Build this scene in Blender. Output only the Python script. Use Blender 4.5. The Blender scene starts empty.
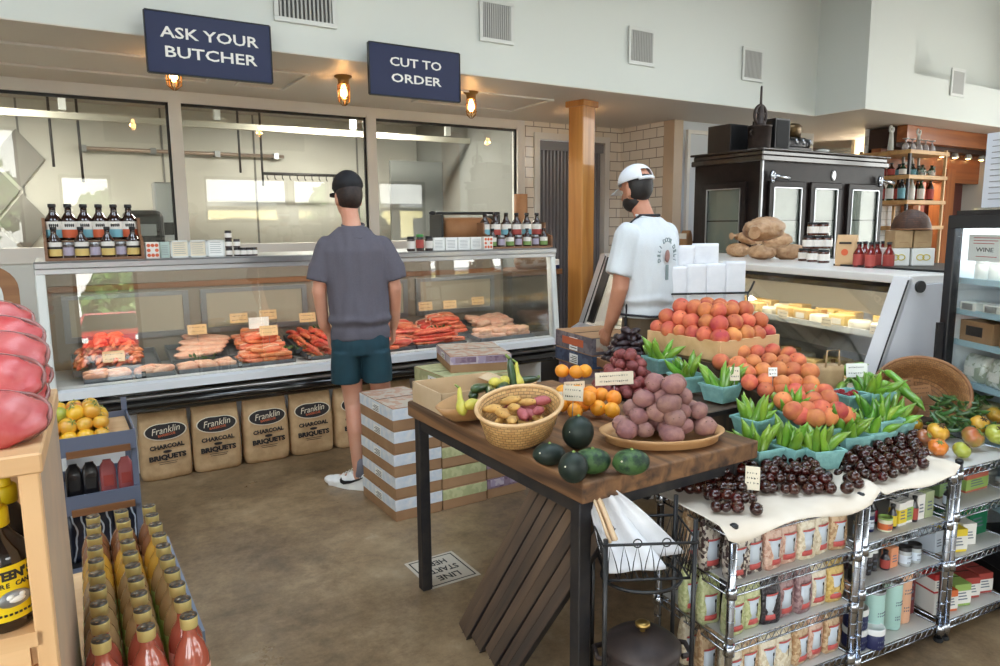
import bpy, bmesh, math, random
from mathutils import Vector, Matrix, Euler, noise
PI = math.pi
random.seed(7)
SC = bpy.context.scene
COL = SC.collection
V = Vector

# ------------------------------------------------------------------ camera
FPX, YAW, PITCH, ROLL, CH = 714.0, .557677, .147479, -.0085268, 1.55
_f = V((math.sin(YAW)*math.cos(PITCH), math.cos(YAW)*math.cos(PITCH), -math.sin(PITCH)))
_r = V((math.cos(YAW), -math.sin(YAW), 0))
_u = _r.cross(_f)
CR = _r*math.cos(ROLL) + _u*math.sin(ROLL)
CU = CR.cross(_f)
CF = _f
CAMP = V((0, 0, CH))
def ray(x, y): return CF + CR*((x-500)/FPX) - CU*((y-333)/FPX)
def at(x, y, z):
    d = ray(x, y); return CAMP + d*((z-CH)/d.z)
def atY(x, y, Y):
    d = ray(x, y); return CAMP + d*(Y/d.y)
def atD(x, y, D): return CAMP + ray(x, y)*D
cam = bpy.data.objects.new('camera', bpy.data.cameras.new('camera'))
COL.objects.link(cam)
cam.data.sensor_width = 36; cam.data.lens = FPX/1000*36
cam.data.clip_start = .05
cam.matrix_world = Matrix(((CR.x, CU.x, -CF.x, 0), (CR.y, CU.y, -CF.y, 0), (CR.z, CU.z, -CF.z, CH), (0, 0, 0, 1)))
SC.camera = cam

# ------------------------------------------------------------------ mesh builder
class MB:
    def __init__(s):
        s.v = []; s.f = []; s.m = []; s.sm = []; s.T = Matrix.Identity(4); s.mi = 0
    def add(s, vs, fs, smooth=False):
        b = len(s.v)
        s.v += [s.T @ V(p) for p in vs]
        for f in fs:
            s.f.append([b+i for i in f]); s.m.append(s.mi); s.sm.append(smooth)
        return s
    def box(s, x0, x1, y0, y1, z0, z1):
        vs = [(x, y, z) for z in (z0, z1) for y in (y0, y1) for x in (x0, x1)]
        return s.add(vs, [(0, 2, 3, 1), (4, 5, 7, 6), (0, 1, 5, 4), (2, 6, 7, 3), (0, 4, 6, 2), (1, 3, 7, 5)])
    def bc(s, c, d):
        return s.box(c[0]-d[0]/2, c[0]+d[0]/2, c[1]-d[1]/2, c[1]+d[1]/2, c[2]-d[2]/2, c[2]+d[2]/2)
    def prism(s, poly, a, b, axis=1):
        """poly: 2d points; extruded from a to b on axis (0 x: poly=(y,z); 1 y: poly=(x,z); 2 z: poly=(x,y))"""
        n = len(poly)
        def P(p, t): return (t, p[0], p[1]) if axis == 0 else ((p[0], t, p[1]) if axis == 1 else (p[0], p[1], t))
        vs = [P(p, a) for p in poly]+[P(p, b) for p in poly]
        fs = [tuple(range(n))[::-1], tuple(range(n, 2*n))]+[(i, (i+1) % n, n+(i+1) % n, n+i) for i in range(n)]
        return s.add(vs, fs)
    def lathe(s, prof, n=16, c=(0, 0, 0), cap=True):
        vs, fs = [], []
        for r, z in prof:
            for k in range(n):
                a = 2*PI*k/n; vs.append((c[0]+r*math.cos(a), c[1]+r*math.sin(a), c[2]+z))
        for i in range(len(prof)-1):
            for k in range(n):
                k2 = (k+1) % n
                fs.append((i*n+k, i*n+k2, (i+1)*n+k2, (i+1)*n+k))
        s.add(vs, fs, True)
        if cap:
            b = len(prof)-1
            if prof[0][0] > 1e-5: s.add(vs[:n], [tuple(range(n))[::-1]])
            if prof[b][0] > 1e-5: s.add(vs[b*n:], [tuple(range(n))])
        return s
    def tube(s, pts, r, n=8, closed=False, cap=True):
        pts = [V(p) for p in pts]; N = len(pts)
        R = r if isinstance(r, (list, tuple)) else [r]*N
        vs, fs = [], []; up = None
        for i, p in enumerate(pts):
            if closed: t = pts[(i+1) % N]-pts[i-1]
            else: t = pts[min(i+1, N-1)]-pts[max(i-1, 0)]
            t.normalize()
            if up is None:
                up = V((0, 0, 1)) if abs(t.z) < .9 else V((1, 0, 0))
            a = t.cross(up)
            if a.length < 1e-4: a = t.cross(V((.3, .9, .2)))
            a.normalize(); b = a.cross(t).normalized(); up = b
            for k in range(n):
                w = 2*PI*k/n; vs.append(p+(a*math.cos(w)+b*math.sin(w))*R[i])
        for i in range(N if closed else N-1):
            j = (i+1) % N
            for k in range(n):
                k2 = (k+1) % n; fs.append((i*n+k, j*n+k, j*n+k2, i*n+k2))
        s.add(vs, fs, True)
        if cap and not closed:
            s.add(vs[:n], [tuple(range(n))]); s.add(vs[-n:], [tuple(range(n))[::-1]])
        return s
    def ell(s, c, r, nu=14, nv=9, fn=None):
        vs, fs = [], []
        for i in range(nv+1):
            t = PI*i/nv
            for k in range(nu):
                a = 2*PI*k/nu
                d = V((math.sin(t)*math.cos(a), math.sin(t)*math.sin(a), math.cos(t)))
                q = fn(d) if fn else 1
                vs.append((c[0]+r[0]*d.x*q, c[1]+r[1]*d.y*q, c[2]+r[2]*d.z*q))
        for i in range(nv):
            for k in range(nu):
                k2 = (k+1) % nu; fs.append((i*nu+k, (i+1)*nu+k, (i+1)*nu+k2, i*nu+k2))
        return s.add(vs, fs, True)
    def grid(s, fn, nu, nv, smooth=True):
        vs = [fn(i/nu, j/nv) for j in range(nv+1) for i in range(nu+1)]
        w = nu+1
        return s.add(vs, [(j*w+i, j*w+i+1, (j+1)*w+i+1, (j+1)*w+i) for j in range(nv) for i in range(nu)], smooth)
    def mesh(s, name, mats, bevel=0, seg=1, solid=0):
        me = bpy.data.meshes.new(name)
        me.from_pydata([tuple(p) for p in s.v], [], s.f)
        for m in (mats if isinstance(mats, (list, tuple)) else [mats]): me.materials.append(m)
        for p, m, q in zip(me.polygons, s.m, s.sm): p.material_index = m; p.use_smooth = q
        bm = bmesh.new(); bm.from_mesh(me)
        bmesh.ops.remove_doubles(bm, verts=bm.verts, dist=1e-5)
        if solid:
            bmesh.ops.recalc_face_normals(bm, faces=bm.faces)
            bmesh.ops.solidify(bm, geom=bm.faces[:], thickness=solid)
        if bevel:
            ed = [e for e in bm.edges if len(e.link_faces) == 2 and e.calc_face_angle(0) > .5]
            bmesh.ops.bevel(bm, geom=ed, offset=bevel, segments=seg, affect='EDGES', profile=.5, clamp_overlap=True)
        bmesh.ops.recalc_face_normals(bm, faces=bm.faces)
        bm.to_mesh(me); bm.free()
        return me
    def build(s, name, mats, parent=None, bevel=0, seg=1, solid=0, loc=None, rotz=0):
        o = bpy.data.objects.new(name, s.mesh(name, mats, bevel, seg, solid))
        COL.objects.link(o)
        if parent: o.parent = parent
        if loc is not None: o.location = loc
        if rotz: o.rotation_euler.z = rotz
        return o
def TR(loc=(0, 0, 0), rot=(0, 0, 0), sc=(1, 1, 1)):
    return Matrix.LocRotScale(V(loc), Euler(rot), V(sc))
def tag(o, label=None, cat=None, group=None, kind=None):
    if label: o['label'] = label
    if cat: o['category'] = cat
    if group: o['group'] = group
    if kind: o['kind'] = kind
    return o
def thing(name, label, cat, loc=(0, 0, 0), rotz=0, group=None):
    o = bpy.data.objects.new(name, None); COL.objects.link(o)
    o.empty_display_size = .05
    o.location = loc; o.rotation_euler = (0, 0, rotz)
    return tag(o, label, cat, group)
def struct(o): o['kind'] = 'structure'; return o
KIDS = {}
def kids(o): return list(o.children)
def dup(root, loc, rot=None, label=None, group=None, sc=None):
    r = root.copy(); COL.objects.link(r); r.location = loc
    if rot is not None: r.rotation_euler = rot if not isinstance(rot, (int, float)) else (0, 0, rot)
    if sc is not None: r.scale = (sc, sc, sc) if isinstance(sc, (int, float)) else sc
    if label: r['label'] = label
    if group: r['group'] = group
    for ch in list(root.children):
        c = ch.copy(); COL.objects.link(c); c.parent = r
        for g in list(ch.children):
            d = g.copy(); COL.objects.link(d); d.parent = c
    return r
class Proto:
    """first use places the source itself, later uses place copies"""
    def __init__(s, o): s.o = o; s.used = False; s.src = o
    def put(s, loc, rot=None, label=None, group=None, sc=None):
        if not s.used:
            s.used = True; o = s.o; o.location = loc
            if rot is not None: o.rotation_euler = rot if not isinstance(rot, (int, float)) else (0, 0, rot)
            if sc is not None: o.scale = (sc, sc, sc) if isinstance(sc, (int, float)) else sc
            if label: o['label'] = label
            if group: o['group'] = group
            return o
        return dup(s.o, loc, rot, label, group, sc)
ORD = ['first', 'second', 'third', 'fourth', 'fifth', 'sixth', 'seventh', 'eighth', 'ninth', 'tenth', 'eleventh', 'twelfth', 'thirteenth', 'fourteenth']
_TX = {}
def text(body, size, mat, parent, loc, rot, name='lettering', ext=.0006, width=None, sx=1, space=1, shear=0, off=0, lines=1):
    """lettering as a mesh, fitted to a width when one is given"""
    key = (body, size, mat.name, space, shear, off, ext)
    if key not in _TX:
        c = bpy.data.curves.new(name, 'FONT'); c.body = body; c.size = size; c.extrude = ext; c.offset = off
        c.align_x = 'CENTER'; c.align_y = 'CENTER'; c.space_character = space; c.shear = shear; c.resolution_u = 2; c.space_line = .95
        o = bpy.data.objects.new('tmp', c); COL.objects.link(o)
        bpy.context.view_layer.update()
        me = bpy.data.meshes.new_from_object(o.evaluated_get(bpy.context.evaluated_depsgraph_get()))
        bpy.data.objects.remove(o); bpy.data.curves.remove(c)
        me.materials.clear(); me.materials.append(mat)
        xs = [v.co.x for v in me.vertices]
        _TX[key] = (me, (max(xs)-min(xs)) if xs else 1)
    me, w = _TX[key]
    o = bpy.data.objects.new(name, me); COL.objects.link(o); o.parent = parent
    o.location = loc; o.rotation_euler = rot; o.scale = ((width/w) if width else sx, 1, 1)
    return o

# ------------------------------------------------------------------ materials
def _nt(name):
    m = bpy.data.materials.new(name); m.use_nodes = True
    nt = m.node_tree; return m, nt, nt.nodes['Principled BSDF'], nt.nodes['Material Output']
def pm(name, col, rough=.5, metal=0., var=0., hue=0., nz=None, col2=None, bump=None, coat=0., emit=None, alpha=None, sss=0., spec=.5, stretch=None):
    """principled material; var: value change per object; nz=(scale, detail) mixes col with col2; bump=(scale, strength)"""
    m, nt, b, out = _nt(name); N = nt.nodes; L = nt.links
    b.inputs['Roughness'].default_value = rough; b.inputs['Metallic'].default_value = metal
    b.inputs['Specular IOR Level'].default_value = spec
    if coat: b.inputs['Coat Weight'].default_value = coat; b.inputs['Coat Roughness'].default_value = .08
    if alpha is not None: b.inputs['Alpha'].default_value = alpha
    if sss:
        b.inputs['Subsurface Weight'].default_value = sss; b.inputs['Subsurface Radius'].default_value = (.01, .004, .002)
    if emit: b.inputs['Emission Color'].default_value = (*emit[0], 1); b.inputs['Emission Strength'].default_value = emit[1]
    c = None
    tc = None
    if nz or bump:
        tc = N.new('ShaderNodeTexCoord').outputs['Object']
        if stretch:
            mp = N.new('ShaderNodeMapping'); mp.inputs['Scale'].default_value = stretch
            L.new(tc, mp.inputs['Vector']); tc = mp.outputs['Vector']
        if var or hue:
            oi0 = N.new('ShaderNodeObjectInfo'); ad = N.new('ShaderNodeVectorMath'); ad.operation = 'ADD'
            mu = N.new('ShaderNodeMath'); mu.operation = 'MULTIPLY'; mu.inputs[1].default_value = 37.
            L.new(oi0.outputs['Random'], mu.inputs[0]); L.new(tc, ad.inputs[0]); L.new(mu.outputs[0], ad.inputs[1]); tc = ad.outputs[0]
    if nz:
        t = N.new('ShaderNodeTexNoise'); t.inputs['Scale'].default_value = nz[0]; t.inputs['Detail'].default_value = nz[1]
        t.inputs['Roughness'].default_value = .6
        L.new(tc, t.inputs['Vector'])
        rp = N.new('ShaderNodeValToRGB'); rp.color_ramp.elements[0].position = .5-(nz[2] if len(nz) > 2 else .15)
        rp.color_ramp.elements[1].position = .5+(nz[2] if len(nz) > 2 else .15)
        rp.color_ramp.elements[0].color = (*col, 1); rp.color_ramp.elements[1].color = (*(col2 or tuple(x*.7 for x in col)), 1)
        L.new(t.outputs['Fac'], rp.inputs['Fac']); c = rp.outputs['Color']
    if var or hue:
        oi = N.new('ShaderNodeObjectInfo')
        hs = N.new('ShaderNodeHueSaturation')
        for sock, amt, base in (('Value', var, 1), ('Hue', hue, .5)):
            if not amt: continue
            mr = N.new('ShaderNodeMapRange'); mr.inputs['To Min'].default_value = base-amt; mr.inputs['To Max'].default_value = base+amt
            src = oi.outputs['Random']
            if sock == 'Hue':
                fr = N.new('ShaderNodeMath'); fr.operation = 'MULTIPLY'; fr.inputs[1].default_value = 7.31
                f2 = N.new('ShaderNodeMath'); f2.operation = 'FRACT'
                L.new(src, fr.inputs[0]); L.new(fr.outputs[0], f2.inputs[0]); src = f2.outputs[0]
            L.new(src, mr.inputs['Value']); L.new(mr.outputs['Result'], hs.inputs[sock])
        if c: L.new(c, hs.inputs['Color'])
        else: hs.inputs['Color'].default_value = (*col, 1)
        c = hs.outputs['Color']
    if c: L.new(c, b.inputs['Base Color'])
    else: b.inputs['Base Color'].default_value = (*col, 1)
    if bump:
        t = N.new('ShaderNodeTexNoise'); t.inputs['Scale'].default_value = bump[0]; t.inputs['Detail'].default_value = 4
        L.new(tc, t.inputs['Vector'])
        bp = N.new('ShaderNodeBump'); bp.inputs['Strength'].default_value = bump[1]; bp.inputs['Distance'].default_value = .01
        L.new(t.outputs['Fac'], bp.inputs['Height']); L.new(bp.outputs['Normal'], b.inputs['Normal'])
    return m
def srgb(r, g, b):
    f = lambda x: (x/255/12.92) if x <= 10 else ((x/255+.055)/1.055)**2.4
    return (f(r), f(g), f(b))
def glass_mat(name, tint=(1, 1, 1), ior=1.5, rough=0., gain=1.):
    m, nt, b, out = _nt(name); N = nt.nodes; L = nt.links; N.remove(b)
    tr = N.new('ShaderNodeBsdfTransparent'); tr.inputs['Color'].default_value = (*tint, 1)
    gl = N.new('ShaderNodeBsdfGlossy'); gl.inputs['Roughness'].default_value = rough
    fr = N.new('ShaderNodeFresnel'); fr.inputs['IOR'].default_value = ior
    mx = N.new('ShaderNodeMixShader')
    ge = N.new('ShaderNodeNewGeometry'); im = N.new('ShaderNodeMapRange'); im.inputs['To Min'].default_value = ior; im.inputs['To Max'].default_value = 1/ior
    L.new(ge.outputs['Backfacing'], im.inputs['Value']); L.new(im.outputs[0], fr.inputs['IOR'])
    if gain != 1.:
        mu = N.new('ShaderNodeMath'); mu.operation = 'MULTIPLY'; mu.inputs[1].default_value = gain; mu.use_clamp = True
        L.new(fr.outputs[0], mu.inputs[0]); L.new(mu.outputs[0], mx.inputs[0])
    else: L.new(fr.outputs[0], mx.inputs[0])
    L.new(tr.outputs[0], mx.inputs[1]); L.new(gl.outputs[0], mx.inputs[2]); L.new(mx.outputs[0], out.inputs[0])
    return m
def brick_mat(name, c1, c2, mortar, scale, bw, rh, ms=.012, rough=.3, rot=(0, 0, 0)):
    m, nt, b, out = _nt(name); N = nt.nodes; L = nt.links
    tc = N.new('ShaderNodeTexCoord'); mp = N.new('ShaderNodeMapping'); mp.inputs['Rotation'].default_value = rot
    br = N.new('ShaderNodeTexBrick'); br.inputs['Scale'].default_value = scale
    br.inputs['Color1'].default_value = (*c1, 1); br.inputs['Color2'].default_value = (*c2, 1); br.inputs['Mortar'].default_value = (*mortar, 1)
    br.inputs['Brick Width'].default_value = bw; br.inputs['Row Height'].default_value = rh; br.inputs['Mortar Size'].default_value = ms
    L.new(tc.outputs['Object'], mp.inputs['Vector']); L.new(mp.outputs[0], br.inputs['Vector'])
    L.new(br.outputs['Color'], b.inputs['Base Color']); b.inputs['Roughness'].default_value = rough
    return m
def wood_mat(name, col, col2, rough=.5, axis=0, scale=6, var=.06, fine=14, coat=0):
    m, nt, b, out = _nt(name); N = nt.nodes; L = nt.links
    tc = N.new('ShaderNodeTexCoord'); mp = N.new('ShaderNodeMapping')
    s = [fine, fine, fine]; s[axis] = .9; mp.inputs['Scale'].default_value = s
    oi = N.new('ShaderNodeObjectInfo'); mu = N.new('ShaderNodeMath'); mu.operation = 'MULTIPLY'; mu.inputs[1].default_value = 51.
    L.new(oi.outputs['Random'], mu.inputs[0]); L.new(mu.outputs[0], mp.inputs['Location'])
    t = N.new('ShaderNodeTexNoise'); t.inputs['Scale'].default_value = scale/6; t.inputs['Detail'].default_value = 6; t.inputs['Distortion'].default_value = .6
    L.new(tc.outputs['Object'], mp.inputs['Vector']); L.new(mp.outputs[0], t.inputs['Vector'])
    rp = N.new('ShaderNodeValToRGB'); e = rp.color_ramp.elements
    e[0].position = .32; e[1].position = .68; e[0].color = (*col, 1); e[1].color = (*col2, 1)
    L.new(t.outputs['Fac'], rp.inputs['Fac'])
    hs = N.new('ShaderNodeHueSaturation'); mr = N.new('ShaderNodeMapRange'); mr.inputs['To Min'].default_value = 1-var; mr.inputs['To Max'].default_value = 1+var
    L.new(oi.outputs['Random'], mr.inputs['Value']); L.new(mr.outputs[0], hs.inputs['Value']); L.new(rp.outputs[0], hs.inputs['Color'])
    L.new(hs.outputs[0], b.inputs['Base Color']); b.inputs['Roughness'].default_value = rough
    if coat: b.inputs['Coat Weight'].default_value = coat
    bp = N.new('ShaderNodeBump'); bp.inputs['Strength'].default_value = .15; bp.inputs['Distance'].default_value = .004
    L.new(t.outputs['Fac'], bp.inputs['Height']); L.new(bp.outputs[0], b.inputs['Normal'])
    return m
S = srgb
MT = dict(
 white=pm('white_paint', S(214, 216, 212), .6), trimw=pm('white_trim', S(222, 218, 212), .5), grey=pm('grey_metal', S(150, 152, 155), .35, .7),
 steel=pm('brushed_steel', S(176, 178, 182), .28, .9), chrome=pm('chrome_wire', S(190, 195, 205), .18, 1.), black=pm('black_paint', S(22, 22, 24), .4),
 gloss=pm('gloss_black', S(20, 18, 18), .15, coat=.6), dark=pm('dark_steel', S(52, 52, 56), .45, .6, nz=(9, 4), col2=S(70, 66, 64)), rubber=pm('rubber', S(18, 18, 20), .8),
 kraft=pm('kraft_paper', S(178, 150, 112), .8, var=.1, nz=(14, 4), col2=S(160, 130, 94)), card=pm('corrugated_card', S(172, 134, 98), .8, var=.08, nz=(5, 3), col2=S(156, 118, 84)),
 paper=pm('white_paper', S(236, 236, 232), .75), cream=pm('cream_card', S(226, 214, 190), .75, var=.04), ink=pm('dark_ink', S(40, 36, 34), .7),
 woodl=wood_mat('pale_wood', S(214, 178, 132), S(196, 156, 108), .5, 0), woodz=wood_mat('pale_wood_upright', S(214, 178, 132), S(196, 156, 108), .5, 2),
 woodm=wood_mat('mid_brown_wood', S(150, 104, 66), S(122, 80, 48), .5, 0), pine=wood_mat('amber_pine', S(196, 138, 70), S(166, 106, 48), .38, 2, coat=.3),
 rack=wood_mat('rack_wood', S(146, 104, 74), S(118, 82, 58), .55, 0),
 amber=pm('amber_glass', S(44, 22, 14), .08, coat=1.), bulb=pm('warm_bulb', S(255, 190, 110), .4, emit=((1., .55, .2), 14.)),
 clear=glass_mat('clear_glass', (.97, .98, .97), 1.5), pane=glass_mat('window_pane', (.93, .95, .93), 1.62, gain=1.5),
 red=pm('red_ink', S(190, 52, 50), .6), blue=pm('navy_sign', S(18, 30, 70), .5), lab=pm('label_white', S(232, 230, 224), .6),
)
# ------------------------------------------------------------------ floor
def floor_mat():
    m, nt, b, out = _nt('stained_concrete'); N = nt.nodes; L = nt.links
    tc = N.new('ShaderNodeTexCoord')
    def nz(sc, det, rough=.6, st=None):
        t = N.new('ShaderNodeTexNoise'); t.inputs['Scale'].default_value = sc; t.inputs['Detail'].default_value = det; t.inputs['Roughness'].default_value = rough
        if st:
            mp = N.new('ShaderNodeMapping'); mp.inputs['Scale'].default_value = st; L.new(tc.outputs['Object'], mp.inputs['Vector']); L.new(mp.outputs[0], t.inputs['Vector'])
        else: L.new(tc.outputs['Object'], t.inputs['Vector'])
        return t.outputs['Fac']
    def ramp(s, stops):
        r = N.new('ShaderNodeValToRGB'); e = r.color_ramp.elements
        e[0].position, e[0].color = stops[0][0], (*stops[0][1], 1); e[1].position, e[1].color = stops[-1][0], (*stops[-1][1], 1)
        for p, c in stops[1:-1]:
            k = e.new(p); k.color = (*c, 1)
        L.new(s, r.inputs['Fac']); return r.outputs['Color']
    def mix(f, a, c, mode='MIX'):
        x = N.new('ShaderNodeMix'); x.data_type = 'RGBA'; x.blend_type = mode
        if isinstance(f, float): x.inputs[0].default_value = f
        else: L.new(f, x.inputs[0])
        L.new(a, x.inputs[6]); L.new(c, x.inputs[7]); return x.outputs[2]
    base = ramp(nz(1.1, 10, .72), [(.36, S(84, 63, 42)), (.5, S(136, 110, 78)), (.64, S(184, 158, 122))])
    fine = ramp(nz(13, 10, .8), [(.36, S(62, 50, 38)), (.64, S(158, 136, 108))])
    c = mix(.42, base, fine)
    pale = ramp(nz(2.2, 9, .75), [(.60, (0, 0, 0)), (.72, (1, 1, 1))])
    tn = N.new('ShaderNodeRGB'); tn.outputs[0].default_value = (*S(176, 166, 148), 1)
    pf = N.new('ShaderNodeMath'); pf.operation = 'MULTIPLY'; pf.inputs[1].default_value = .45; L.new(pale, pf.inputs[0])
    c = mix(pf.outputs[0], c, tn.outputs[0])
    dk = ramp(nz(1.4, 7, .7, (1.2, .7, 1)), [(.58, (0, 0, 0)), (.70, (1, 1, 1))])
    df = N.new('ShaderNodeMath'); df.operation = 'MULTIPLY'; df.inputs[1].default_value = .5; L.new(dk, df.inputs[0])
    dc = N.new('ShaderNodeRGB'); dc.outputs[0].default_value = (*S(52, 42, 34), 1)
    c = mix(df.outputs[0], c, dc.outputs[0])
    L.new(c, b.inputs['Base Color'])
    rr = N.new('ShaderNodeMapRange'); rr.inputs['To Min'].default_value = .16; rr.inputs['To Max'].default_value = .5
    L.new(nz(3, 6, .6), rr.inputs['Value']); L.new(rr.outputs[0], b.inputs['Roughness'])
    bp = N.new('ShaderNodeBump'); bp.inputs['Strength'].default_value = .08; bp.inputs['Distance'].default_value = .004
    L.new(nz(22, 6), bp.inputs['Height']); L.new(bp.outputs[0], b.inputs['Normal'])
    return m
struct(MB().box(-3.6, 11.1, -4.2, 11.1, -.1, 0).build('floor', floor_mat()))
wallm = pm('wall_paint', S(214, 218, 213), .7, bump=(3, .05))
soffm = pm('soffit_paint', S(216, 208, 198), .5)
cl = MB(); SKY = [(-2.4, -.6), (1.0, 2.8), (4.4, 6.0)]   # unseen roof openings, added to light the shop floor from above
cl.box(-3.6, 11.1, 2.9, 11.1, 4.3, 4.45); cl.box(-3.6, 11.1, -4.2, .2, 4.3, 4.45)
xx = -3.6
for a, b in SKY: cl.box(xx, a, .2, 2.9, 4.3, 4.45); xx = b
cl.box(xx, 11.1, .2, 2.9, 4.3, 4.45)
struct(cl.build('ceiling', pm('ceiling_paint', S(120, 116, 112), .8)))
for i, (a, b) in enumerate(SKY):
    struct(MB().box(a, b, .2, 2.9, 4.38, 4.39).build('window_%d' % (30+i), MT['clear']))
    ld = bpy.data.lights.new('roof_portal', 'AREA'); ld.shape = 'RECTANGLE'; ld.size = b-a; ld.size_y = 2.7; ld.cycles.is_portal = True
    lo = bpy.data.objects.new('portal', ld); COL.objects.link(lo); lo.location = ((a+b)/2, 1.55, 4.29)
ZS = 2.7
# bulkhead over the butcher counter (drops to 2.7 m) and its jog towards the bar
bk = MB().box(-3.5, 7.06, 4.91, 6.67, ZS, 4.3); bk.box(7.06, 7.9, 4.35, 6.67, ZS, 4.3); bk.box(7.9, 11, 4.35, 6.67, ZS, 3.12); bk.box(7.9, 11, 4.62, 6.67, 3.12, 4.3)
bk.box(-3.5, 11, 6.67, 6.95, ZS, 4.3)
struct(bk.build('wall_bulkhead', wallm))
sof = MB().box(-3.5, 7.06, 4.912, 6.67, ZS-.006, ZS); sof.box(7.06, 11, 4.352, 6.67, ZS-.006, ZS)
struct(sof.build('ceiling_soffit', soffm))
# access panel outlines in the soffit
for i, (x0, x1) in enumerate(((-.9, 1.15), (1.35, 1.75), (2.9, 4.0))):
    t = MB()
    for a in ((x0, x1, 5.45, 5.47), (x0, x1, 6.13, 6.15), (x0, x0+.02, 5.47, 6.13), (x1-.02, x1, 5.47, 6.13)): t.box(a[0], a[1], a[2], a[3], ZS-.02, ZS-.006)
    struct(t.build('trim_%d' % (i+1), MT['trimw']))
struct(MB().box(-3.6, 11.1, 2.96, 3.2, 4.45, 7.2).build('wall_sun_blocker', wallm))  # unseen wall added on the roof to keep direct sun out of the openings
# glass partition: three panes between white posts
WY = 6.67
fr = MB(); fr.box(-3.5, 4.5, WY, WY+.1, 2.6, ZS); fr.box(-3.5, 4.5, WY-.02, WY+.12, 1.30, 1.42)
for x in (-1.0, .93, 2.67, 4.4): fr.box(x, x+.095, WY-.01, WY+.1, 1.3, 2.62)
struct(fr.build('trim_4', MT['trimw']))
bz = MB()
for a, b in ((-.9, .93), (1.025, 2.67), (2.765, 4.4)):
    bz.box(a, b, WY+.02, WY+.04, 2.575, 2.6); bz.box(b-.022, b, WY+.02, WY+.04, 1.42, 2.6)
struct(bz.build('trim_5', MT['black']))
struct(MB().box(-3.5, 4.5, WY, WY+.1, 0, 1.3).build('wall_counter', MT['white']))
pg = glass_mat('partition_glass', (.93, .95, .93), 1.5, gain=1.25)
for i, (a, b) in enumerate(((-3.4, -1.0), (-.9, .93), (1.025, 2.67), (2.765, 4.4))):
    w = struct(MB().box(a, b, WY+.045, WY+.055, 1.4, 2.6).build('window_%d' % (i+1), pg))
# room behind the glass
bw = pm('panel_wall', S(204, 202, 192), .5, nz=(.6, 4), col2=S(188, 184, 174))
struct(MB().box(-3.5, 5.9, 9.4, 9.5, 0, 4.3).build('wall_back', bw))
t = MB()
for x in (-1.6, -.2, 1.2, 2.25, 3.6, 4.5): t.box(x, x+.02, 9.385, 9.4, 0, 3.2)
struct(t.build('trim_6', pm('panel_seam', S(120, 118, 114), .6)))
t = MB()
for k in range(5):
    for j in range(4):
        x, z = -2.55+.52*k+(.26 if j % 2 else 0), 1.3+.34*j
        t.prism([(x-.24, z), (x, z-.31), (x+.24, z), (x, z+.31)], 9.37, 9.4, 1)
struct(t.build('trim_7', pm('diamond_panel', S(140, 136, 130), .6)))
struct(MB().box(-3.5, 5.9, 6.95, 9.4, 2.95, 3.0).build('ceiling_workroom', pm('workroom_ceiling', S(170, 166, 160), .7)))
# ceiling grid, ducts, conduits of the work room
t = thing('overhead_rail', 'white overhead rail running along the workroom ceiling behind the glass', 'rail', (1, 7.9, 2.6))
MB().box(-3.5, 4.0, -.03, .03, -.03, .03).build('beam', pm('rail_cream', S(186, 182, 168), .6), t)
for x in (-2.6, -.8, .55, 2.0, 3.2): MB().box(x-.03, x+.03, -.03, .03, .05, .35).build('hanger', MT['white'], t)
t = thing('conduit_pipe', 'thin horizontal conduit pipe on the workroom wall behind the glass', 'pipe', (0, 9.3, 2.45))
MB().tube([(.35, 0, 0), (2.6, 0, 0)], .022, 8).build('pipe', pm('copper_pipe', S(170, 150, 136), .4, .4), t)
for x in (.4, 1.1, 1.8, 2.5): MB().box(x-.03, x+.03, -.03, .09, -.035, .035).build('bracket', MT['grey'], t)
for i, x in enumerate((.1, .35, 1.95, 2.2)):
    t = thing('hanging_rod', ['short dark rod hanging above the first pane', 'dark rod hanging beside the first white post', 'dark rod hanging behind the middle pane', 'longest dark rod, holding the hook rail behind the middle pane'][i], 'rod', (x, 8.8, 1.9))
    MB().tube([(0, 0, .3-.15*(i % 2)), (0, 0, 1.05)], .013, 8).build('rod', MT['dark'], t)
    MB().lathe([(.03, 0), (.03, .04)], 10, (0, 0, 1.0)).build('ceiling_plate', MT['dark'], t)
t = thing('hook_rail', 'dark meat rail with small hooks behind the middle pane', 'rail', (2.55, 8.8, 2.2))
MB().tube([(-.35, 0, 0), (.6, 0, 0)], .018, 8).tube([(.6, 0, 0), (.62, 0, -.2)], .014, 8).build('bar', MT['dark'], t)
for k in range(10): MB().tube([(-.3+.09*k, 0, 0), (-.3+.09*k, 0, -.05), (-.28+.09*k, .02, -.07)], .006, 6).build('hook', MT['dark'], t)
for i, x in enumerate((1.3, 2.9)):
    t = thing('ceiling_grille', 'pale louvred ceiling grille over the %s of the workroom' % ('middle' if i == 0 else 'far end'), 'vent', (x+.4, 8.2, 2.94))
    MB().box(-.45, .45, -.45, .45, -.02, .008).build('backing', MT['dark'], t)
    g = MB()
    for k in range(7): g.box(-.45+.14*k, -.42+.14*k, -.45, .45, -.045, -.02)
    g.box(-.47, .47, -.48, -.45, -.05, 0); g.box(-.47, .47, .45, .48, -.05, 0)
    g.build('louver', MT['white'], t)
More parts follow.
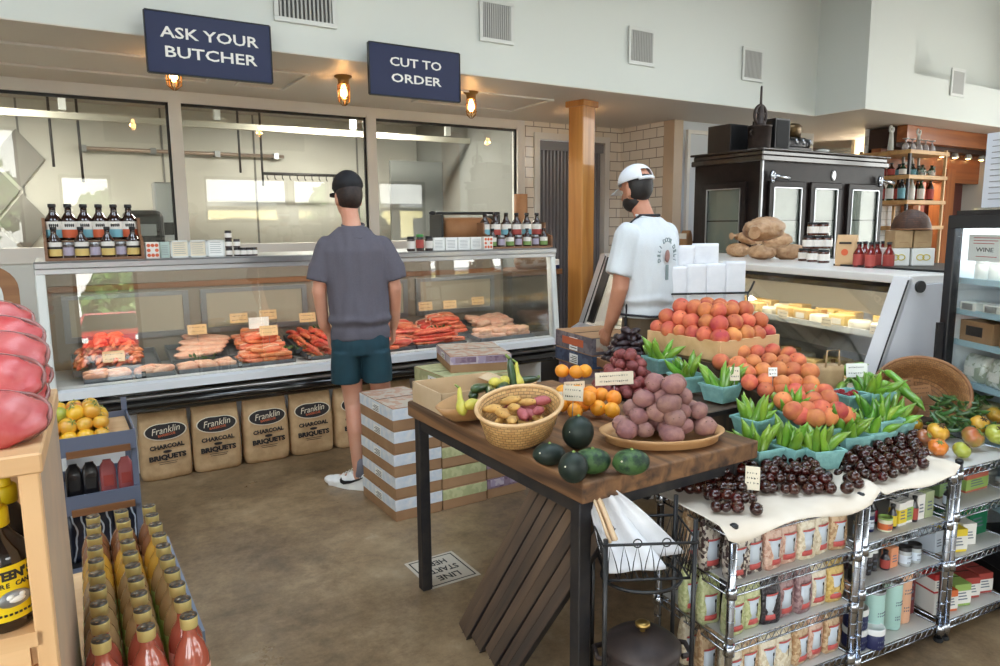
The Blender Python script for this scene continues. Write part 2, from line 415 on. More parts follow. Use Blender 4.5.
for i, x in enumerate((-.9, 2.9)):  # tubes and their area lamps are added to brighten the workroom
    t = thing('added_tube_light', 'added white tube light brightening the workroom from its ceiling, %s' % ('left bay' if i == 0 else 'right bay'), 'light', (x, 7.6, 2.93))
    MB().box(-.6, .6, -.09, .09, 0, .03).build('fixture', MT['white'], t)
    MB().tube([(-.55, 0, -.03), (.55, 0, -.03)], .025, 8).build('tube', pm('tube_glow', (1, 1, 1), emit=((1, .97, .92), 2.)), t)
    ld = bpy.data.lights.new('workroom_fill_lamp', 'AREA'); ld.shape = 'RECTANGLE'; ld.size = 1.2; ld.size_y = .2; ld.energy = 78; ld.color = (1, .94, .85)
    lo = bpy.data.objects.new('lamp', ld); COL.objects.link(lo); lo.location = (x, 7.6, 2.86)
struct(MB().box(4.5, 4.62, WY+.12, 9.4, 0, 2.95).build('wall_workroom_side', pm('workroom_grey', S(128, 128, 124), .5)))
dk = struct(MB().box(3.75, 4.49, 8.6, 8.66, 0, 2.4).build('door_2', pm('grey_door', S(112, 114, 112), .4)))
MB().box(3.85, 3.9, 8.57, 8.6, 1.0, 1.1).build('door_handle', MT['steel'], dk)
t = thing('steel_pillar', 'grey steel cabinet standing in the workroom just left of the white post', 'cabinet', (1.0, 7.7, 0)); MB().box(-.12, .10, -.1, .1, 0, 2.0).build('body', MT['steel'], t, bevel=.01); MB().box(-.08, .06, -.106, -.1, 1.5, 1.62).build('panel', MT['dark'], t)
t = thing('dark_bin', 'dark rounded machine on the workroom counter behind the left bottle rack', 'machine', (.72, 7.05, 1.3)); MB().box(-.17, .15, -.1, .1, 0, .42).build('housing', MT['dark'], t, bevel=.06, seg=3); MB().box(-.1, .08, -.106, -.1, .2, .3).build('panel', MT['grey'], t)
t = thing('workroom_counter', 'steel counter along the workroom side of the glass', 'counter', (1.8, 7.05, 0)); MB().box(-2.5, 2.6, -.25, .25, 1.26, 1.3).build('worktop', MT['steel'], t); MB().box(-2.45, 2.55, -.2, .2, 0, 1.26).build('cabinet', MT['grey'], t)
# tiled wall with roller door
tile = brick_mat('white_tile', S(232, 222, 208), S(226, 216, 202), S(150, 138, 126), 1, .22, .11, .005, .2, (PI/2, 0, 0))
tw = MB(); tw.box(4.5, 4.62, WY, WY+.12, 0, ZS); tw.box(5.68, 5.9, WY, WY+.12, 0, ZS); tw.box(4.62, 5.68, WY, WY+.12, 2.56, ZS)
struct(tw.build('wall_tile', tile))
struct(MB().box(0, .71, -.1, 0, 0, ZS).build('wall_tile_side', tile, loc=(5.886, 5.96, 0), rotz=PI/2))
d = struct(MB().box(4.70, 5.62, WY+.06, WY+.09, 0, 2.42).build('door_1', pm('door_back', S(96, 94, 98), .5)))
g = MB()
for k in range(18):
    x = 4.71+.05*k; g.prism([(x, WY+.06), (x+.012, WY+.035), (x+.034, WY+.035), (x+.044, WY+.06)], .02, 2.4, 2)
g.build('door_slats', pm('strip_grey', S(128, 126, 130), .35), d)
MB().box(4.66, 5.66, WY+.01, WY+.1, 2.40, 2.5).build('header_rail', pm('header_grey', S(120, 118, 122), .4), d)
t = MB(); t.box(4.62, 4.69, WY-.02, WY+.1, 0, 2.51); t.box(5.63, 5.7, WY-.02, WY+.1, 0, 2.51); t.box(4.62, 5.7, WY-.02, WY+.1, 2.51, 2.58)
struct(t.build('trim_8', MT['trimw']))
struct(MB().box(5.886, 6.02, 5.80, 5.96, 0, ZS).build('trim_9', pm('beige_trim', S(196, 172, 146), .5)))
# white wall and door behind the icebox, end wall of the bar
struct(MB().box(6.03, 8.4, 5.84, 5.94, 0, ZS).build('wall_middle', pm('cool_white', S(206, 210, 214), .6)))
struct(MB().box(5.9, 11.1, 7.4, 7.5, 0, 4.3).build('wall_bar', pm('bar_wall', S(180, 176, 170), .6)))
t = MB(); t.box(6.1, 6.14, 5.8, 5.84, 0, 2.56); t.box(7.0, 7.04, 5.8, 5.84, 0, 2.56); t.box(6.1, 7.04, 5.8, 5.84, 2.56, 2.6)
struct(t.build('trim_10', MT['trimw']))
# timber column under the bulkhead
c = struct(MB().box(-.095, .095, -.085, .085, 0, 2.66).build('column', MT['pine'], loc=(4.3, 5.42, 0), rotz=.25, bevel=.008))
MB().box(-.118, .118, -.108, .108, 2.64, ZS-.006).build('column_cap', MT['pine'], c, bevel=.006)
# storefront behind the camera, where the daylight comes from
WN = [(-3.3, -.4, ((.8, 3.6),)), (.25, 1.2, ((.05, 2.7),)), (3.05, 4.95, ((1.7, 2.75),)), (5.05, 5.95, ((1.7, 2.75),)), (6.05, 6.95, ((.25, 2.75),)), (7.25, 8.6, ((1.15, 2.75),))]  # the leftmost window is unseen, added for light from the front left
sf = MB(); xs = -3.6; wi = 5
for a, b, zz in WN:
    sf.box(xs, a, -4.2, -4.0, 0, 4.3); xs = b; z = 0
    for z0, z1 in zz:
        sf.box(a, b, -4.2, -4.0, z, z0); z = z1
        w = struct(MB().box(a, b, -4.12, -4.11, z0, z1).build('window_%d' % wi, MT['clear'])); wi += 1
        f = MB(); f.box(a, b, -4.15, -4.07, z0, z0+.07); f.box(a, b, -4.15, -4.07, z1-.07, z1); f.box(a, a+.06, -4.15, -4.07, z0, z1); f.box(b-.06, b, -4.15, -4.07, z0, z1)
        if z1-z0 > 1: f.box(a, b, -4.14, -4.08, 2.0, 2.06)
        f.build('window_frame', MT['dark'], w)
        ld = bpy.data.lights.new('window_portal', 'AREA'); ld.shape = 'RECTANGLE'; ld.size = b-a; ld.size_y = z1-z0; ld.cycles.is_portal = True
        lo = bpy.data.objects.new('portal', ld); COL.objects.link(lo)
        lo.matrix_world = Matrix.Translation(((a+b)/2, -3.98, (z0+z1)/2)) @ V((0, 1, 0)).to_track_quat('-Z', 'Y').to_matrix().to_4x4()
    sf.box(a, b, -4.2, -4.0, z, 4.3)
sf.box(xs, 11.1, -4.2, -4.0, 0, 4.3)
struct(sf.build('wall_front', wallm))
# out-of-view windows added in the side walls for more daylight
def side_window(i, X, y0, y1, z0, z1, s):
    w = struct(MB().box(X-.005, X+.005, y0, y1, z0, z1).build('window_%d' % i, MT['clear']))
    f = MB(); f.box(X-.04, X+.04, y0, y1, z0, z0+.07); f.box(X-.04, X+.04, y0, y1, z1-.07, z1); f.box(X-.04, X+.04, y0, y0+.06, z0, z1); f.box(X-.04, X+.04, y1-.06, y1, z0, z1)
    f.build('window_frame', MT['dark'], w)
    ld = bpy.data.lights.new('window_portal', 'AREA'); ld.shape = 'RECTANGLE'; ld.size = y1-y0; ld.size_y = z1-z0; ld.cycles.is_portal = True
    lo = bpy.data.objects.new('portal', ld); COL.objects.link(lo)
    lo.matrix_world = Matrix.Translation((X+.06*s, (y0+y1)/2, (z0+z1)/2)) @ V((s, 0, 0)).to_track_quat('-Z', 'Z').to_matrix().to_4x4()
def side_wall(name, X0, X1, ops):
    b = MB(); y = -4.2
    for y0, y1, z0, z1 in ops:
        b.box(X0, X1, y, y0, 0, 4.3); b.box(X0, X1, y0, y1, 0, z0); b.box(X0, X1, y0, y1, z1, 4.3); y = y1
    b.box(X0, X1, y, 9.5, 0, 4.3)
    struct(b.build(name, wallm))
LW = [(-3.4, -1.6, .8, 3.3), (-1.3, .5, .8, 3.3)]
RW = [(-3.6, -1.4, .7, 3.9), (-1.1, 1.1, .7, 3.9), (1.4, 3.5, .7, 3.9)]
side_wall('wall_left', -3.6, -3.5, LW); side_wall('wall_right', 11, 11.1, RW)
for k, (a, b, c, d) in enumerate(LW): side_window(20+k, -3.55, a, b, c, d, 1)
for k, (a, b, c, d) in enumerate(RW): side_window(24+k, 11.05, a, b, c, d, -1)
# sky
wd = bpy.data.worlds.new('sky'); SC.world = wd; wd.use_nodes = True
nt = wd.node_tree; bg = nt.nodes['Background']
tc = nt.nodes.new('ShaderNodeTexCoord'); sp = nt.nodes.new('ShaderNodeSeparateXYZ'); rp = nt.nodes.new('ShaderNodeValToRGB')
nt.links.new(tc.outputs['Generated'], sp.inputs[0]); nt.links.new(sp.outputs['Z'], rp.inputs['Fac']); nt.links.new(rp.outputs[0], bg.inputs['Color'])
e = rp.color_ramp.elements; e[0].position = 0; e[0].color = (1, .98, .94, 1); e[1].position = .7; e[1].color = (.72, .84, 1, 1)
bg.inputs['Strength'].default_value = 4.6
sd = bpy.data.lights.new('sun', 'SUN'); sd.energy = 14; sd.angle = .01; sd.color = (1, .96, .9); so = bpy.data.objects.new('sun', sd); COL.objects.link(so)
so.matrix_world = V((.12, -1, -.72)).to_track_quat('-Z', 'Y').to_matrix().to_4x4()
struct(MB().box(-60, 60, -70, -4.2, -.1, -.02).build('ground_outside', pm('parking_lot', S(150, 148, 144), .8)))
# ------------------------------------------------------------------ fixtures on the bulkhead
def vent(px, py, Y, label, w=.25, h=.255, vert=True):
    p = atY(px, py, Y)
    t = thing('air_vent', label, 'vent', (p.x, Y, p.z), 0, 'air vents on the bulkhead')
    f = MB()
    for a in ((-w/2-.03, w/2+.03, h/2, h/2+.03), (-w/2-.03, w/2+.03, -h/2-.03, -h/2), (-w/2-.03, -w/2, -h/2, h/2), (w/2, w/2+.03, -h/2, h/2)): f.box(a[0], a[1], -.018, -.001, a[2], a[3])
    f.build('frame', MT['white'], t, bevel=.003)
    MB().box(-w/2, w/2, -.006, -.001, -h/2, h/2).build('backing', pm('vent_dark', S(70, 70, 68), .7), t)
    g = MB(); n = 13
    for k in range(n):
        x = -w/2+w*(k+.5)/n
        if vert: g.box(x-.006, x+.006, -.016, -.006, -h/2, h/2)
        else: g.box(-w/2, w/2, -.016, -.006, x-.006, x+.006)
    g.build('grille', pm('vent_bar', S(176, 176, 172), .5), t)
vent(305, 3, 4.91, 'air vent cut by the top edge, above the gap between the two navy signs', .36, .22)
vent(496, 22, 4.91, 'square air vent on the bulkhead above the cut to order sign')
vent(641, 47, 4.91, 'square air vent on the bulkhead above the timber column')
vent(752, 65, 4.91, 'square air vent on the bulkhead above the black icebox')
vent(957, 83, 4.35, 'small air vent on the bulkhead above the bar shelves', .24, .24)
def sign(x0, x1, z0, z1, lines, label):
    t = thing('hanging_sign', label, 'sign', ((x0+x1)/2, 4.80, z0))
    w, h = x1-x0, z1-z0
    MB().box(-w/2, w/2, -.012, .012, 0, h).build('board', MT['blue'], t, bevel=.003)
    f = MB()
    for a in ((-w/2-.006, -w/2, 0, h), (w/2, w/2+.006, 0, h), (-w/2, w/2, h, h+.006), (-w/2, w/2, -.006, 0)): f.box(a[0], a[1], -.015, .015, a[2], a[3])
    f.build('frame', MT['black'], t)
    for i, (s, sz, dx) in enumerate(lines):
        text(s, sz, MT['lab'], t, (0, -.0135, h*(.67 if i == 0 else .35)), (PI/2, 0, 0), ext=.001, width=dx, off=.0012)
    for sx in (-1, 1): MB().box(sx*w*.4-.02, sx*w*.4+.02, .012, .109, h-.06, h-.02).build('bracket', MT['black'], t)
sign(.575, 1.29, 2.47, 2.815, [('ASK YOUR', .088, .565), ('BUTCHER', .088, .53)], 'navy sign reading ask your butcher hanging from the bulkhead')
sign(1.955, 2.655, 2.465, 2.805, [('CUT TO', .082, .40), ('ORDER', .082, .39)], 'navy sign reading cut to order hanging from the bulkhead')
brass = pm('aged_brass', S(150, 110, 60), .35, .8)
def cage(x, y, label):
    t = thing('cage_lamp', label, 'lamp', (x, y, ZS-.006), 0, 'cage lamps under the soffit')
    MB().lathe([(.075, 0), (.075, -.012), (.05, -.03), (.045, -.07), (.05, -.075)], 16).build('base', brass, t)
    MB().lathe([(.042, -.075), (.042, -.21), (.03, -.235), (0, -.24)], 14, cap=False).build('glass_jar', glass_mat('jar_glass', (1, .93, .8), 1.3), t)
    MB().lathe([(.012, -.075), (.028, -.12), (.03, -.16), (.014, -.19), (0, -.195)], 10, cap=False).build('bulb', MT['bulb'], t)
    c = MB()
    for k in range(6):
        a = k*PI/3; ca, sa = math.cos(a), math.sin(a)
        c.tube([(.05*ca, .05*sa, -.07), (.054*ca, .054*sa, -.14), (.05*ca, .05*sa, -.22), (.01*ca, .01*sa, -.255)], .004, 5)
    for z in (-.12, -.19): c.tube([(.054*math.cos(q*PI/8), .054*math.sin(q*PI/8), z) for q in range(16)], .004, 5, closed=True)
    c.build('cage', brass, t)
    t.scale = (.88, .88, .86)
    ld = bpy.data.lights.new('cage_bulb', 'POINT'); ld.energy = 11; ld.color = (1, .58, .25); ld.shadow_soft_size = .03
    lo = bpy.data.objects.new('bulb_light', ld); COL.objects.link(lo); lo.location = (x, y, ZS-.13)
for (px, py), lb in zip(((172, 55), (343, 75), (471, 91)), ('caged brass lamp half hidden by the ask your butcher sign', 'caged brass lamp between the two navy signs', 'caged brass lamp to the right of the cut to order sign')):
    p = at(px, py, ZS); cage(p.x, p.y, lb)
cage(4.62, 5.78, 'caged brass lamp tucked against the timber column')
SC.view_settings.view_transform = 'Standard'; SC.view_settings.look = 'None'; SC.view_settings.gamma = 1; SC.view_settings.exposure = 1.0
SC.cycles.use_denoising = True
SC.cycles.max_bounces = 10; SC.cycles.diffuse_bounces = 5; SC.cycles.glossy_bounces = 4; SC.cycles.transparent_max_bounces = 16; SC.cycles.transmission_bounces = 4
SC.cycles.caustics_reflective = False; SC.cycles.caustics_refractive = False; SC.cycles.sample_clamp_indirect = 6.
# ------------------------------------------------------------------ butcher's display case
DX0, DX1, DYF, DYT = -.09, 3.50, 4.70, 4.748
ZD, ZT = .64, 1.335
case = thing('butcher_display_case', 'long glass-fronted butcher case full of meat, with a white sill and black bumper', 'display case', ((DX0+DX1)/2, 4.7, 0))
def cb(m): m.T = Matrix.Translation((-(DX0+DX1)/2, -4.7, 0)); return m
whm = pm('white_enamel', S(222, 224, 226), .3)
b = cb(MB()); b.box(DX0, DX1, 4.95, 5.62, .02, .44); b.box(DX0+.05, DX1-.05, 4.98, 5.6, 0, .02)
b.build('base_panel', whm, case)
b = cb(MB()); b.box(DX0, DX1, 4.75, 5.62, .44, .585); b.build('lower_body', MT['gloss'], case, bevel=.01)
b = cb(MB()); b.tube([(DX0, 4.735, .50), (DX1, 4.735, .50)], .03, 10); b.build('bumper', MT['gloss'], case)
b = cb(MB()); b.tube([(DX0, 4.738, .545), (DX1, 4.738, .545)], .016, 8); b.build('bumper_strip', MT['steel'], case)
b = cb(MB()); b.prism([(4.68, .59), (4.68, .635), (4.72, .65), (4.80, .65), (4.80, .59)], DX0, DX1, 0); b.build('sill', whm, case)
b = cb(MB()); b.box(DX0+.03, DX1-.03, 4.80, 5.58, .585, .62); b.build('deck', pm('deck_enamel', S(196, 198, 200), .35), case)
b = cb(MB()); b.prism([(5.55, .6), (5.62, .6), (5.62, ZT), (5.55, ZT)], DX0, DX1, 0); b.build('back_wall', pm('case_back', S(150, 140, 128), .4, .3), case)
for i in range(4):
    x0 = DX0+.12+.86*i; f = cb(MB())
    for a in ((x0, x0+.78, .80, .84), (x0, x0+.78, 1.09, 1.12), (x0, x0+.04, .84, 1.09), (x0+.74, x0+.78, .84, 1.09)): f.box(a[0], a[1], 5.525, 5.55, a[2], a[3])
    f.build('sliding_door_frame', MT['grey'], case)
    cb(MB()).box(x0+.04, x0+.74, 5.535, 5.549, .84, 1.09).build('sliding_door_panel', pm('frosted_door', S(176, 168, 150), .35), case)
cb(MB()).box(DX0+.05, DX1-.05, 5.50, 5.55, 1.145, 1.185).build('wood_rail', MT['woodm'], case)
b = cb(MB()); b.box(DX0, DX1, 4.72, 5.62, ZT, 1.375); b.build('top_shelf', MT['steel'], case, bevel=.006)
b = cb(MB()); b.box(DX0, DX1, DYT-.012, DYT+.03, ZT-.03, 1.378); b.build('top_rail', pm('satin_aluminium', S(190, 192, 196), .35, .8), case, bevel=.004)
gcase = glass_mat('case_glass', (.95, .965, .955), 1.55, gain=1.7)
npan = 3; w = (DX1-DX0-.1)/npan
for i in range(npan):
    x0 = DX0+.05+w*i+.003; x1 = x0+w-.006
    p = cb(MB()); p.prism([(DYF+.006, .65), (DYF+.014, .65), (DYT+.006, ZT-.02), (DYT-.002, ZT-.02)], x0, x1, 0); p.build('front_glass', gcase, case)
for x in (DX0, DX1-.05):
    p = cb(MB()); p.prism([(DYF-.03, .60), (DYF+.055, .60), (DYT+.06, ZT), (DYT-.005, ZT)], x, x+.05, 0); p.build('corner_post', MT['white'], case, bevel=.006)
    p = cb(MB()); p.prism([(DYF+.05, .63), (5.58, .63), (5.58, ZT), (DYT+.05, ZT)], x+.015, x+.03, 0); p.build('side_glass', gcase, case)
cb(MB()).box(DX0, DX0+.06, 4.70, 4.75, 0, .63).build('corner_post', MT['white'], case)
cb(MB()).box(DX0, DX0+.03, 4.75, 5.6, 0, .6).build('side_panel', whm, case)
cb(MB()).box(DX0+.06, DX1-.06, 4.80, 4.83, ZT-.03, ZT-.005).build('light_strip', pm('case_tube', (1, .95, .88), emit=((1, .93, .82), 3.)), case)
ld = bpy.data.lights.new('case_lamp', 'AREA'); ld.shape = 'RECTANGLE'; ld.size = 3.3; ld.size_y = .04; ld.energy = 6; ld.color = (1, .93, .82)
lo = bpy.data.objects.new('case_light', ld); COL.objects.link(lo); lo.location = (1.7, 4.82, ZT-.035); lo.rotation_euler = (.35, 0, 0)

# --- meat
meat_o = pm('meat_orange', S(226, 112, 72), .42, var=.12, hue=.012, nz=(26, 4), col2=S(236, 150, 110), bump=(40, .3))
meat_r = pm('meat_red', S(206, 72, 48), .38, var=.14, hue=.01, nz=(22, 4), col2=S(228, 124, 92), bump=(40, .3))
meat_p = pm('meat_pink', S(232, 164, 136), .42, var=.08, nz=(18, 3), col2=S(240, 196, 168), bump=(30, .3))
skinm = pm('fish_skin', S(120, 116, 118), .3, .2, nz=(30, 3), col2=S(70, 70, 76))
tray_k = pm('steel_tray', S(120, 124, 130), .4, .6)
papm = pm('butcher_paper', S(214, 198, 160), .7)
def links(seed, n, rad, mat):
    rn = random.Random(seed); m = MB(); pts = []
    L = rn.uniform(.10, .15)
    for k in range(9):
        t = k/8-.5; pts.append((L*t, .016*math.sin(3*t+rn.random()), .012*math.cos(4*t)))
    R = [rad*(.35 if k in (0, 8) else (.8 if k in (1, 7) else 1)) for k in range(9)]
    m.tube(pts, R, 9); return m
def slab(seed, lx, ly, lz):
    rn = random.Random(seed); o = V((rn.random()*9, rn.random()*9, 0)); m = MB()
    m.ell((0, 0, 0), (lx/2, ly/2, lz/2), 18, 10, lambda d: (1/max(.62, (abs(d.x)**4+abs(d.y)**4+abs(d.z)**4)**.25))*(1+.14*noise.noise(d*2+o))*.92)
    return m
PR = {}
def meat(kind):
    if kind not in PR:
        if kind == 'sausage': o = links(3, 9, .015, meat_o).build('sausage_link', meat_o)
        elif kind == 'red_sausage': o = links(5, 9, .014, meat_r).build('sausage_link', meat_r)
        elif kind == 'steak': 
            o = slab(4, .15, .09, .028).build('steak', meat_r); f = MB(); f.tube([(.075*math.cos(a)*.97, .046*math.sin(a)*.97, .002) for a in [PI*.1+k*PI/9 for k in range(9)]], .011, 7); f.build('fat_rim', meat_p, o)
        elif kind == 'chop': o = slab(9, .13, .08, .03).build('pork_chop', meat_o); MB().tube([(-.05, .03, .005), (0, .042, .006), (.055, .03, .004)], .01, 7).build('fat_rim', meat_p, o)
        elif kind == 'strip': o = slab(12, .2, .045, .02).build('meat_strip', meat_r)
        elif kind == 'fillet':
            o = slab(14, .34, .12, .035).build('meat_fillet', meat_p); slab(15, .33, .118, .015).build('skin', skinm, o).location = (0, 0, -.014)
        elif kind == 'breast': o = slab(17, .14, .08, .045).build('poultry_breast', meat_p)
        PR[kind] = Proto(o)
    return PR[kind]
def pile(kind, cx, cy, z, nx, ny, layers, dx, dy, dz, label, cat, group, jit=.02, rz=0, tilt=0):
    rn = random.Random(hash((round(cx*100), round(cy*100), nx)) % 9999)
    for l in range(layers):
        for i in range(nx-l//2):
            for j in range(ny-l//2):
                x = cx+(i-(nx-l//2-1)/2)*dx+rn.uniform(-jit, jit)*.5; y = cy+(j-(ny-l//2-1)/2)*dy+rn.uniform(-jit, jit)*.5
                o = meat(kind).put((x, y, z+.014+l*dz+rn.uniform(0, .006)+(y-cy)*tilt), (rn.uniform(-.12, .12)+tilt*.8, rn.uniform(-.15, .15), rz+rn.uniform(-.4, .4)), label, group, rn.uniform(.9, 1.15))
                o['category'] = cat
def tray(x0, x1, y0, y1, z, h, label, paper=True, tilt=.12):
    t = thing('meat_tray', label, 'tray', ((x0+x1)/2, (y0+y1)/2, z)); w, d = x1-x0, y1-y0
    t.rotation_euler = (tilt, 0, 0)
    m = MB(); m.box(-w/2, w/2, -d/2, d/2, 0, .006)
    for a in ((-w/2, w/2, -d/2, -d/2+.006), (-w/2, w/2, d/2-.006, d/2), (-w/2, -w/2+.006, -d/2, d/2), (w/2-.006, w/2, -d/2, d/2)): m.box(*a, .006, h)
    m.build('pan', tray_k, t)
    if paper: MB().box(-w/2+.012, w/2-.012, -d/2+.012, d/2-.012, .007, .010).build('paper_liner', papm, t)
ZM = .645
G = 'meat cuts in the butcher case'
# front row trays (left to right) and back row
T = [(.10, .36, 4.82, 5.02, 'left'), (.38, .60, 4.82, 5.02, 'l'), (.62, .98, 4.82, 5.04, ''), (1.0, 1.36, 4.82, 5.08, ''), (1.46, 1.86, 4.82, 5.06, ''), (1.88, 2.26, 4.82, 5.06, ''), (2.28, 2.70, 4.82, 5.06, ''), (2.84, 3.36, 4.84, 5.06, '')]
TL = ['first steel tray of the case front, holding pale patties', 'second steel tray of the case front, holding pale cutlets', 'steel tray of sliced poultry on greens', 'steel tray under the pile of pink chops', 'steel tray of red sausages', 'steel tray of red steaks by the grey-shirted man', 'steel tray of orange strips right of the grey-shirted man', 'steel tray of pale cutlets at the far end of the case']
for (a, b_, c, d, _), l in zip(T, TL): tray(a, b_, c, d, ZM, .035, l, True, .06)
BT = [(.05, .55, 5.06, 5.42), (.62, 1.14, 5.10, 5.46), (1.16, 1.42, 5.12, 5.46), (1.45, 1.95, 5.12, 5.46), (2.0, 2.5, 5.12, 5.46), (2.55, 2.95, 5.12, 5.46), (2.98, 3.42, 5.12, 5.46)]
BL = ['back tray under the heap of pale orange sausages', 'back tray under the long pink fillets', 'narrow back tray under pink chops', 'back tray under red strips beside greens', 'back tray behind the grey-shirted man', 'back tray of red cuts right of the grey-shirted man', 'back tray of packaged cutlets at the far end']
for (a, b_, c, d), l in zip(BT, BL): tray(a, b_, c, d, ZM+.035, .04, l, False, .16)
pile('breast', .23, 4.91, ZM+.02, 2, 2, 1, .12, .085, .03, 'pale cutlet in the first front tray of the butcher case', 'meat', 'cutlets in the first tray')
pile('breast', .49, 4.91, ZM+.02, 2, 2, 1, .1, .085, .03, 'pale cutlet in the second front tray of the butcher case', 'meat', 'cutlets in the second tray')
pile('breast', .80, 4.90, ZM+.02, 3, 2, 1, .11, .08, .03, 'pale poultry slice lying before greens in the butcher case', 'meat', 'poultry slices')
pile('chop', 1.18, 4.95, ZM+.02, 3, 3, 3, .10, .08, .028, 'pink chop in the pile left of the red sausages', 'meat', 'pink chops pile')
pile('red_sausage', 1.66, 4.95, ZM+.02, 4, 6, 5, .095, .042, .024, 'red sausage in the pile nearest the grey-shirted man', 'sausage', 'red sausages pile', .015, PI/2)
pile('steak', 2.05, 4.94, ZM+.02, 3, 3, 2, .11, .08, .028, 'red steak in the tray in front of the grey-shirted man', 'meat', 'steaks tray')
pile('strip', 2.48, 4.94, ZM+.02, 3, 4, 4, .12, .055, .024, 'orange-red strip in the front pile right of the grey-shirted man', 'meat', 'strips pile')
pile('breast', 3.1, 4.95, ZM+.02, 4, 2, 2, .115, .09, .03, 'pale orange cutlet at the far end of the butcher case', 'meat', 'cutlets far end')
pile('sausage', .27, 5.22, ZM+.06, 4, 6, 6, .10, .05, .026, 'pale orange sausage in the heap at the near-left end of the case', 'sausage', 'pale sausages heap', .03, .6, .16)
for k in range(4):
    o = meat('fillet').put((.80+.03*k, 5.18+.07*k, ZM+.07+.024*k), (.16, .05*k-.05, .15-.1*k), 'long pink fillet stacked behind the poultry slices', 'long pink fillets'); o['category'] = 'meat'
pile('chop', 1.22, 5.26, ZM+.06, 3, 4, 4, .095, .08, .028, 'pink chop on the back tray under the orange price cards', 'meat', 'back pink chops', .02, 0, .16)
pile('red_sausage', 1.60, 5.26, ZM+.06, 3, 6, 3, .095, .045, .024, 'red sausage on the back tray beside the greens', 'sausage', 'back red sausages', .015, PI/2, .16)
pile('strip', 1.83, 5.28, ZM+.06, 2, 5, 3, .12, .055, .024, 'red strip on the back tray beside the greens', 'meat', 'back red strips', .02, .3, .16)
pile('steak', 2.25, 5.28, ZM+.06, 4, 3, 3, .11, .085, .028, 'red steak on the back tray behind the grey-shirted man', 'meat', 'back steaks', .02, 0, .16)
pile('steak', 2.72, 5.26, ZM+.06, 3, 3, 4, .11, .085, .03, 'red steak on the back tray right of the grey-shirted man', 'meat', 'right steaks', .02, 0, .16)
pile('breast', 3.2, 5.28, ZM+.06, 3, 3, 2, .12, .09, .03, 'pale cutlet on the back tray at the far end', 'meat', 'back cutlets', .02, 0, .16)
# greens garnish
gm = pm('garnish_green', S(70, 96, 44), .5, var=.2)
def sprig(x, y, z, label):
    rn = random.Random(int(x*977)); t = MB()
    for k in range(26):
        a = rn.uniform(0, 2*PI); r = rn.uniform(.01, .09)
        p = V((r*math.cos(a), .35*r*math.sin(a), rn.uniform(0, .03))); q = p+V((rn.uniform(-.03, .03), rn.uniform(-.02, .02), rn.uniform(.0, .03)))
        s_ = V((rn.uniform(-.012, .012), .012, .004)); t.add([p, (p+q)/2+s_, q, (p+q)/2-s_], [(0, 1, 2, 3)])
    tag(t.build('herb_garnish', gm, loc=(x, y, z)), label, 'herbs')
sprig(.80, 5.03, ZM+.04, 'green herb strip behind the poultry slices'); sprig(1.72, 5.40, ZM+.13, 'green herbs among the red strips'); sprig(2.62, 5.1, ZM+.08, 'green herbs right of the grey-shirted man'); sprig(1.41, 5.02, ZM+.05, 'yellow-green herbs beside the red sausages')
# price cards on picks
cardm = pm('price_card', S(226, 190, 142), .7, var=.06)
def pcard(x, y, z, label, w=.125, h=.07, m=None, pick=.06, rz=0, tilt=-.15, lines=2):
    t = thing('price_card', label, 'price card', (x, y, z), rz); t.rotation_euler = (tilt, 0, rz)
    MB().box(-w/2, w/2, -.0012, .0012, pick, pick+h).build('card', m or cardm, t)
    MB().tube([(0, .003, -.01), (0, .003, pick+h*.5)], .0015, 5).build('pick', MT['grey'], t)
    g = MB()
    rn = random.Random(int((x+y)*5000))
    for i in range(lines):
        zz = pick+h*(.72-.42*i/max(1, lines-1)) if lines > 1 else pick+h*.5; xx = -w*.38
        while xx < w*.36:
            l = rn.uniform(.004, .009); hh = rn.uniform(.004, .008); g.box(xx, xx+.0014, -.0018, -.0012, zz-hh/2, zz+hh/2); g.box(xx, xx+l*.7, -.0018, -.0012, zz-.0007+rn.uniform(-.003, .003), zz+.0007); xx += l+.002
    g.build('writing', MT['ink'], t)
    return t
PC = [(.28, 5.06, .02), (.82, 5.30, .12), (1.12, 5.38, .17), (1.33, 5.38, .18), (1.26, 5.10, .10), (1.62, 5.36, .14), (1.70, 5.06, .10), (1.86, 5.08, .10), (1.88, 5.30, .15), (2.05, 5.42, .2), (2.62, 5.36, .16), (2.85, 5.36, .16), (3.15, 5.40, .17)]
PL = ['by the pale orange sausages', 'above the long pink fillets', 'above the back pink chops, left of two', 'above the back pink chops, right of two', 'among the front pink chops', 'above the back red sausages', 'among the front red sausages', 'at the right edge of the front red sausages', 'above the red strips and greens', 'beside the arm of the grey-shirted man', 'above the right-hand red steaks, first of two', 'above the right-hand red steaks, second of two', 'above the cutlets at the far end']
for (x, y, dz), l in zip(PC, PL): pcard(x, y, ZM+dz, 'orange price card '+l)
t = thing('price_sheet', 'white price sheet standing among the pink chops', 'price card', (1.22, 5.22, ZM+.2)); MB().box(-.07, .07, -.001, .001, 0, .08).build('card', MT['paper'], t)
MB().tube([(0, .003, -.14), (0, .003, .04)], .002, 5).build('pick', MT['grey'], t)
for i, (x, y) in enumerate(((.42, 4.815), (.99, 4.815), (1.45, 4.815))):
    t = thing('tag_holder', ['small black tag holder on the sill by the cutlets', 'small black tag holder on the sill by the poultry', 'small black tag holder on the sill by the red sausages'][i], 'holder', (x, y, .65)); MB().box(-.012, .012, -.006, .006, 0, .04).build('clip', MT['black'], t, bevel=.002); MB().box(-.009, .009, -.008, -.006, .012, .034).build('insert', MT['grey'], t)

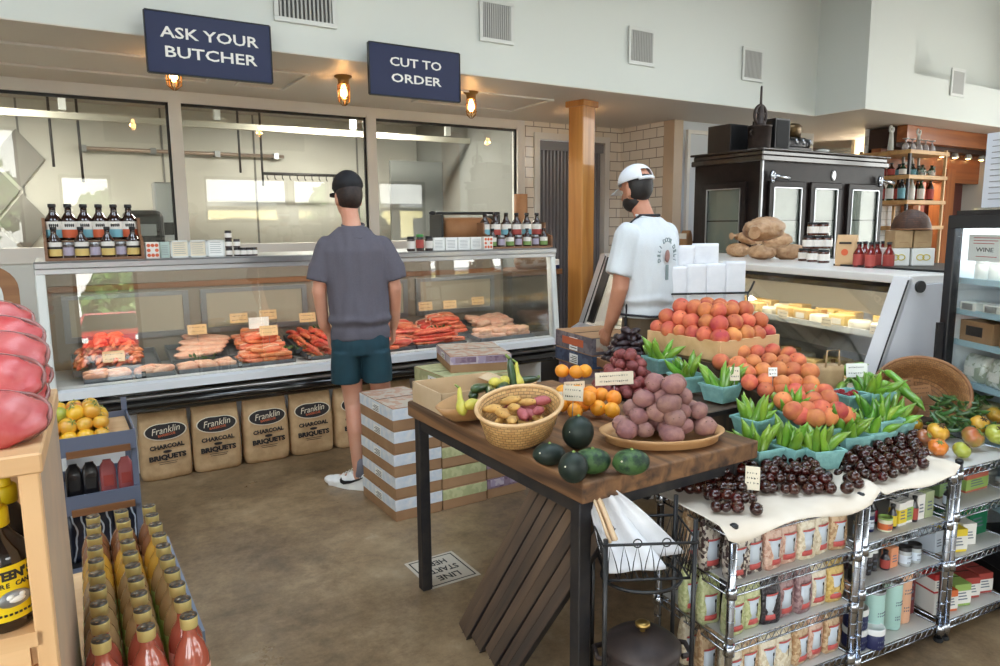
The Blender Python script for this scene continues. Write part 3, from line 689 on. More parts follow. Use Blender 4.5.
# ------------------------------------------------------------------ things on top of the butcher case
TZ = 1.375
def bottle_mesh(r, h, n=14, neck=.32, nr=.4):
    return MB().lathe([(r*.92, 0), (r, .006), (r, h*(1-neck-.14)), (r*.82, h*(1-neck-.06)), (r*nr, h*(1-neck*.72)), (r*nr*.95, h*.93), (r*nr*1.05, h*.93), (r*nr*1.05, h*.96)], n)
def sauce_bottle(name, label, cat, r, h, lcols, capm, glass=None, group=None):
    t = thing(name, label, cat, (0, 0, 0), 0, group)
    bottle_mesh(r, h).build('glass', glass or MT['amber'], t)
    MB().lathe([(r*.44, h*.9), (r*.46, h*.905), (r*.46, h*.995), (r*.4, h)], 12).build('cap', capm, t)
    z = h*.08; zt = h*.52; q = (zt-z)/len(lcols)
    for i, c in enumerate(lcols):
        MB().lathe([(r*1.012, z+q*i), (r*1.012, z+q*(i+1))], 14, cap=False).build('label_band', c, t)
    return t
cream_l = pm('bottle_label_cream', S(228, 222, 214), .6); blue_l = pm('bottle_label_blue', S(120, 176, 190), .55); org_l = pm('bottle_label_orange', S(206, 92, 52), .55); yel_l = pm('bottle_label_yellow', S(214, 184, 110), .6); grn_l = pm('bottle_label_green', S(122, 150, 84), .6); redl = pm('bottle_label_red', S(170, 70, 62), .6)
blackcap = pm('black_cap', S(18, 18, 20), .35)
def script_word(t, r, z, w):
    m = MB()
    for k in range(5):
        a = -PI/2-.45+.22*k; m.tube([(r*1.02*math.cos(a+.05*math.cos(q)), r*1.02*math.sin(a+.05*math.cos(q)), z+.008*math.sin(q)) for q in [j*PI/4 for j in range(8)]], .0022, 4, closed=True)
    m.build('script', MT['ink'], t)
def rack(x0, x1, y, label, h=.21, d=.2):
    w = x1-x0; t = thing('bottle_rack', label, 'rack', ((x0+x1)/2, y, TZ))
    for sx in (-1, 1):
        MB().prism([(-d/2, 0), (d/2, 0), (d/2, h), (0, h), (0, h*.6), (-d/2, h*.45)], sx*w/2-.008, sx*w/2+.008, 0).build('side', MT['rack'], t)
    MB().box(-w/2, w/2, -d/2, d/2, 0, .012).build('floor_board', MT['rack'], t)
    MB().box(-w/2, w/2, 0.0, d/2, h*.4, h*.4+.012).build('step_board', MT['rack'], t)
    MB().box(-w/2, w/2, -d/2-.008, -d/2, .0, .016).build('front_lip', MT['rack'], t); MB().box(-w/2, w/2, -.008, 0, h*.4, h*.4+.014).build('front_lip', MT['rack'], t)
    return t
ry = 5.02
def tx(px, Y): return atY(px, 250, Y).x
ra, rb = tx(46, ry), tx(141, ry)
rack(ra, rb, ry, 'wooden two-step bottle rack at the left end of the butcher case', .25)
bb = Proto(sauce_bottle('sauce_bottle', '', 'bottle', .047, .205, [blue_l, cream_l], blackcap)); script_word(bb.o, .047, .085, .06)
bo = Proto(sauce_bottle('sauce_bottle', '', 'bottle', .047, .205, [org_l, cream_l], blackcap)); script_word(bo.o, .047, .085, .06)
bc_ = Proto(sauce_bottle('sauce_bottle', '', 'bottle', .038, .165, [yel_l, cream_l], blackcap)); MB().lathe([(.0388, .05), (.0388, .062)], 14, cap=False).build('dark_band', MT['ink'], bc_.o)
def spice(name, r, h, body, capm, lab=None):
    t = thing(name, '', 'jar')
    MB().lathe([(r*.95, 0), (r, .004), (r, h*.8), (r*.85, h*.86)], 14).build('glass', body, t)
    MB().lathe([(r*.9, h*.84), (r*.95, h*.85), (r*.95, h), (r*.85, h)], 14).build('lid', capm, t)
    if lab: MB().lathe([(r*1.015, h*.18), (r*1.015, h*.68)], 14, cap=False).build('label_band', lab, t)
    return t
sj = Proto(spice('spice_jar', .03, .095, pm('dark_spice', S(70, 52, 46), .3, coat=.6), MT['steel'], pm('violet_label', S(168, 158, 176), .6)))
for k in range(6):
    (bb if k % 2 == 0 else bo).put((ra+.05+(rb-ra-.10)*k/5, ry+.05, TZ+.116), 0, ('blue-labelled' if k % 2 == 0 else 'orange-labelled')+' dark sauce bottle, %s from the left on the upper step of the left rack' % ORD[k], 'sauce bottles on the left rack', (1, 1, 1.06))
for k in range(7):
    if k % 2 == 0: bc_.put((ra+.045+(rb-ra-.09)*k/6, ry-.05, TZ+.012), 0, 'yellow-labelled dark bottle, %s in the lower row of the left rack' % ORD[k], 'bottles in the lower row of the left rack', (1, 1, 1.12))
    else: sj.put((ra+.045+(rb-ra-.09)*k/6, ry-.05, TZ+.012), 0, 'small steel-lidded spice jar, %s in the lower row of the left rack' % ORD[k], 'jars in the lower row of the left rack')
# right rack
r2a, r2b = tx(484, 5.02), tx(545, 5.02)
rack(r2a, r2b, 5.02, 'wooden two-step bottle rack at the right end of the butcher case', .21, .2)
b2 = Proto(sauce_bottle('sauce_bottle', '', 'bottle', .042, .195, [blue_l, cream_l], blackcap)); b3 = Proto(sauce_bottle('sauce_bottle', '', 'bottle', .042, .195, [redl, cream_l], blackcap))
b4 = Proto(sauce_bottle('sauce_bottle', '', 'bottle', .034, .15, [grn_l, cream_l], blackcap))
for k in range(6): (b2 if k % 2 == 0 else b3).put((r2a+.045+(r2b-r2a-.09)*k/5, 5.08, TZ+.096), 0, ('blue-labelled' if k % 2 == 0 else 'red-labelled')+' dark sauce bottle, %s from the left on the upper step of the right rack' % ORD[k], 'sauce bottles on the right rack')
for k in range(7):
    if k % 2 == 0: b4.put((r2a+.05+(r2b-r2a-.1)*k/6, 4.97, TZ+.012), 0, 'green-labelled bottle, %s in the lower row of the right rack' % ORD[k], 'bottles in the lower row of the right rack')
    else: sj.put((r2a+.05+(r2b-r2a-.1)*k/6, 4.97, TZ+.012), 0, 'small steel-lidded jar, %s in the lower row of the right rack' % ORD[k], 'jars in the lower row of the right rack')
# cards and boxes
def box_thing(name, label, cat, x0, x1, y0, y1, z0, z1, mat, extra=None, rz=0, bevel=.002, group=None):
    t = thing(name, label, cat, ((x0+x1)/2, (y0+y1)/2, z0), rz, group); w, d, h = x1-x0, y1-y0, z1-z0
    MB().box(-w/2, w/2, -d/2, d/2, 0, h).build('body', mat, t, bevel=bevel)
    if extra: extra(t, w, d, h)
    return t
def xdots(t, w, d, h):
    g = MB()
    for i in (-1, 0, 1):
        for j in (0, 1, 2):
            if i or j != 1: g.add([(i*w*.3+.011*math.cos(a), -d/2-.001, h*(.2+.3*j)+.011*math.sin(a)) for a in [q*PI/5 for q in range(10)]], [tuple(range(10))])
    g.build('pattern', org_l, t)
box_thing('snack_box', 'small cream box with red dots beside the left bottle rack', 'box', tx(146, 4.9), tx(159.5, 4.9), 4.90, 4.98, TZ, TZ+.1, cream_l, xdots)
def xl(t, w, d, h):
    g = MB()
    for j in range(6): g.box(-w*.36, w*.3, -d/2-.001, -d/2, h*(.2+.11*j), h*(.2+.11*j)+.003)
    g.build('print', MT['grey'], t)
box_thing('snack_box', 'pale mint box between the dotted box and the framed cards', 'box', tx(160.5, 4.93), tx(170, 4.93), 4.93, 4.98, TZ, TZ+.1, pm('mint_box', S(178, 196, 188), .6), xl)
def frame_card(x, label, m, w=.108, h=.108):
    t = thing('framed_card', label, 'card', (x, 4.92, TZ)); 
    f = MB()
    for a in ((-w/2, w/2, 0, .009), (-w/2, w/2, h-.009, h), (-w/2, -w/2+.009, 0, h), (w/2-.009, w/2, 0, h)): f.box(a[0], a[1], -.006, .006, a[2], a[3])
    f.build('frame', MT['white'], t); MB().box(-w/2+.009, w/2-.009, 0, .004, .009, h-.009).build('sheet', m, t)
    MB().prism([(0, .01), (.05, 0), (.055, .0), (.003, .09)], -.01, .01, 0).build('stand', MT['white'], t)
    g = MB()
    for j in range(6): g.box(-w*.33, w*.3*(1-.15*(j % 2)), -.0012, 0, .025+.013*j, .0275+.013*j)
    g.build('print', MT['grey'], t)
for x, l, m in ((tx(180, 4.92), 'white framed card with a beige sheet, left of three on the butcher case', MT['cream']), (tx(198, 4.92), 'white framed card with a beige sheet, middle of three on the butcher case', MT['cream']), (tx(216, 4.92), 'white framed card with a printed white sheet, right of three on the butcher case', MT['paper'])): frame_card(x, l, m)
dj = Proto(spice('spice_tin', .022, .055, pm('dark_tin', S(44, 28, 26), .3, coat=.5), pm('dark_lid', S(30, 24, 24), .3), cream_l))
for i, (x, y, z, l) in enumerate(((tx(229,4.93), 4.93, 0, 'bottom tin of the taller stack'), (tx(229,4.93), 4.93, .056, 'middle tin of the taller stack'), (tx(229,4.93), 4.93, .112, 'top tin of the taller stack'), (tx(237,4.94), 4.94, 0, 'bottom tin of the lower stack'), (tx(237,4.94), 4.94, .056, 'top tin of the lower stack'), (tx(243,4.92), 4.92, 0, 'first single tin'), (tx(248.5,4.92), 4.92, 0, 'second single tin'), (tx(254,4.93), 4.93, 0, 'third single tin'))):
    dj.put((x, y, TZ+z), .3*i, 'dark spice tin right of the framed cards, '+l, 'dark spice tins left of the grey-shirted man')
gj = Proto(spice('spice_jar', .03, .125, pm('brown_spice', S(52, 36, 30), .3, coat=.6), pm('green_lid', S(52, 130, 60), .4), redl)); kj = Proto(spice('spice_jar', .03, .11, pm('brown_spice2', S(52, 36, 30), .3, coat=.6), blackcap, cream_l))
kj.put((tx(411, 4.92), 4.92, TZ), 0, 'tall dark spice jar with a black lid, first right of the grey-shirted man'); gj.put((tx(420, 4.93), 4.93, TZ), 0, 'dark spice jar with a bright green lid right of the grey-shirted man'); kj.put((tx(429, 4.92), 4.92, TZ), 0, 'dark spice jar with a black lid beside the white boxes')
for k in range(4):
    box_thing('white_box', 'small white paper box, %s of four right of the spice jars' % ['first', 'second', 'third', 'last'][k], 'box', tx(433.5+12.5*k, 4.9), tx(445+12.5*k, 4.9), 4.90, 4.96, TZ, TZ+.098, MT['paper'], xl, group='white boxes on the butcher case')
box_thing('snack_box', 'cream box with red dots beside the right bottle rack', 'box', tx(484, 4.855), tx(493, 4.855), 4.855, 4.90, TZ, TZ+.1, cream_l, xdots)
# butcher paper roll in a black dispenser
t = thing('paper_dispenser', 'black butcher paper dispenser with a large brown kraft roll on the case top', 'paper dispenser', (tx(463, 5.3), 5.30, TZ))
roll = pm('kraft_roll', S(160, 112, 72), .7, nz=(8, 2), col2=S(150, 102, 64))
m = MB(); m.T = Matrix.Translation((.03, 0, .15)) @ Matrix.Rotation(PI/2, 4, 'Y'); m.lathe([(.02, -.22), (.105, -.22), (.105, .22), (.02, .22)], 28); m.build('paper_roll', roll, t)
for sx in (-1, 1): MB().box(sx*.27-.01+.03, sx*.27+.01+.03, -.1, .12, 0, .28).build('side_bracket', MT['black'], t, bevel=.004)
MB().tube([(-.29, -.02, .29), (.35, -.02, .29)], .012, 8).build('cutter_bar', MT['black'], t); MB().box(-.24, .30, -.05, .07, 0, .02).build('base_plate', MT['black'], t); MB().ell((-.29, -.02, .29), (.03, .03, .02)).build('knob', MT['black'], t)
t = thing('paper_roll', 'tall brown paper roll standing behind the right bottle rack', 'paper roll', (tx(521, 5.35), 5.35, TZ)); MB().lathe([(.015, 0), (.06, 0), (.06, .46), (.015, .46)], 20).build('roll', roll, t); MB().lathe([(.016, -.0), (.016, .462)], 10).build('core', MT['card'], t)
# worktop beyond the case end with a roll and small items
t = thing('side_counter', 'wooden side counter between the butcher case and the timber column', 'counter', (3.93, 5.74, 0))
MB().box(-.38, .2, -.26, .30, 1.10, 1.15).build('worktop', MT['woodm'], t, bevel=.005); MB().box(-.36, .18, -.23, .28, 0, 1.10).build('cabinet', pm('counter_dark', S(64, 58, 54), .6), t)
t = thing('paper_roll', 'brown kraft roll lying on the side counter beside the timber column', 'paper roll', (3.86, 5.62, 1.15)); m = MB(); m.T = Matrix.Translation((0, 0, .085)) @ Matrix.Rotation(PI/2, 4, 'Y'); m.lathe([(.02, -.14), (.085, -.14), (.085, .14), (.02, .14)], 24); m.build('roll', roll, t); m = MB(); m.T = Matrix.Translation((0, 0, .085)) @ Matrix.Rotation(PI/2, 4, 'Y'); m.lathe([(.019, -.142), (.019, .142)], 10); m.build('core', MT['card'], t)
box_thing('small_box', 'small white and blue box on the side counter at the column foot', 'box', 4.02, 4.12, 5.52, 5.60, 1.15, 1.24, MT['lab'], lambda t, w, d, h: MB().box(-w/2-.001, w/2+.001, -d/2-.001, d/2+.001, 0, h*.4).build('band', MT['blue'], t))
# ------------------------------------------------------------------ people
def bake(name, m, mats, voxel, parent, smooth=6, fn=None, cuts=(), fac=.5):
    """fuse the overlapping shapes of a mesh builder into one continuous skin"""
    o = m.build('tmp_body', mats)
    md = o.modifiers.new('r', 'REMESH'); md.mode = 'VOXEL'; md.voxel_size = voxel; md.use_smooth_shade = True
    if smooth:
        ms = o.modifiers.new('s', 'SMOOTH'); ms.factor = fac; ms.iterations = smooth
    bpy.context.view_layer.update()
    me = bpy.data.meshes.new_from_object(o.evaluated_get(bpy.context.evaluated_depsgraph_get()))
    bpy.data.objects.remove(o)
    if fn:
        for v in me.vertices: v.co = fn(v.co)
    if cuts:
        bm = bmesh.new(); bm.from_mesh(me)
        for co, no in cuts:
            bmesh.ops.bisect_plane(bm, geom=bm.verts[:]+bm.edges[:]+bm.faces[:], plane_co=co, plane_no=no, clear_outer=True)
        bm.to_mesh(me); bm.free()
    me.materials.clear()
    for k in (mats if isinstance(mats, (list, tuple)) else [mats]): me.materials.append(k)
    for p in me.polygons: p.use_smooth = True; p.material_index = 0
    r = bpy.data.objects.new(name, me); COL.objects.link(r); r.parent = parent
    return r
def capsule(m, a, ra, b, rb, n=14, k=5):
    a, b = V(a), V(b); d = (b-a); L = d.length; d.normalize()
    pts, R = [], []
    for i in range(k): t = (1-i/k)*PI/2; pts.append(a-d*ra*math.sin(t)*.999); R.append(max(.0008, ra*math.cos(t)))
    for i in range(4): pts.append(a+d*L*i/3); R.append(ra+(rb-ra)*i/3)
    for i in range(1, k+1): t = i/k*PI/2; pts.append(b+d*rb*math.sin(t)*.999); R.append(max(.0008, rb*math.cos(t)))
    m.tube(pts, R, n)
def limb(m, pts):
    for (a, ra), (b, rb) in zip(pts[:-1], pts[1:]): capsule(m, a, ra, b, rb)
def loft(m, rings, n=28):
    """rings: (cx, cy, z, rx, ry) stacked upward"""
    vs, fs = [], []
    for cx, cy, z, rx, ry in rings:
        for k in range(n):
            a = 2*PI*k/n; c, s = math.cos(a), math.sin(a)
            vs.append((cx+rx*math.copysign(abs(c)**.85, c), cy+ry*math.copysign(abs(s)**.85, s), z))
    for i in range(len(rings)-1):
        for k in range(n): k2 = (k+1) % n; fs.append((i*n+k, i*n+k2, (i+1)*n+k2, (i+1)*n+k))
    fs.append(tuple(range(n))[::-1]); fs.append(tuple(range((len(rings)-1)*n, len(rings)*n)))
    m.add(vs, fs, True)
def hand(m, wrist, d, palm_n, thumb, L=.18, curl=.5):
    """a hand hanging from the wrist: d = direction of the fingers, palm_n = way the palm faces, thumb = side of the thumb"""
    w, d, pn, th = V(wrist), V(d).normalized(), V(palm_n).normalized(), V(thumb).normalized()
    for s in (-1, 0, 1): capsule(m, w+th*s*.016+d*.01, .018, w+d*.085+th*s*.026, .0135)
    for i, (off, ln) in enumerate(((.034, .068), (.012, .078), (-.011, .072), (-.033, .056))):
        p = w+d*.085+th*off; c = curl*(1+.12*i)
        dd = d
        for j, q in enumerate((.45, .32, .23)):
            dd = (dd*math.cos(c*.55)+pn*math.sin(c*.55)).normalized()
            p2 = p+dd*ln*q; capsule(m, p, .0092-.0008*j, p2, .0086-.0008*j, 8, 3); p = p2
    p = w+d*.03+th*.026; q = p+(th*.7+d*.75).normalized()*.042; capsule(m, p, .0135, q, .011, 8, 3)
    capsule(m, q, .0105, q+(d*.85+pn*.35+th*.2).normalized()*.034, .009, 8, 3)
skin = pm('skin', S(206, 156, 132), .5, nz=(5, 3), col2=S(204, 142, 116), sss=.08)
skin2 = pm('skin_tan', S(196, 140, 112), .5, nz=(5, 3), col2=S(180, 120, 94), sss=.08)
hairm = pm('dark_hair', S(48, 32, 26), .6, nz=(60, 3), col2=S(30, 20, 17)); hairb = pm('black_hair', S(24, 20, 20), .6, nz=(60, 3), col2=S(36, 30, 28))
eyem = pm('eye_white', S(226, 222, 216), .2); irism = pm('iris', S(58, 40, 30), .2); lipm = pm('lips', S(178, 104, 92), .5)
def head_prims(m, c, yaw, pitch=0, s=1):
    """head with brow, nose, jaw and ears; c = centre, yaw = turn about z"""
    T0 = m.T.copy(); m.T = T0 @ Matrix.Translation(c) @ Matrix.Rotation(yaw, 4, 'Z') @ Matrix.Rotation(pitch, 4, 'X') @ Matrix.Scale(s, 4)
    m.ell((0, -.008, .03), (.075, .094, .092), 20, 14); m.ell((0, .012, -.03), (.064, .076, .082), 18, 12); m.ell((0, .05, -.083), (.034, .034, .026), 12, 8)
    capsule(m, (0, .086, .012), .009, (0, .104, -.026), .013, 10, 4); m.ell((0, .092, -.032), (.018, .014, .010), 10, 6)
    m.ell((-.03, .076, .022), (.026, .014, .009), 10, 6); m.ell((.03, .076, .022), (.026, .014, .009), 10, 6)
    m.ell((0, .083, -.058), (.022, .010, .006), 10, 6); m.ell((0, .081, -.068), (.02, .010, .006), 10, 6)
    for sx in (-1, 1):
        m.ell((sx*.077, -.004, -.012), (.009, .021, .034), 10, 8); m.ell((sx*.072, .004, -.03), (.012, .012, .016), 8, 6)
    M = m.T.copy(); m.T = T0
    return M
def face_parts(M, body):
    for sx in (-1, 1):
        e = MB(); e.T = M; e.ell((sx*.03, .076, .005), (.014, .008, .0085), 12, 8); e.build('eye', eyem, body)
        e = MB(); e.T = M; e.ell((sx*.03, .0825, .005), (.006, .0035, .006), 10, 6); e.build('iris', irism, body)
        e = MB(); e.T = M; e.tube([(sx*.014, .088, .026), (sx*.03, .090, .030), (sx*.047, .080, .025)], [.003, .004, .002], 6); e.build('eyebrow', hairm, body)
    e = MB(); e.T = M; e.ell((0, .088, -.0635), (.021, .005, .005), 12, 6); e.build('lips', lipm, body)
def wr(seed, amp, fx=9, fz=3, hem=None):
    o = V((seed*3.1, seed*1.7, 0))
    def f(co):
        n = noise.noise(V((co.x*fx, co.y*fx, co.z*fz))+o)*amp+noise.noise(V((co.x*fx*2.3, co.y*fx*2.3, co.z*fz*2.8))-o)*amp*.45
        r = V((co.x, co.y*1.2, 0)); r = r.normalized() if r.length > 1e-4 else V((0, 0, 0))
        k = 0
        if hem: k = hem[1]*(math.exp(-((co.z-hem[0]-.02*noise.noise(co*7))/.022)**2)-.8*math.exp(-((co.z-hem[0]+.035)/.02)**2))
        return co+r*(n+k)
    return f
# ---- grey-shirted customer, back to the camera
p0 = at(366, 487, 0)
t = thing('person', 'person in grey T-shirt, teal shorts and dark cap facing the butcher case', 'person', (p0.x, p0.y, 0), -.36)
B = MB()
M1 = head_prims(B, (-.045, .05, 1.675), .42, -.12, 1.07)
capsule(B, (-.02, 0, 1.47), .062, (-.04, .03, 1.6), .056)
loft(B, [(0, 0, .84, .15, .105), (0, 0, .95, .16, .11), (0, 0, 1.1, .15, .10), (-.01, 0, 1.25, .165, .105), (-.015, 0, 1.38, .165, .09), (-.015, 0, 1.45, .12, .07), (-.015, 0, 1.5, .06, .055)])
for p in ([((-.205, .0, 1.375), .050), ((-.25, -.02, 1.16), .046), ((-.235, .045, .97), .036), ((-.205, .085, .915), .028)], [((.18, .0, 1.375), .050), ((.235, .0, 1.17), .046), ((.235, .08, .99), .036), ((.225, .115, .93), .028)]): limb(B, p)
hand(B, (-.205, .085, .92), (.1, .25, -1), (1, .1, .1), (.1, 1, .1), curl=.5); hand(B, (.225, .115, .935), (-.05, .3, -1), (-1, .1, .1), (-.1, 1, .1), curl=.6)
limb(B, [((-.085, 0, .86), .092), ((-.06, .02, .50), .062), ((-.05, -.025, .36), .061), ((-.045, -.01, .10), .037)])
limb(B, [((.095, .01, .86), .092), ((.13, .05, .50), .062), ((.14, .02, .36), .061), ((.15, .02, .10), .037)])
for fx, fa in ((-.045, 1.0), (.15, -.3)):
    d = V((-math.sin(fa), math.cos(fa), 0)); capsule(B, V((fx, -.01 if fx < 0 else .02, .07))-d*.02, .04, V((fx, 0, .035))+d*.14, .03)
body = bake('body', B, skin, .0055, t, 5)
face_parts(M1, body)
tee = pm('grey_tee', S(92, 88, 97), .85, nz=(240, 2), col2=S(84, 80, 90))
B = MB()
loft(B, [(0, 0, .885, .192, .135), (0, 0, .95, .195, .14), (0, -.005, 1.03, .192, .138), (-.005, 0, 1.15, .196, .132), (-.01, 0, 1.28, .205, .132), (-.015, 0, 1.38, .212, .125), (-.015, 0, 1.435, .188, .105), (-.017, .0, 1.475, .14, .088), (-.02, .005, 1.515, .08, .075)])
limb(B, [((-.185, .0, 1.395), .070), ((-.235, -.012, 1.28), .072)]); limb(B, [((.16, .0, 1.395), .070), ((.215, .0, 1.28), .072)])
for a, b in (((-.235, -.012, 1.30), (-.252, -.018, 1.215)), ((.215, .0, 1.30), (.235, .0, 1.215))):
    a, b = V(a), V(b); B.tube([a, (a+b)/2, b], [.071, .075, .079], 20)
sh = bake('shirt', B, tee, .009, t, 4, wr(4, .019, 9, 2.6, (1.0, .014)), [((-.252, -.018, 1.225), (-.2, -.07, -1)), ((.235, 0, 1.225), (.2, 0, -1))] if False else [])
o = MB(); o.tube([(-.02+.07*math.cos(a), .01+.062*math.sin(a), 1.522+.012*math.sin(a)) for a in [k*PI/10 for k in range(20)]], .007, 6, closed=True); o.build('collar', tee, sh)
text('~', .05, pm('tag_print', S(70, 66, 74), .7), sh, (.01, -.098, 1.452), (PI/2-.35, 0, 0), 'neck_print', width=.05)
teal = pm('teal_shorts', S(18, 60, 72), .8, nz=(6, 3), col2=S(14, 50, 62))
B = MB()
loft(B, [(0, 0, .80, .187, .135), (0, 0, .86, .19, .14), (0, 0, .94, .18, .128)])
for sx in (-1, 1): loft(B, [(sx*.105-.0, .01, .635, .098, .118), (sx*.1, .005, .72, .1, .125), (sx*.09, 0, .82, .1, .132)])
sh = bake('shorts', B, teal, .009, t, 3, wr(8, .006, 9, 4))
MB().box(-.006, .006, -.004, 0, -.01, .01).build('logo', MT['paper'], sh, loc=(-.165, -.075, .70))
capm_ = pm('black_cap_cloth', S(20, 19, 24), .75); B = MB(); B.T = M1
B.ell((0, -.005, .052), (.092, .108, .088), 22, 14, lambda d: 1 if d.z > -.15 else .9)
cp = B.build('cap', capm_, t); B = MB(); B.T = M1
B.grid(lambda u, v: ((u-.5)*.17*(1-.12*v), .075+.09*v*(1-.7*(2*u-1)**2)+.02*(1-(2*u-1)**2), .042-.012*(2*u-1)**2-.012*v), 10, 5); B.build('brim', capm_, cp, solid=.004)
B = MB(); B.T = M1; B.ell((0, -.018, .012), (.081, .092, .088), 20, 14, lambda d: 1 if d.y < .35 else .82); B.build('hair', hairm, t)
shoe_w = pm('white_leather', S(232, 232, 230), .45); sockm = pm('grey_sock', S(120, 120, 132), .9)
def shoe(x, y, yaw, parent, logo=False, m=shoe_w):
    T = Matrix.Translation((x, y, 0)) @ Matrix.Rotation(yaw, 4, 'Z') @ Matrix.Scale(1.12, 4)
    B = MB(); B.T = T
    for i, (yy, rx, h) in enumerate(((-.07, .036, .10), (-.03, .04, .105), (.03, .043, .085), (.09, .048, .062), (.15, .047, .052), (.19, .038, .045))):
        B.ell((0, yy, h*.5), (rx, .06, h*.55), 14, 10)
    B.box(-.04, .04, -.11, .2, .0, .03)
    s = bake('shoe', B, m, .007, parent, 4)
    o = MB(); o.T = T
    pts = [(.047*math.cos(a)*(1 if math.sin(a) > 0 else .86), .045+.165*math.sin(a)) for a in [k*PI/12 for k in range(24)]]
    o.prism(pts, 0, .026, 2); o.build('sole', MT['paper'], s)
    o = MB(); o.T = T; o.lathe([(.04, .07), (.042, .16), (.038, .17)], 14, (0, -.02, 0)); o.build('sock', sockm, s)
    for k in range(4):
        o = MB(); o.T = T; o.tube([(-.03, .04+.022*k, .085-.009*k), (0, .045+.022*k, .1-.011*k), (.03, .04+.022*k, .085-.009*k)], .003, 5); o.build('lace', MT['paper'], s)
    if logo:
        for sx in (-1, 1):
            o = MB(); o.T = T
            P = [(.03, .028), (.06, .033), (.0, .048), (-.06, .072), (-.075, .085), (-.03, .07), (.02, .05), (.012, .068), (.0, .06), (.012, .045)]
            P = [(-.085, .088), (-.03, .058), (.03, .036), (.075, .026), (.098, .034), (.10, .05), (.092, .062), (.086, .05), (.07, .046), (.02, .052), (-.03, .068)]
            q = lambda yy, zz: sx*(.0445+.006*max(0, (yy+.03))/.1-.012*max(0, zz-.05)/.05+.004)
            o.add([(q(a, b), a, b) for a, b in P]+[(q(a, b)-sx*.004, a, b) for a, b in P], [tuple(range(11)), tuple(range(21, 10, -1))]+[(i, (i+1) % 11, 11+(i+1) % 11, 11+i) for i in range(11)])
            o.build('swoosh', MT['black'], s)
shoe(-.045, -.005, 1.0, t, True); shoe(.15, .02, -.3, t, True)
t.scale = (.885, .95, 1.03)
# ---- white-shirted person at the second case
p1 = at(652, 165, 1.883); g = V((p1.x, p1.y, 0))
t = thing('person', 'person in white cap and white T-shirt printed on the back, wearing a dark apron', 'person', (g.x, g.y, 0), .16)
K = 1.015
B = MB()
M2 = head_prims(B, (-.02, .10, 1.685), -.02, -.22, 1.04)
capsule(B, (0, .02, 1.48), .064, (-.01, .085, 1.62), .056)
loft(B, [(0, 0, .86, .15, .11), (0, 0, .98, .165, .115), (0, 0, 1.12, .16, .11), (0, .005, 1.28, .17, .105), (0, .01, 1.4, .165, .095), (0, .015, 1.47, .12, .075), (0, .02, 1.53, .06, .055)])
limb(B, [((-.2, .03, 1.39), .052), ((-.24, .03, 1.17), .05), ((-.225, .10, 1.0), .04), ((-.205, .145, .94), .03)])
limb(B, [((.2, .03, 1.39), .052), ((.24, .03, 1.17), .048), ((.225, .10, 1.0), .038), ((.205, .145, .94), .03)])
hand(B, (-.205, .145, .945), (.2, .55, -1), (1, .1, .1), (.1, 1, .3), curl=.5); hand(B, (.205, .145, .945), (-.2, .55, -1), (-1, .1, .1), (-.1, 1, .3), curl=.5)
for sx in (-1, 1):
    limb(B, [((sx*.095, 0, .88), .09), ((sx*.1, .03, .50), .062), ((sx*.1, -.01, .36), .06), ((sx*.1, -.01, .10), .038)]); capsule(B, (sx*.1, -.03, .06), .04, (sx*.11, .14, .035), .03)
body = bake('body', B, skin2, .006, t, 5)
face_parts(M2, body)
tee2 = pm('white_tee', S(208, 212, 214), .85, nz=(240, 2), col2=S(200, 204, 208))
B = MB()
loft(B, [(0, 0, 1.0, .19, .138), (0, 0, 1.06, .195, .143), (0, -.005, 1.15, .2, .145), (0, 0, 1.28, .21, .142), (0, .01, 1.39, .21, .132), (0, .012, 1.445, .185, .115), (0, .015, 1.505, .13, .09), (0, .02, 1.535, .085, .078)])
for a, b in (((-.19, .03, 1.43), (-.24, .045, 1.23)), ((.19, .03, 1.43), (.24, .06, 1.23))):
    limb(B, [(a, .082), (tuple(V(a)*.5+V(b)*.5), .08)]); a, b = V(a), V(b); B.tube([a, (a+b)/2, b], .082, 20)
sh = bake('shirt', B, tee2, .009, t, 4, wr(11, .019, 9, 2.6, (1.1, .010)))
o = MB(); o.tube([(.075*math.cos(a), .022+.068*math.sin(a), 1.54+.012*math.sin(a)) for a in [k*PI/10 for k in range(20)]], .007, 6, closed=True); o.build('collar', tee2, sh)
# the ring of letters and the oval on the back
inkm = pm('shirt_ink', S(126, 140, 140), .8); pcx, pcz = -.02, 1.33
def backpt(x, z): return (x, -.142+.5*(x*x)+.05*max(0, z-1.38), z)
for k, ch in enumerate('DELI DOOR DELI'):
    if ch == ' ': continue
    a = PI+.25-(PI+.5)*k/13; x, z = pcx+.075*math.cos(a), pcz+.085*math.sin(a)
    text(ch, .034, inkm, sh, backpt(x, z), (PI/2, a-PI/2 if False else 0, 0), 'ring_letter', ext=.002).rotation_euler = Euler((PI/2, -(a-PI/2), 0))
o = MB(); o.ell((0, 0, 0), (.024, .004, .034), 16, 8); o.build('oval_print', pm('oval_ink', S(150, 112, 104), .8), sh, loc=backpt(pcx, pcz))
o = MB(); o.box(-.012, .012, -.002, .002, -.05, .03); o.build('stem_print', inkm, sh, loc=backpt(pcx, pcz-.075))
B = MB()
loft(B, [(0, 0, .84, .185, .135), (0, 0, .92, .185, .137), (0, 0, 1.03, .178, .13)])
for sx in (-1, 1): loft(B, [(sx*.105, -.005, .07, .07, .08), (sx*.105, 0, .3, .078, .088), (sx*.1, .01, .5, .085, .095), (sx*.1, .005, .7, .098, .12), (sx*.09, 0, .86, .1, .132)])
bake('trousers', B, pm('olive_trousers', S(104, 86, 62), .85, nz=(6, 3), col2=S(92, 76, 56)), .01, t, 3, wr(14, .006, 9, 4))
capw = pm('white_cap_cloth', S(220, 222, 228), .75); B = MB(); B.T = M2
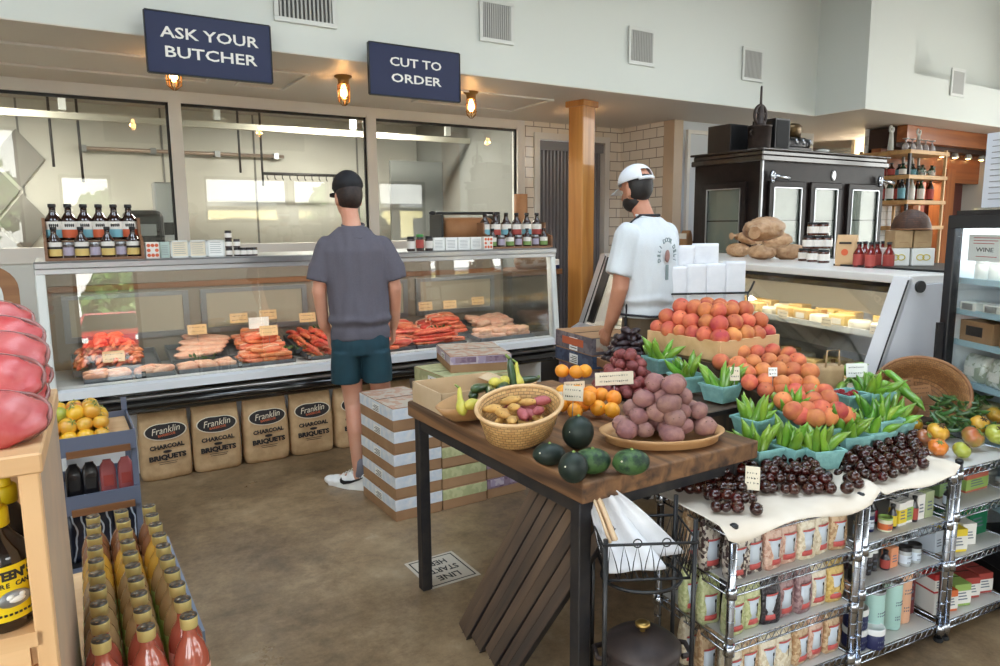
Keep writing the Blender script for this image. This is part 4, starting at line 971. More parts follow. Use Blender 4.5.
def capf(u, v):
    a = 2*PI*u; th = v*PI*.53
    return (.093*math.cos(a)*math.sin(th), -.005+.11*math.sin(a)*math.sin(th), .045+.086*math.cos(th))
B.grid(capf, 32, 14)
B.f, B.m, B.sm = zip(*[(f, m_, s_) for f, m_, s_ in zip(B.f, B.m, B.sm) if not (lambda c: c.y < -.072 and .035 < c.z < .09 and abs(c.x) < .05)(M2.inverted() @ (sum((B.v[i] for i in f), V((0, 0, 0)))/len(f)))]); B.f, B.m, B.sm = list(B.f), list(B.m), list(B.sm)
cp = B.build('cap', capw, t, solid=.003)
B = MB(); B.T = M2; B.grid(lambda u, v: ((u-.5)*.17*(1-.12*v), .08+.085*v*(1-.7*(2*u-1)**2)+.02*(1-(2*u-1)**2), .03-.014*(2*u-1)**2-.014*v), 10, 5); B.build('brim', capw, cp, solid=.004)
B = MB(); B.T = M2; B.tube([(.056*math.cos(a)*1.4, -.005+.112*math.sin(a), .036) for a in [PI*1.22+k*PI*.056 for k in range(11)]], .009, 6); B.build('strap', capw, cp)
B = MB(); B.T = M2; B.ell((0, -.016, .012), (.082, .094, .09), 20, 14, lambda d: 1 if d.y < .3 else .8); B.build('hair', hairb, t)
B = MB(); B.T = M2; B.ell((0, .022, -.060), (.0665, .074, .052), 18, 12, lambda d: 1+.04*noise.noise(d*9)); B.build('beard', hairb, t)
for sx in (-1, 1): shoe(sx*.1, 0, -.1*sx, t, False, MT['dark'])
apm = pm('dark_apron', S(40, 40, 46), .8); B = MB()
B.grid(lambda u, v: ((u-.5)*(.40-.18*max(0, v-.7)/.3), .165-.36*(u-.5)**2*1.6-.01*v, .60+.80*v), 12, 14); ap = B.build('apron', apm, t, solid=.006)
for sx in (-1, 1):
    o = MB(); o.tube([(sx*.105, .145, 1.39), (sx*.10, .10, 1.49), (sx*.08, .02, 1.545), (sx*.0, -.062, 1.545)], .008, 6); o.build('neck_strap', apm, ap)
    o = MB(); o.tube([(sx*.19, .10, 1.02), (sx*.205, 0, 1.02), (sx*.15, -.125, 1.015), (sx*.01, -.15, 1.01)], .007, 6); o.build('waist_tie', apm, ap)
t.scale = (.93, .93, 1.04)
# ------------------------------------------------------------------ charcoal bags along the case
def superring(w, d, n=28, e=.45):
    out = []
    for k in range(n):
        a = 2*PI*k/n; c, s = math.cos(a), math.sin(a)
        out.append((w/2*math.copysign(abs(c)**e, c), d/2*math.copysign(abs(s)**e, s)))
    return out
def sack(w, d, h, seed, rings, amp=.008, n=28):
    """rings: (t, width factor, depth factor)"""
    m = MB(); o = V((seed*2.3, seed*1.1, seed)); vs, fs = [], []
    for t, fw, fd in rings:
        for x, y in superring(w*fw, d*fd, n):
            p = V((x, y, t*h)); q = noise.noise(p*14+o)*amp+noise.noise(p*34+o)*amp*.4
            vs.append((x*(1+q*2), y+q*(1 if y > 0 else -1), t*h))
    R = len(rings)
    for i in range(R-1):
        for k in range(n): k2 = (k+1) % n; fs.append((i*n+k, i*n+k2, (i+1)*n+k2, (i+1)*n+k))
    fs.append(tuple(range(n))[::-1]); fs.append(tuple(range((R-1)*n, R*n)))
    return m.add(vs, fs, True)
BR = [(0, .86, .8), (.02, .95, .95), (.1, 1., 1.03), (.25, 1.0, 1.06), (.4, .99, 1.06), (.55, .99, 1.03), (.7, .97, .93), (.82, .96, .74), (.9, .95, .5), (.96, .95, .28), (.985, .95, .14), (1.0, .95, .10)]
inkb = pm('bag_ink', S(44, 38, 36), .75); bagm = pm('kraft_bag', S(206, 172, 130), .8, var=.06, nz=(11, 5), col2=S(182, 148, 106), bump=(18, .35))
logo_c = pm('logo_ivory', S(226, 214, 190), .7); logo_o = pm('logo_orange', S(190, 96, 60), .7)
def charcoal_bag(x, y, rz, label, seed):
    w, d, h = .298, .15, .425
    t = thing('charcoal_bag', label, 'bag', (x, y, 0), rz, 'charcoal bags along the butcher case')
    s = sack(w, d, h, seed, BR, .006).build('sack', bagm, t)
    yf = -d*.565
    L = MB(); pts = []
    for k in range(36):
        a = 2*PI*k/36; r = 1+.10*math.cos(2*a)-.13*math.exp(-((a-PI/2)/.45)**2)
        pts.append((.106*r*math.cos(a), .054*r*math.sin(a)*(1.1 if math.sin(a) < 0 else 1)))
    L.add([(p[0]*1.06, 0, p[1]*1.10) for p in pts], [tuple(range(36))]); lo = L.build('logo_rim', logo_c, t, loc=(0, yf+.0105, .315)); lo.rotation_euler = (-.12, 0, 0)
    L = MB(); L.add([(p[0], -.0012, p[1]) for p in pts], [tuple(range(36))]); lo = L.build('logo', inkb, t, loc=(0, yf+.0105, .315)); lo.rotation_euler = (-.12, 0, 0)
    text('Franklin', .058, logo_c, t, (-.002, yf+.0068, .320), (PI/2-.12, -.10, 0), 'logo_script', width=.165, shear=.3)
    text('BARBECUE', .02, logo_o, t, (.004, yf+.0048, .290), (PI/2-.12, -.10, 0), 'logo_word', width=.10, off=.0006)
    text('CHARCOAL', .036, inkb, t, (0, yf-.004, .218), (PI/2, -.04, 0), 'print', width=.20, off=.0018)
    text('BRIQUETS', .042, inkb, t, (0, yf-.004, .150), (PI/2, -.04, 0), 'print', width=.215, off=.0024)
    g = MB(); g.prism([(.026*math.cos(a), .009*math.sin(a)) for a in [k*PI/8 for k in range(16)]], -.0005, .0005, 1); g.build('badge', inkb, t, loc=(0, yf-.004, .185))
    g = MB(); g.box(-.055, .055, -.0005, .0005, 0, .003); g.box(-.05, .05, -.0005, .0005, -.012, -.009); g.build('small_print', inkb, t, loc=(0, yf-.002, .118))
    MB().tube([(-w*.46, -.009, .415), (w*.46, -.009, .415)], .0012, 4).build('stitching', MT['cream'], t)
for i, (xa_, xb_) in enumerate(((.36, .65), (.675, .95), (.985, 1.27), (1.30, 1.575))):
    charcoal_bag((xa_+xb_)/2, 4.83, (.05, -.03, .02, -.04)[i], 'kraft charcoal briquet bag, %s from the left under the butcher case' % ORD[i], i+2)
charcoal_bag(1.75, 4.83, .1, 'kraft charcoal bag partly hidden behind the legs of the grey-shirted man', 9)
charcoal_bag(2.06, 4.83, -.05, 'kraft charcoal bag hidden behind the legs and the carton stack', 12)
# ------------------------------------------------------------------ carton stacks
def pr(name, base, c2): return pm(name, base, .6, nz=(18, 2, .04), col2=c2)
lbl = {'blue': pm('print_blue', S(228, 229, 230), .6, nz=(30, 1, .2), col2=S(204, 214, 224)), 'green': pr('print_green', S(178, 180, 132), S(196, 196, 148)), 'purple': pr('print_purple', S(150, 126, 140), S(122, 96, 116)), 'sheet': pr('print_sheet', S(198, 184, 166), S(190, 150, 126)), 'grey': pr('print_grey', S(122, 114, 118), S(96, 88, 96)), 'navy': pr('print_navy', S(76, 88, 112), S(58, 66, 88)), 'lilac': pr('print_lilac', S(168, 150, 172), S(196, 182, 190))}
def carton(x0, x1, y0, y1, z0, z1, c, label, cat='box', rz=0, top=None, group=None, band=.52, deco=None, tilt=0):
    t = thing('carton', label, cat, ((x0+x1)/2, (y0+y1)/2, z0), rz, group); w, d, h = x1-x0, y1-y0, z1-z0
    t.rotation_euler = (tilt, 0, rz)
    MB().box(-w/2, w/2, -d/2, d/2, 0, h).build('body', MT['card'], t, bevel=.003)
    e = .0012; zb = h*(1-band)
    g = MB(); g.box(-w/2-e, w/2+e, -d/2-e, d/2+e, zb, h-.003); g.build('print_band', lbl[c], t)
    if top: MB().box(-w/2+.002, w/2-.002, -d/2+.002, d/2-.002, h, h+.0015).build('top_sheet', lbl[top], t)
    MB().box(-w/2+.003, w/2-.003, -.004, .004, h+(.0015 if top else 0), h+.0022).build('seam', inkb, t)
    q = MB()
    for k in range(2):
        x = -w*.25+w*.5*k; q.box(x-w*.17, x+w*.17, -d/2-e-.0008, -d/2-e, zb+(h-zb)*.18, h*.93)
    q.build('window_cutout', lbl[{'blue': 'grey' if False else 'blue', 'green': 'green', 'purple': 'lilac', 'lilac': 'purple'}.get(c, 'sheet')], t)
    q = MB(); q.box(-w/2-e-.0008, -w/2-e, -d*.12, d*.1, zb*1.02, zb+(h-zb)*.75); q.build('side_label', MT['paper'], t)
    q = MB()
    for k in range(4): q.box(-w/2-e-.0016, -w/2-e-.0008, -d*.10, d*(.07-.04*(k % 2)), zb+(h-zb)*(.12+.14*k), zb+(h-zb)*(.17+.14*k))
    q.build('side_print', MT['ink'], t)
    if deco: deco(t, w, d, h)
    return t
hl = .124
for k in range(5):
    carton(1.435+.004*(k % 2), 1.712, 3.362, 3.83, hl*k, hl*(k+1)-.002, 'blue', 'kraft carton with a white-blue band, %s of five up in the stack by the customer' % ORD[k], top='sheet' if k == 4 else None, group='carton stack left column')
for k in range(5):
    carton(1.72, 2.0, 3.365+.004*(k % 2), 3.83, hl*.97*k, hl*.97*(k+1)-.002, 'green' if k != 9 else 'blue', 'kraft carton with a yellow-green band, %s of five up in the middle stack' % ORD[k], group='carton stack middle column')
for k in range(5):
    carton(2.01, 2.28, 3.375, 3.83, hl*.97*k, hl*.97*(k+1)-.002, 'purple', 'purple-banded kraft carton, %s of five up in the stack behind the table leg' % ORD[k], group='carton stack right column')
carton(1.85, 2.27, 3.5, 3.97, hl*4.85, .70, 'green', 'wide flat carton with an olive green top lying on the middle stacks', top='green', band=.9)
carton(1.99, 2.36, 3.58, 4.05, .702, .80, 'lilac', 'kraft carton with a lilac lid on top of the green carton', rz=-.30, top='sheet', band=.5)
b_ = at(563, 356, .75)
def ptxt(t, w, d, h):
    text('PASTA', .05, logo_o, t, (-w/2-.004, 0, h*.52), (PI/2, 0, -PI/2), 'print', width=.2) if False else None
    q = MB(); q.box(-w/2-.003, -w/2-.002, -d*.28, d*.3, h*.3, h*.72); q.build('red_print', logo_o, t)
carton(2.75, 3.06, 3.27, 3.68, 0, .688, 'purple', 'tall kraft carton under the dark blue banded carton behind the produce table')
carton(2.72, 3.07, 3.25, 3.70, .69, .78, 'navy', 'dark blue banded carton under the grey carton behind the produce table', band=.9, rz=-.12)
carton(2.72, 3.07, 3.25, 3.70, .782, .89, 'grey', 'grey carton with red print on top of the dark blue carton', band=.98, rz=-.14, deco=ptxt)
# ------------------------------------------------------------------ the produce table
TT = .83
tw_ = wood_mat('worn_tabletop', S(138, 98, 62), S(58, 38, 26), .65, 1, 9, .0, 13)
tab = thing('produce_table', 'rustic table with a thick worn wooden top and dark steel legs', 'table', (1.64, 2.06, 0))
rn = random.Random(5)
m = MB(); n = 40
m.box(-.425, .33, -.545, .63, TT-.062, TT); tm = m.build('tabletop', tw_, tab, bevel=.006, seg=2)
f = MB(); f.box(-.36, .256, -.505, -.47, TT-.112, TT-.063); f.box(-.36, .256, .56, .597, TT-.112, TT-.063); f.box(-.402, -.366, -.464, .556, TT-.112, TT-.063); f.box(.262, .298, -.464, .556, TT-.112, TT-.063)
f.build('apron_frame', MT['dark'], tab)
for x in (-.407, .257):
    for y in (-.51, .557): MB().box(x, x+.045, y, y+.045, 0, TT-.063).build('leg', MT['dark'], tab, bevel=.003)
# slatted boards leaning under the table
sl = wood_mat('weathered_slat', S(98, 78, 60), S(56, 46, 40), .7, 2, 8, .22, 12)
for k in range(8):
    y = 2.27-.05*k; x0, x1 = 1.33-.015*k+.1, 1.60
    t = tag(bpy.data.objects.new('leaning_board', None), 'dark weathered slat leaning under the table, %s from the far end' % ORD[k], 'board', 'boards leaning under the table'); COL.objects.link(t)
    bx, by = 1.235-.012*(k % 2), y; txp, typ = 1.215+.05, y-.24
    # foot on the floor, head against the table frame
    a, b = V((bx, by, .012)), V((1.30, by-.42, .70)); d = (b-a); L = d.length; d.normalize()
    sx = V((1, 0, 0)); sx = (sx-d*sx.dot(d)).normalized(); sy = d.cross(sx)
    t.matrix_world = Matrix(((sx.x, sy.x, d.x, a.x), (sx.y, sy.y, d.y, a.y), (sx.z, sy.z, d.z, a.z), (0, 0, 0, 1)))
    MB().box(-.012, .012, -.020, .020, 0, L).build('board', sl, t, bevel=.003)
    MB().box(-.014, .012, -.0225, -.0205, .0, L).build('metal_edge', MT['dark'], t)
# low plank table behind the wire racks that carries the baskets of peppers
lowz = .70
t = thing('low_display_table', 'low dark display table under the pepper baskets and peach crate', 'table', (2.62, 2.15, 0))
MB().box(-.635, .62, -.58, .55, lowz-.04, lowz).build('tabletop', sl, t, bevel=.004)
for x in (-.615, .56):
    for y in (-.56, .49): MB().box(x, x+.045, y, y+.045, 0, lowz-.04).build('leg', MT['dark'], t)
box_thing('wooden_step', 'dark wooden step beside the table end under the red potatoes', 'step', 1.99, 2.30, 1.86, 2.62, lowz+.001, TT, sl, lambda t_, w, d, h: MB().box(-w/2-.003, w/2+.003, -d/2-.003, d/2+.003, h-.02, h-.002).build('top_edge', MT['dark'], t_))
# ---- produce prototypes
def lumpy(m, r, seed, amt=.1, nu=14, nv=9):
    o = V((seed*1.7, seed*3.3, seed*.9)); return m.ell((0, 0, 0), r, nu, nv, lambda d: 1+amt*noise.noise(d*1.6+o))
peachm = pm('peach_skin', S(172, 66, 58), .68, var=.16, hue=.014, nz=(15, 3, .2), col2=S(220, 136, 80), bump=(160, .1))
purplem = pm('purple_potato', S(130, 88, 88), .7, var=.14, hue=.01, nz=(34, 5), col2=S(154, 112, 100), bump=(60, .3))
redpot = pm('red_potato', S(142, 70, 66), .6, var=.12, nz=(30, 4), col2=S(118, 54, 54), bump=(60, .25))
darkm = pm('dark_purple_skin', S(58, 40, 42), .45, var=.2, nz=(14, 3), col2=S(36, 24, 28), bump=(30, .2))
finger = pm('fingerling_tan', S(206, 164, 92), .65, var=.1, nz=(26, 4), col2=S(182, 136, 74), bump=(50, .3)); fingr = pm('fingerling_pink', S(172, 92, 92), .6, var=.1, nz=(26, 4), col2=S(150, 72, 78), bump=(50, .3))
greenp = pm('pepper_green', S(128, 168, 56), .28, var=.2, hue=.02, nz=(9, 2), col2=S(84, 132, 40), coat=.3); stemg = pm('stem_green', S(120, 140, 70), .6); stemb = pm('stem_brown', S(84, 62, 40), .8)
tomd = pm('dark_tomato', S(34, 14, 11), .24, var=.4, hue=.012, nz=(30, 2, .25), col2=S(68, 24, 14), coat=.3)
mel = pm('squash_dark', S(34, 46, 36), .5, nz=(18, 5), col2=S(22, 32, 28), spec=.35); mel2 = pm('squash_striped', S(66, 94, 50), .5, nz=(30, 5, .08), col2=S(28, 48, 34), spec=.35)
def peach():
    m = MB(); m.ell((0, 0, 0), (.0345, .0345, .033), 18, 11, lambda d: 1-.10*math.exp(-((1-d.z)/.08))-.035*math.exp(-(d.x/.16)**2)*(1 if d.y > -.2 else 0))
    o = m.build('peach', peachm); MB().tube([(0, 0, .0255), (0, 0, .029)], .003, 6).build('stem_dimple', stemb, o); return o
def potato(nm, mat, r, seed):
    o = lumpy(MB(), r, seed, .14, 16, 10).build(nm, mat); e = MB()
    for k in range(4):
        a = k*1.9; d = V((math.cos(a)*.8, math.sin(a)*.8, .35)).normalized(); e.ell((d.x*r[0]*.97, d.y*r[1]*.97, d.z*r[2]*.97), (.0022, .0022, .0016), 6, 4)
    e.build('eyes', stemb, o); return o
def pepper(nm, mat, L, r, seed, bend=.25):
    rnd = random.Random(seed); m = MB(); pts, R = [], []
    for k in range(9):
        q = k/8; pts.append((bend*L*q*q, .08*L*math.sin(q*3+seed), L*q)); R.append(r*(.55 if k == 0 else 1)*(1-.15*q)*(1 if q < .75 else max(.05, (1-q)/.27)))
    m.tube(pts, R, 10); o = m.build(nm, mat); s_ = MB(); s_.tube([(0, 0, .002), (-.004, 0, -.012), (-.002, .003, -.022)], [r*.45, r*.22, r*.2], 7); s_.build('stem', stemg, o); return o
def tom(nm, mat, r, sq=.86):
    m = MB(); m.ell((0, 0, 0), (r, r, r*sq), 14, 9, lambda d: 1-.1*math.exp(-((1-d.z)/.07))); o = m.build(nm, mat); gm_ = stemb if nm == 'cherry_tomato' else stemg
    c = MB()
    for k in range(5):
        a = 2*PI*k/5; c.add([(0, 0, r*sq*.93), (r*.3*math.cos(a-.3), r*.3*math.sin(a-.3), r*sq*.95), (r*.62*math.cos(a), r*.62*math.sin(a), r*sq*.9), (r*.3*math.cos(a+.3), r*.3*math.sin(a+.3), r*sq*.95)], [(0, 1, 2, 3)])
    c.tube([(0, 0, r*sq*.9), (.1*r, 0, r*sq*1.15)], r*.07, 5); c.build('calyx', gm_, o); return o
PP = dict(peach=Proto(peach()), pot=Proto(potato('purple_potato', purplem, (.044, .036, .033), 1)), red=Proto(potato('red_potato', redpot, (.027, .023, .022), 3)), dark=Proto(potato('dark_potato', darkm, (.034, .018, .017), 4)),
          fin=Proto(potato('fingerling_potato', finger, (.042, .017, .016), 6)), fir=Proto(potato('fingerling_potato', fingr, (.036, .019, .018), 7)), pep=Proto(pepper('green_pepper', greenp, .135, .0155, 2)), pep2=Proto(pepper('green_pepper', greenp, .118, .018, 5, .45)), tom=Proto(tom('cherry_tomato', tomd, .0188, .95)))
def heap(keys, c, rx, ry, base, dx, dz, layers, label, cat, group, seed, rz=0, shrink=.2, flat=.35, face=None, sc=1):
    rnd = random.Random(seed); ca, sa = math.cos(rz), math.sin(rz)
    for l in range(layers):
        f = 1-shrink*l; row = 0; y = -ry*f
        while y <= ry*f+1e-6:
            wx = rx*f*math.sqrt(max(0, 1-(y/(ry*f+1e-9))**2*.96)); n_ = max(1, int(2*wx/dx)+1)
            for i in range(n_):
                x = (i-(n_-1)/2)*dx+rnd.uniform(-.1, .1)*dx+(dx*.25 if l % 2 else 0); yy = y+rnd.uniform(-.1, .1)*dx
                k = keys[rnd.randrange(len(keys))]
                o = PP[k].put((c[0]+x*ca-yy*sa, c[1]+x*sa+yy*ca, base+dz*.5+l*dz*.82+rnd.uniform(-.1, .1)*dz), (rnd.uniform(-flat, flat), rnd.uniform(-flat, flat), rnd.uniform(0, 6.28)), label, group, rnd.uniform(.88, 1.12)*sc)
                o['category'] = cat
            y += dx*.82
def put_px(key, px, py, z, label, cat, group, seed, flat=.5, sc=1):
    rnd = random.Random(seed); p = at(px, py, z)
    o = PP[key].put(tuple(p), (rnd.uniform(-flat, flat), rnd.uniform(-flat, flat), rnd.uniform(0, 6.28)), label, group, rnd.uniform(.9, 1.1)*sc); o['category'] = cat; return o
# cardboard tray with a wooden dough bowl of summer squash
tray_m = pm('tray_card', S(206, 180, 146), .75, nz=(5, 3), col2=S(194, 166, 130))
t = thing('cardboard_tray', 'open pale cardboard tray on the left corner of the produce table', 'tray', (1.41, 2.53, TT), -.03)
m = MB(); w, d, h = .36, .28, .085; m.box(-w/2, w/2, -d/2, d/2, 0, .005)
for a in ((-w/2, w/2, -d/2, -d/2+.005), (-w/2, w/2, d/2-.005, d/2), (-w/2, -w/2+.005, -d/2, d/2), (w/2-.005, w/2, -d/2, d/2)): m.box(*a, .005, h)
m.build('walls', tray_m, t); MB().prism([(0, 0), (.005, 0), (-.045, -.02), (-.05, -.018)], -d/2, d/2, 1).build('folded_flap', tray_m, t, loc=(w/2, 0, h))
bowlw = wood_mat('turned_wood', S(196, 152, 102), S(168, 122, 78), .5, 0, 6)
def bowl_mesh(rx, ry, h, th=.012, n=36, base=.55):
    m = MB(); prof = [(base*.98, 0), (base+.2, h*.2), (.9, h*.62), (1., h), (1-th/rx, h), (.88-th/rx, h*.64), (base+.16-th/rx, h*.28), (base*.8, th)]
    vs, fs = [], []
    for q, z in prof:
        for k in range(n): a = 2*PI*k/n; vs.append((rx*q*math.cos(a), ry*q*math.sin(a), z))
    for i in range(len(prof)-1):
        for k in range(n): k2 = (k+1) % n; fs.append((i*n+k, i*n+k2, (i+1)*n+k2, (i+1)*n+k))
    fs.append(tuple(range(n))[::-1]); fs.append(tuple(range((len(prof)-1)*n, len(prof)*n)))
    return m.add(vs, fs, True)
bp_ = at(490, 398, .885); b1_, b2_ = at(446, 405, .885), at(534, 376, .885); brz = math.atan2(b2_.y-b1_.y, b2_.x-b1_.x)
t = thing('wooden_bowl', 'long shallow wooden bowl of dark and yellow squash beside the cardboard tray', 'bowl', (bp_.x, bp_.y, TT+.001), brz)
bowl_mesh((b2_-b1_).length*.5, .10, .075).build('bowl_body', bowlw, t)
yels = pm('squash_yellow', S(214, 196, 84), .4, var=.08, nz=(9, 2), col2=S(186, 178, 70)); zuc = pm('zucchini_green', S(38, 56, 30), .3, var=.2, nz=(30, 4), col2=S(62, 84, 44), coat=.3)
def squash(nm, mat, L, r0, r1, neck=.5):
    m = MB(); pts = [(L*(q-.5), .05*L*math.sin(2.6*q), 0) for q in [k/9 for k in range(10)]]; R = [r0*.3, r0*.85, r0, r0*.97, (r0+r1)/2, r1, r1*.92, r1*.85, r1*.7, r1*.4]
    m.tube(pts, R, 10); o = m.build(nm, mat); s_ = MB(); s_.tube([(L*.48, .05*L*math.sin(2.6*.98), 0), (L*.60, .02, .004)], [r1*.45, r1*.3], 7); s_.build('stem', stemg, o); return o
PY = Proto(squash('yellow_squash', yels, .115, .021, .011)); PZ = Proto(squash('zucchini', zuc, .15, .02, .017))
for i, (k, px, py, z, rz, ry) in enumerate(((PY, 462, 401, .93, 1.2, -.8), (PZ, 476, 393, .93, .9, 0), (PZ, 484, 388, .95, .4, .1), (PY, 478, 403, .925, .2, 0), (PZ, 492, 391, .945, 1.1, 0), (PY, 500, 383, .955, .3, .2), (PZ, 505, 386, .94, .7, 0), (PY, 508, 380, .95, .6, .1), (PZ, 514, 376, .965, 1.4, -1.1), (PY, 519, 376, .965, 1.3, -1.15), (PZ, 525, 381, .94, .1, 0), (PZ, 497, 396, .925, .5, 0))):
    p = at(px, py, z); o = k.put(tuple(p), (0, ry, rz), ('yellow squash' if k is PY else 'dark green zucchini')+' in the long wooden bowl, %s from the near end' % ORD[i], 'squash in the long wooden bowl'); o['category'] = 'squash'
# woven basket with fingerlings
def weave_mat(name, c1, c2):
    m, nt, b, out = _nt(name); N = nt.nodes; L = nt.links
    tc = N.new('ShaderNodeTexCoord'); br = N.new('ShaderNodeTexBrick'); br.inputs['Scale'].default_value = 1; br.inputs['Brick Width'].default_value = .02; br.inputs['Row Height'].default_value = .011; br.inputs['Mortar Size'].default_value = .0012
    br.inputs['Color1'].default_value = (*c1, 1); br.inputs['Color2'].default_value = (*c2, 1); br.inputs['Mortar'].default_value = (*[x*.35 for x in c1], 1); br.inputs['Mortar Smooth'].default_value = .3
    L.new(tc.outputs['UV'], br.inputs['Vector']); L.new(br.outputs['Color'], b.inputs['Base Color']); b.inputs['Roughness'].default_value = .6
    bp = N.new('ShaderNodeBump'); bp.inputs['Strength'].default_value = .8; bp.inputs['Distance'].default_value = .003; bp.invert = True
    L.new(br.outputs['Fac'], bp.inputs['Height']); L.new(bp.outputs[0], b.inputs['Normal']); return m
weave = weave_mat('basket_weave', S(206, 164, 104), S(182, 136, 82)); weave_d = weave_mat('basket_weave_brown', S(168, 120, 74), S(140, 96, 58))
def uv_cyl(o, sx, sz):
    me = o.data; uv = me.uv_layers.new(name='UV')
    for p in me.polygons:
        an = [math.atan2(me.vertices[v].co.y, me.vertices[v].co.x) for v in p.vertices]
        if max(an)-min(an) > PI: an = [a+2*PI if a < 0 else a for a in an]
        for li, v, a in zip(p.loop_indices, p.vertices, an):
            c = me.vertices[v].co; rr = math.hypot(c.x, c.y); uv.data[li].uv = (a*sx, c.z if abs(c.z) > 0 else rr)
    return o
pb = at(519, 411, .94)
t = thing('woven_basket', 'deep oval splint basket of fingerling potatoes near the front of the table', 'basket', (pb.x, pb.y, TT+.018), .55)
bt = Matrix.Rotation(.27, 4, V((.86, -.5, 0))) @ Matrix.Rotation(.1, 4, 'Z'); t.rotation_euler = bt.to_euler()
uv_cyl(bowl_mesh(.152, .122, .125, .006, 40, .6).build('basket_body', weave, t), .13, 1)
m = MB(); m.tube([(.153*math.cos(a), .123*math.sin(a), .126) for a in [k*PI/20 for k in range(40)]], .007, 8, closed=True); m.build('rim', woodb if False else MT['woodl'], t)
rb_ = random.Random(77)
for l in range(3):
    for k in range(13 - 2*l):
        a = k*2.4+l; rr = math.sqrt((k+.5)/(13-2*l)); q = Matrix.Translation((pb.x, pb.y, TT+.018)) @ bt @ V((.105*rr*math.cos(a)*(.75+.12*l), .082*rr*math.sin(a)*(.75+.12*l), .055+.028*l))
        o = PP['fin' if (k+l) % 3 else 'fir'].put(tuple(q), (rb_.uniform(-.3, .3), rb_.uniform(-.3, .3), rb_.uniform(0, 6.3)), 'small fingerling potato in the deep oval basket', 'fingerlings in the oval basket', rb_.uniform(.8, 1.0)); o['category'] = 'potato'
pcard(at(548, 405, .9).x-.01, at(548, 405, .9).y-.06, TT+.02, 'cream price card leaning on the front of the oval basket', .055, .04, MT['cream'], .07, -.5)
pcard(at(567, 405, .9).x, at(567, 405, .9).y-.03, TT+.01, 'tilted cream price card between the basket and the dark squash', .075, .055, MT['cream'], .08, -.9)
# round squash
for i, (px, py, z, r, ma, l) in enumerate(((578, 432, .885, (.052, .052, .055), mel, 'largest round dark squash, upright behind the others'), (549, 452, .87, (.05, .038, .034), mel, 'flattened dark squash nearest the oval basket'), (573, 468, .872, (.042, .042, .045), mel, 'round dark squash at the table corner'), (592, 460, .87, (.056, .042, .038), mel2, 'green striped squash between two dark ones'), (631, 461, .87, (.055, .043, .038), mel2, 'oval green squash at the front edge below the potato platter'))):
    p = at(px, py, z); m = MB(); m.ell((0, 0, 0), r, 24, 14, lambda d: 1+.018*math.cos(10*math.atan2(d.y, d.x)))
    o = m.build('round_squash', ma, loc=(p.x, p.y, TT+r[2]*.98), rotz=-.5); tag(o, l, 'squash', 'round squash on the table corner')
    MB().tube([(0, 0, r[2]*.96), (.004, 0, r[2]*1.08)], [.006, .004], 8).build('stem', stemg, o)
    MB().ell((-r[0]*.62, -r[1]*.68, .012), (.003, .003, .003), 8, 6).build('blossom_scar', MT['cream'], o)
# oranges
orm = pm('orange_skin', S(232, 150, 40), .45, var=.08, hue=.01, bump=(140, .15)); leafm = pm('citrus_leaf', S(74, 104, 48), .4)
def orange():
    o = lumpy(MB(), (.031, .031, .029), 9, .03, 16, 10).build('yellow_tomato', orm); MB().tube([(0, 0, .027), (0, .002, .031)], .003, 5).build('stem', stemg, o); return o
PO = Proto(orange())
for i, (px, py, z) in enumerate(((563, 392, .90), (577, 392, .90), (590, 393, .895), (601, 395, .885), (571, 400, .885), (583, 404, .875), (598, 408, .87), (575, 411, .865), (588, 398, .915), (562, 404, .87), (614, 398, .90), (612, 410, .87))): 
    o = PO.put(tuple(at(px, py, z)), (.2*i, .1, i), 'round yellow-orange tomato, %s in the cluster behind the dark squash' % ORD[i], 'orange tomatoes behind the dark squash'); o['category'] = 'tomato'
for i, (px, py, z) in enumerate(((562, 371, .93), (576, 372, .93), (585, 371, .93))):
    o = PO.put(tuple(at(px, py, z)), (.3*i, .1, i), 'yellow tomato behind the small cream cards, %s of three' % ORD[i], 'yellow tomatoes behind the cards'); o['category'] = 'tomato'
t = thing('small_crate', 'low kraft box under the orange tomatoes', 'box', tuple(at(582, 392, TT+.02)), -.3); t.location.z = TT
MB().box(-.13, .13, -.075, .09, 0, .03).build('body', MT['card'], t)
for px, py, z, w, h, l, rz in ((575, 388, .915, .085, .045, 'short cream price card over the orange tomatoes', -.35), (615, 380, .965, .155, .05, 'wide cream price card over the red potatoes', -.35)):
    p = at(px, py, z); pcard(p.x, p.y, z-.05-.02, l, w, h, MT['cream'], .05, rz, -.1)
# platter of purple potatoes
pp_ = at(668, 437, .85)
t = thing('wooden_platter', 'oval wooden platter heaped with purple potatoes at the front of the table', 'platter', (pp_.x, pp_.y+.03, TT), -.42)
bowl_mesh(.215, .15, .04, .012, 40, .7).build('platter_body', bowlw, t)
c = (pp_.x, pp_.y+.03)
heap(['pot'], c, .155, .092, TT+.024, .068, .058, 4, 'purple potato heaped on the oval wooden platter', 'potato', 'purple potatoes on the platter', 12, -.42, .2, sc=.92)
# red potatoes and dark potatoes behind
cr = at(628, 388, .86); heap(['red'], (cr.x+.02, cr.y+.04), .12, .15, TT+.01, .046, .042, 5, 'small red potato in the heap behind the price cards', 'potato', 'red potatoes behind the cards', 14, -.5, .16)
cd = at(628, 350, .92); heap(['dark'], (cd.x, cd.y), .12, .10, TT+.03, .048, .034, 6, 'dark purple potato in the heap at the back of the table', 'potato', 'dark potatoes at the table back', 15, -.3, .12)
t = thing('display_block', 'low wooden block under the dark potatoes', 'block', (cd.x, cd.y, TT), -.3); MB().box(-.13, .13, -.10, .1, 0, .04).build('body', MT['woodm'], t)
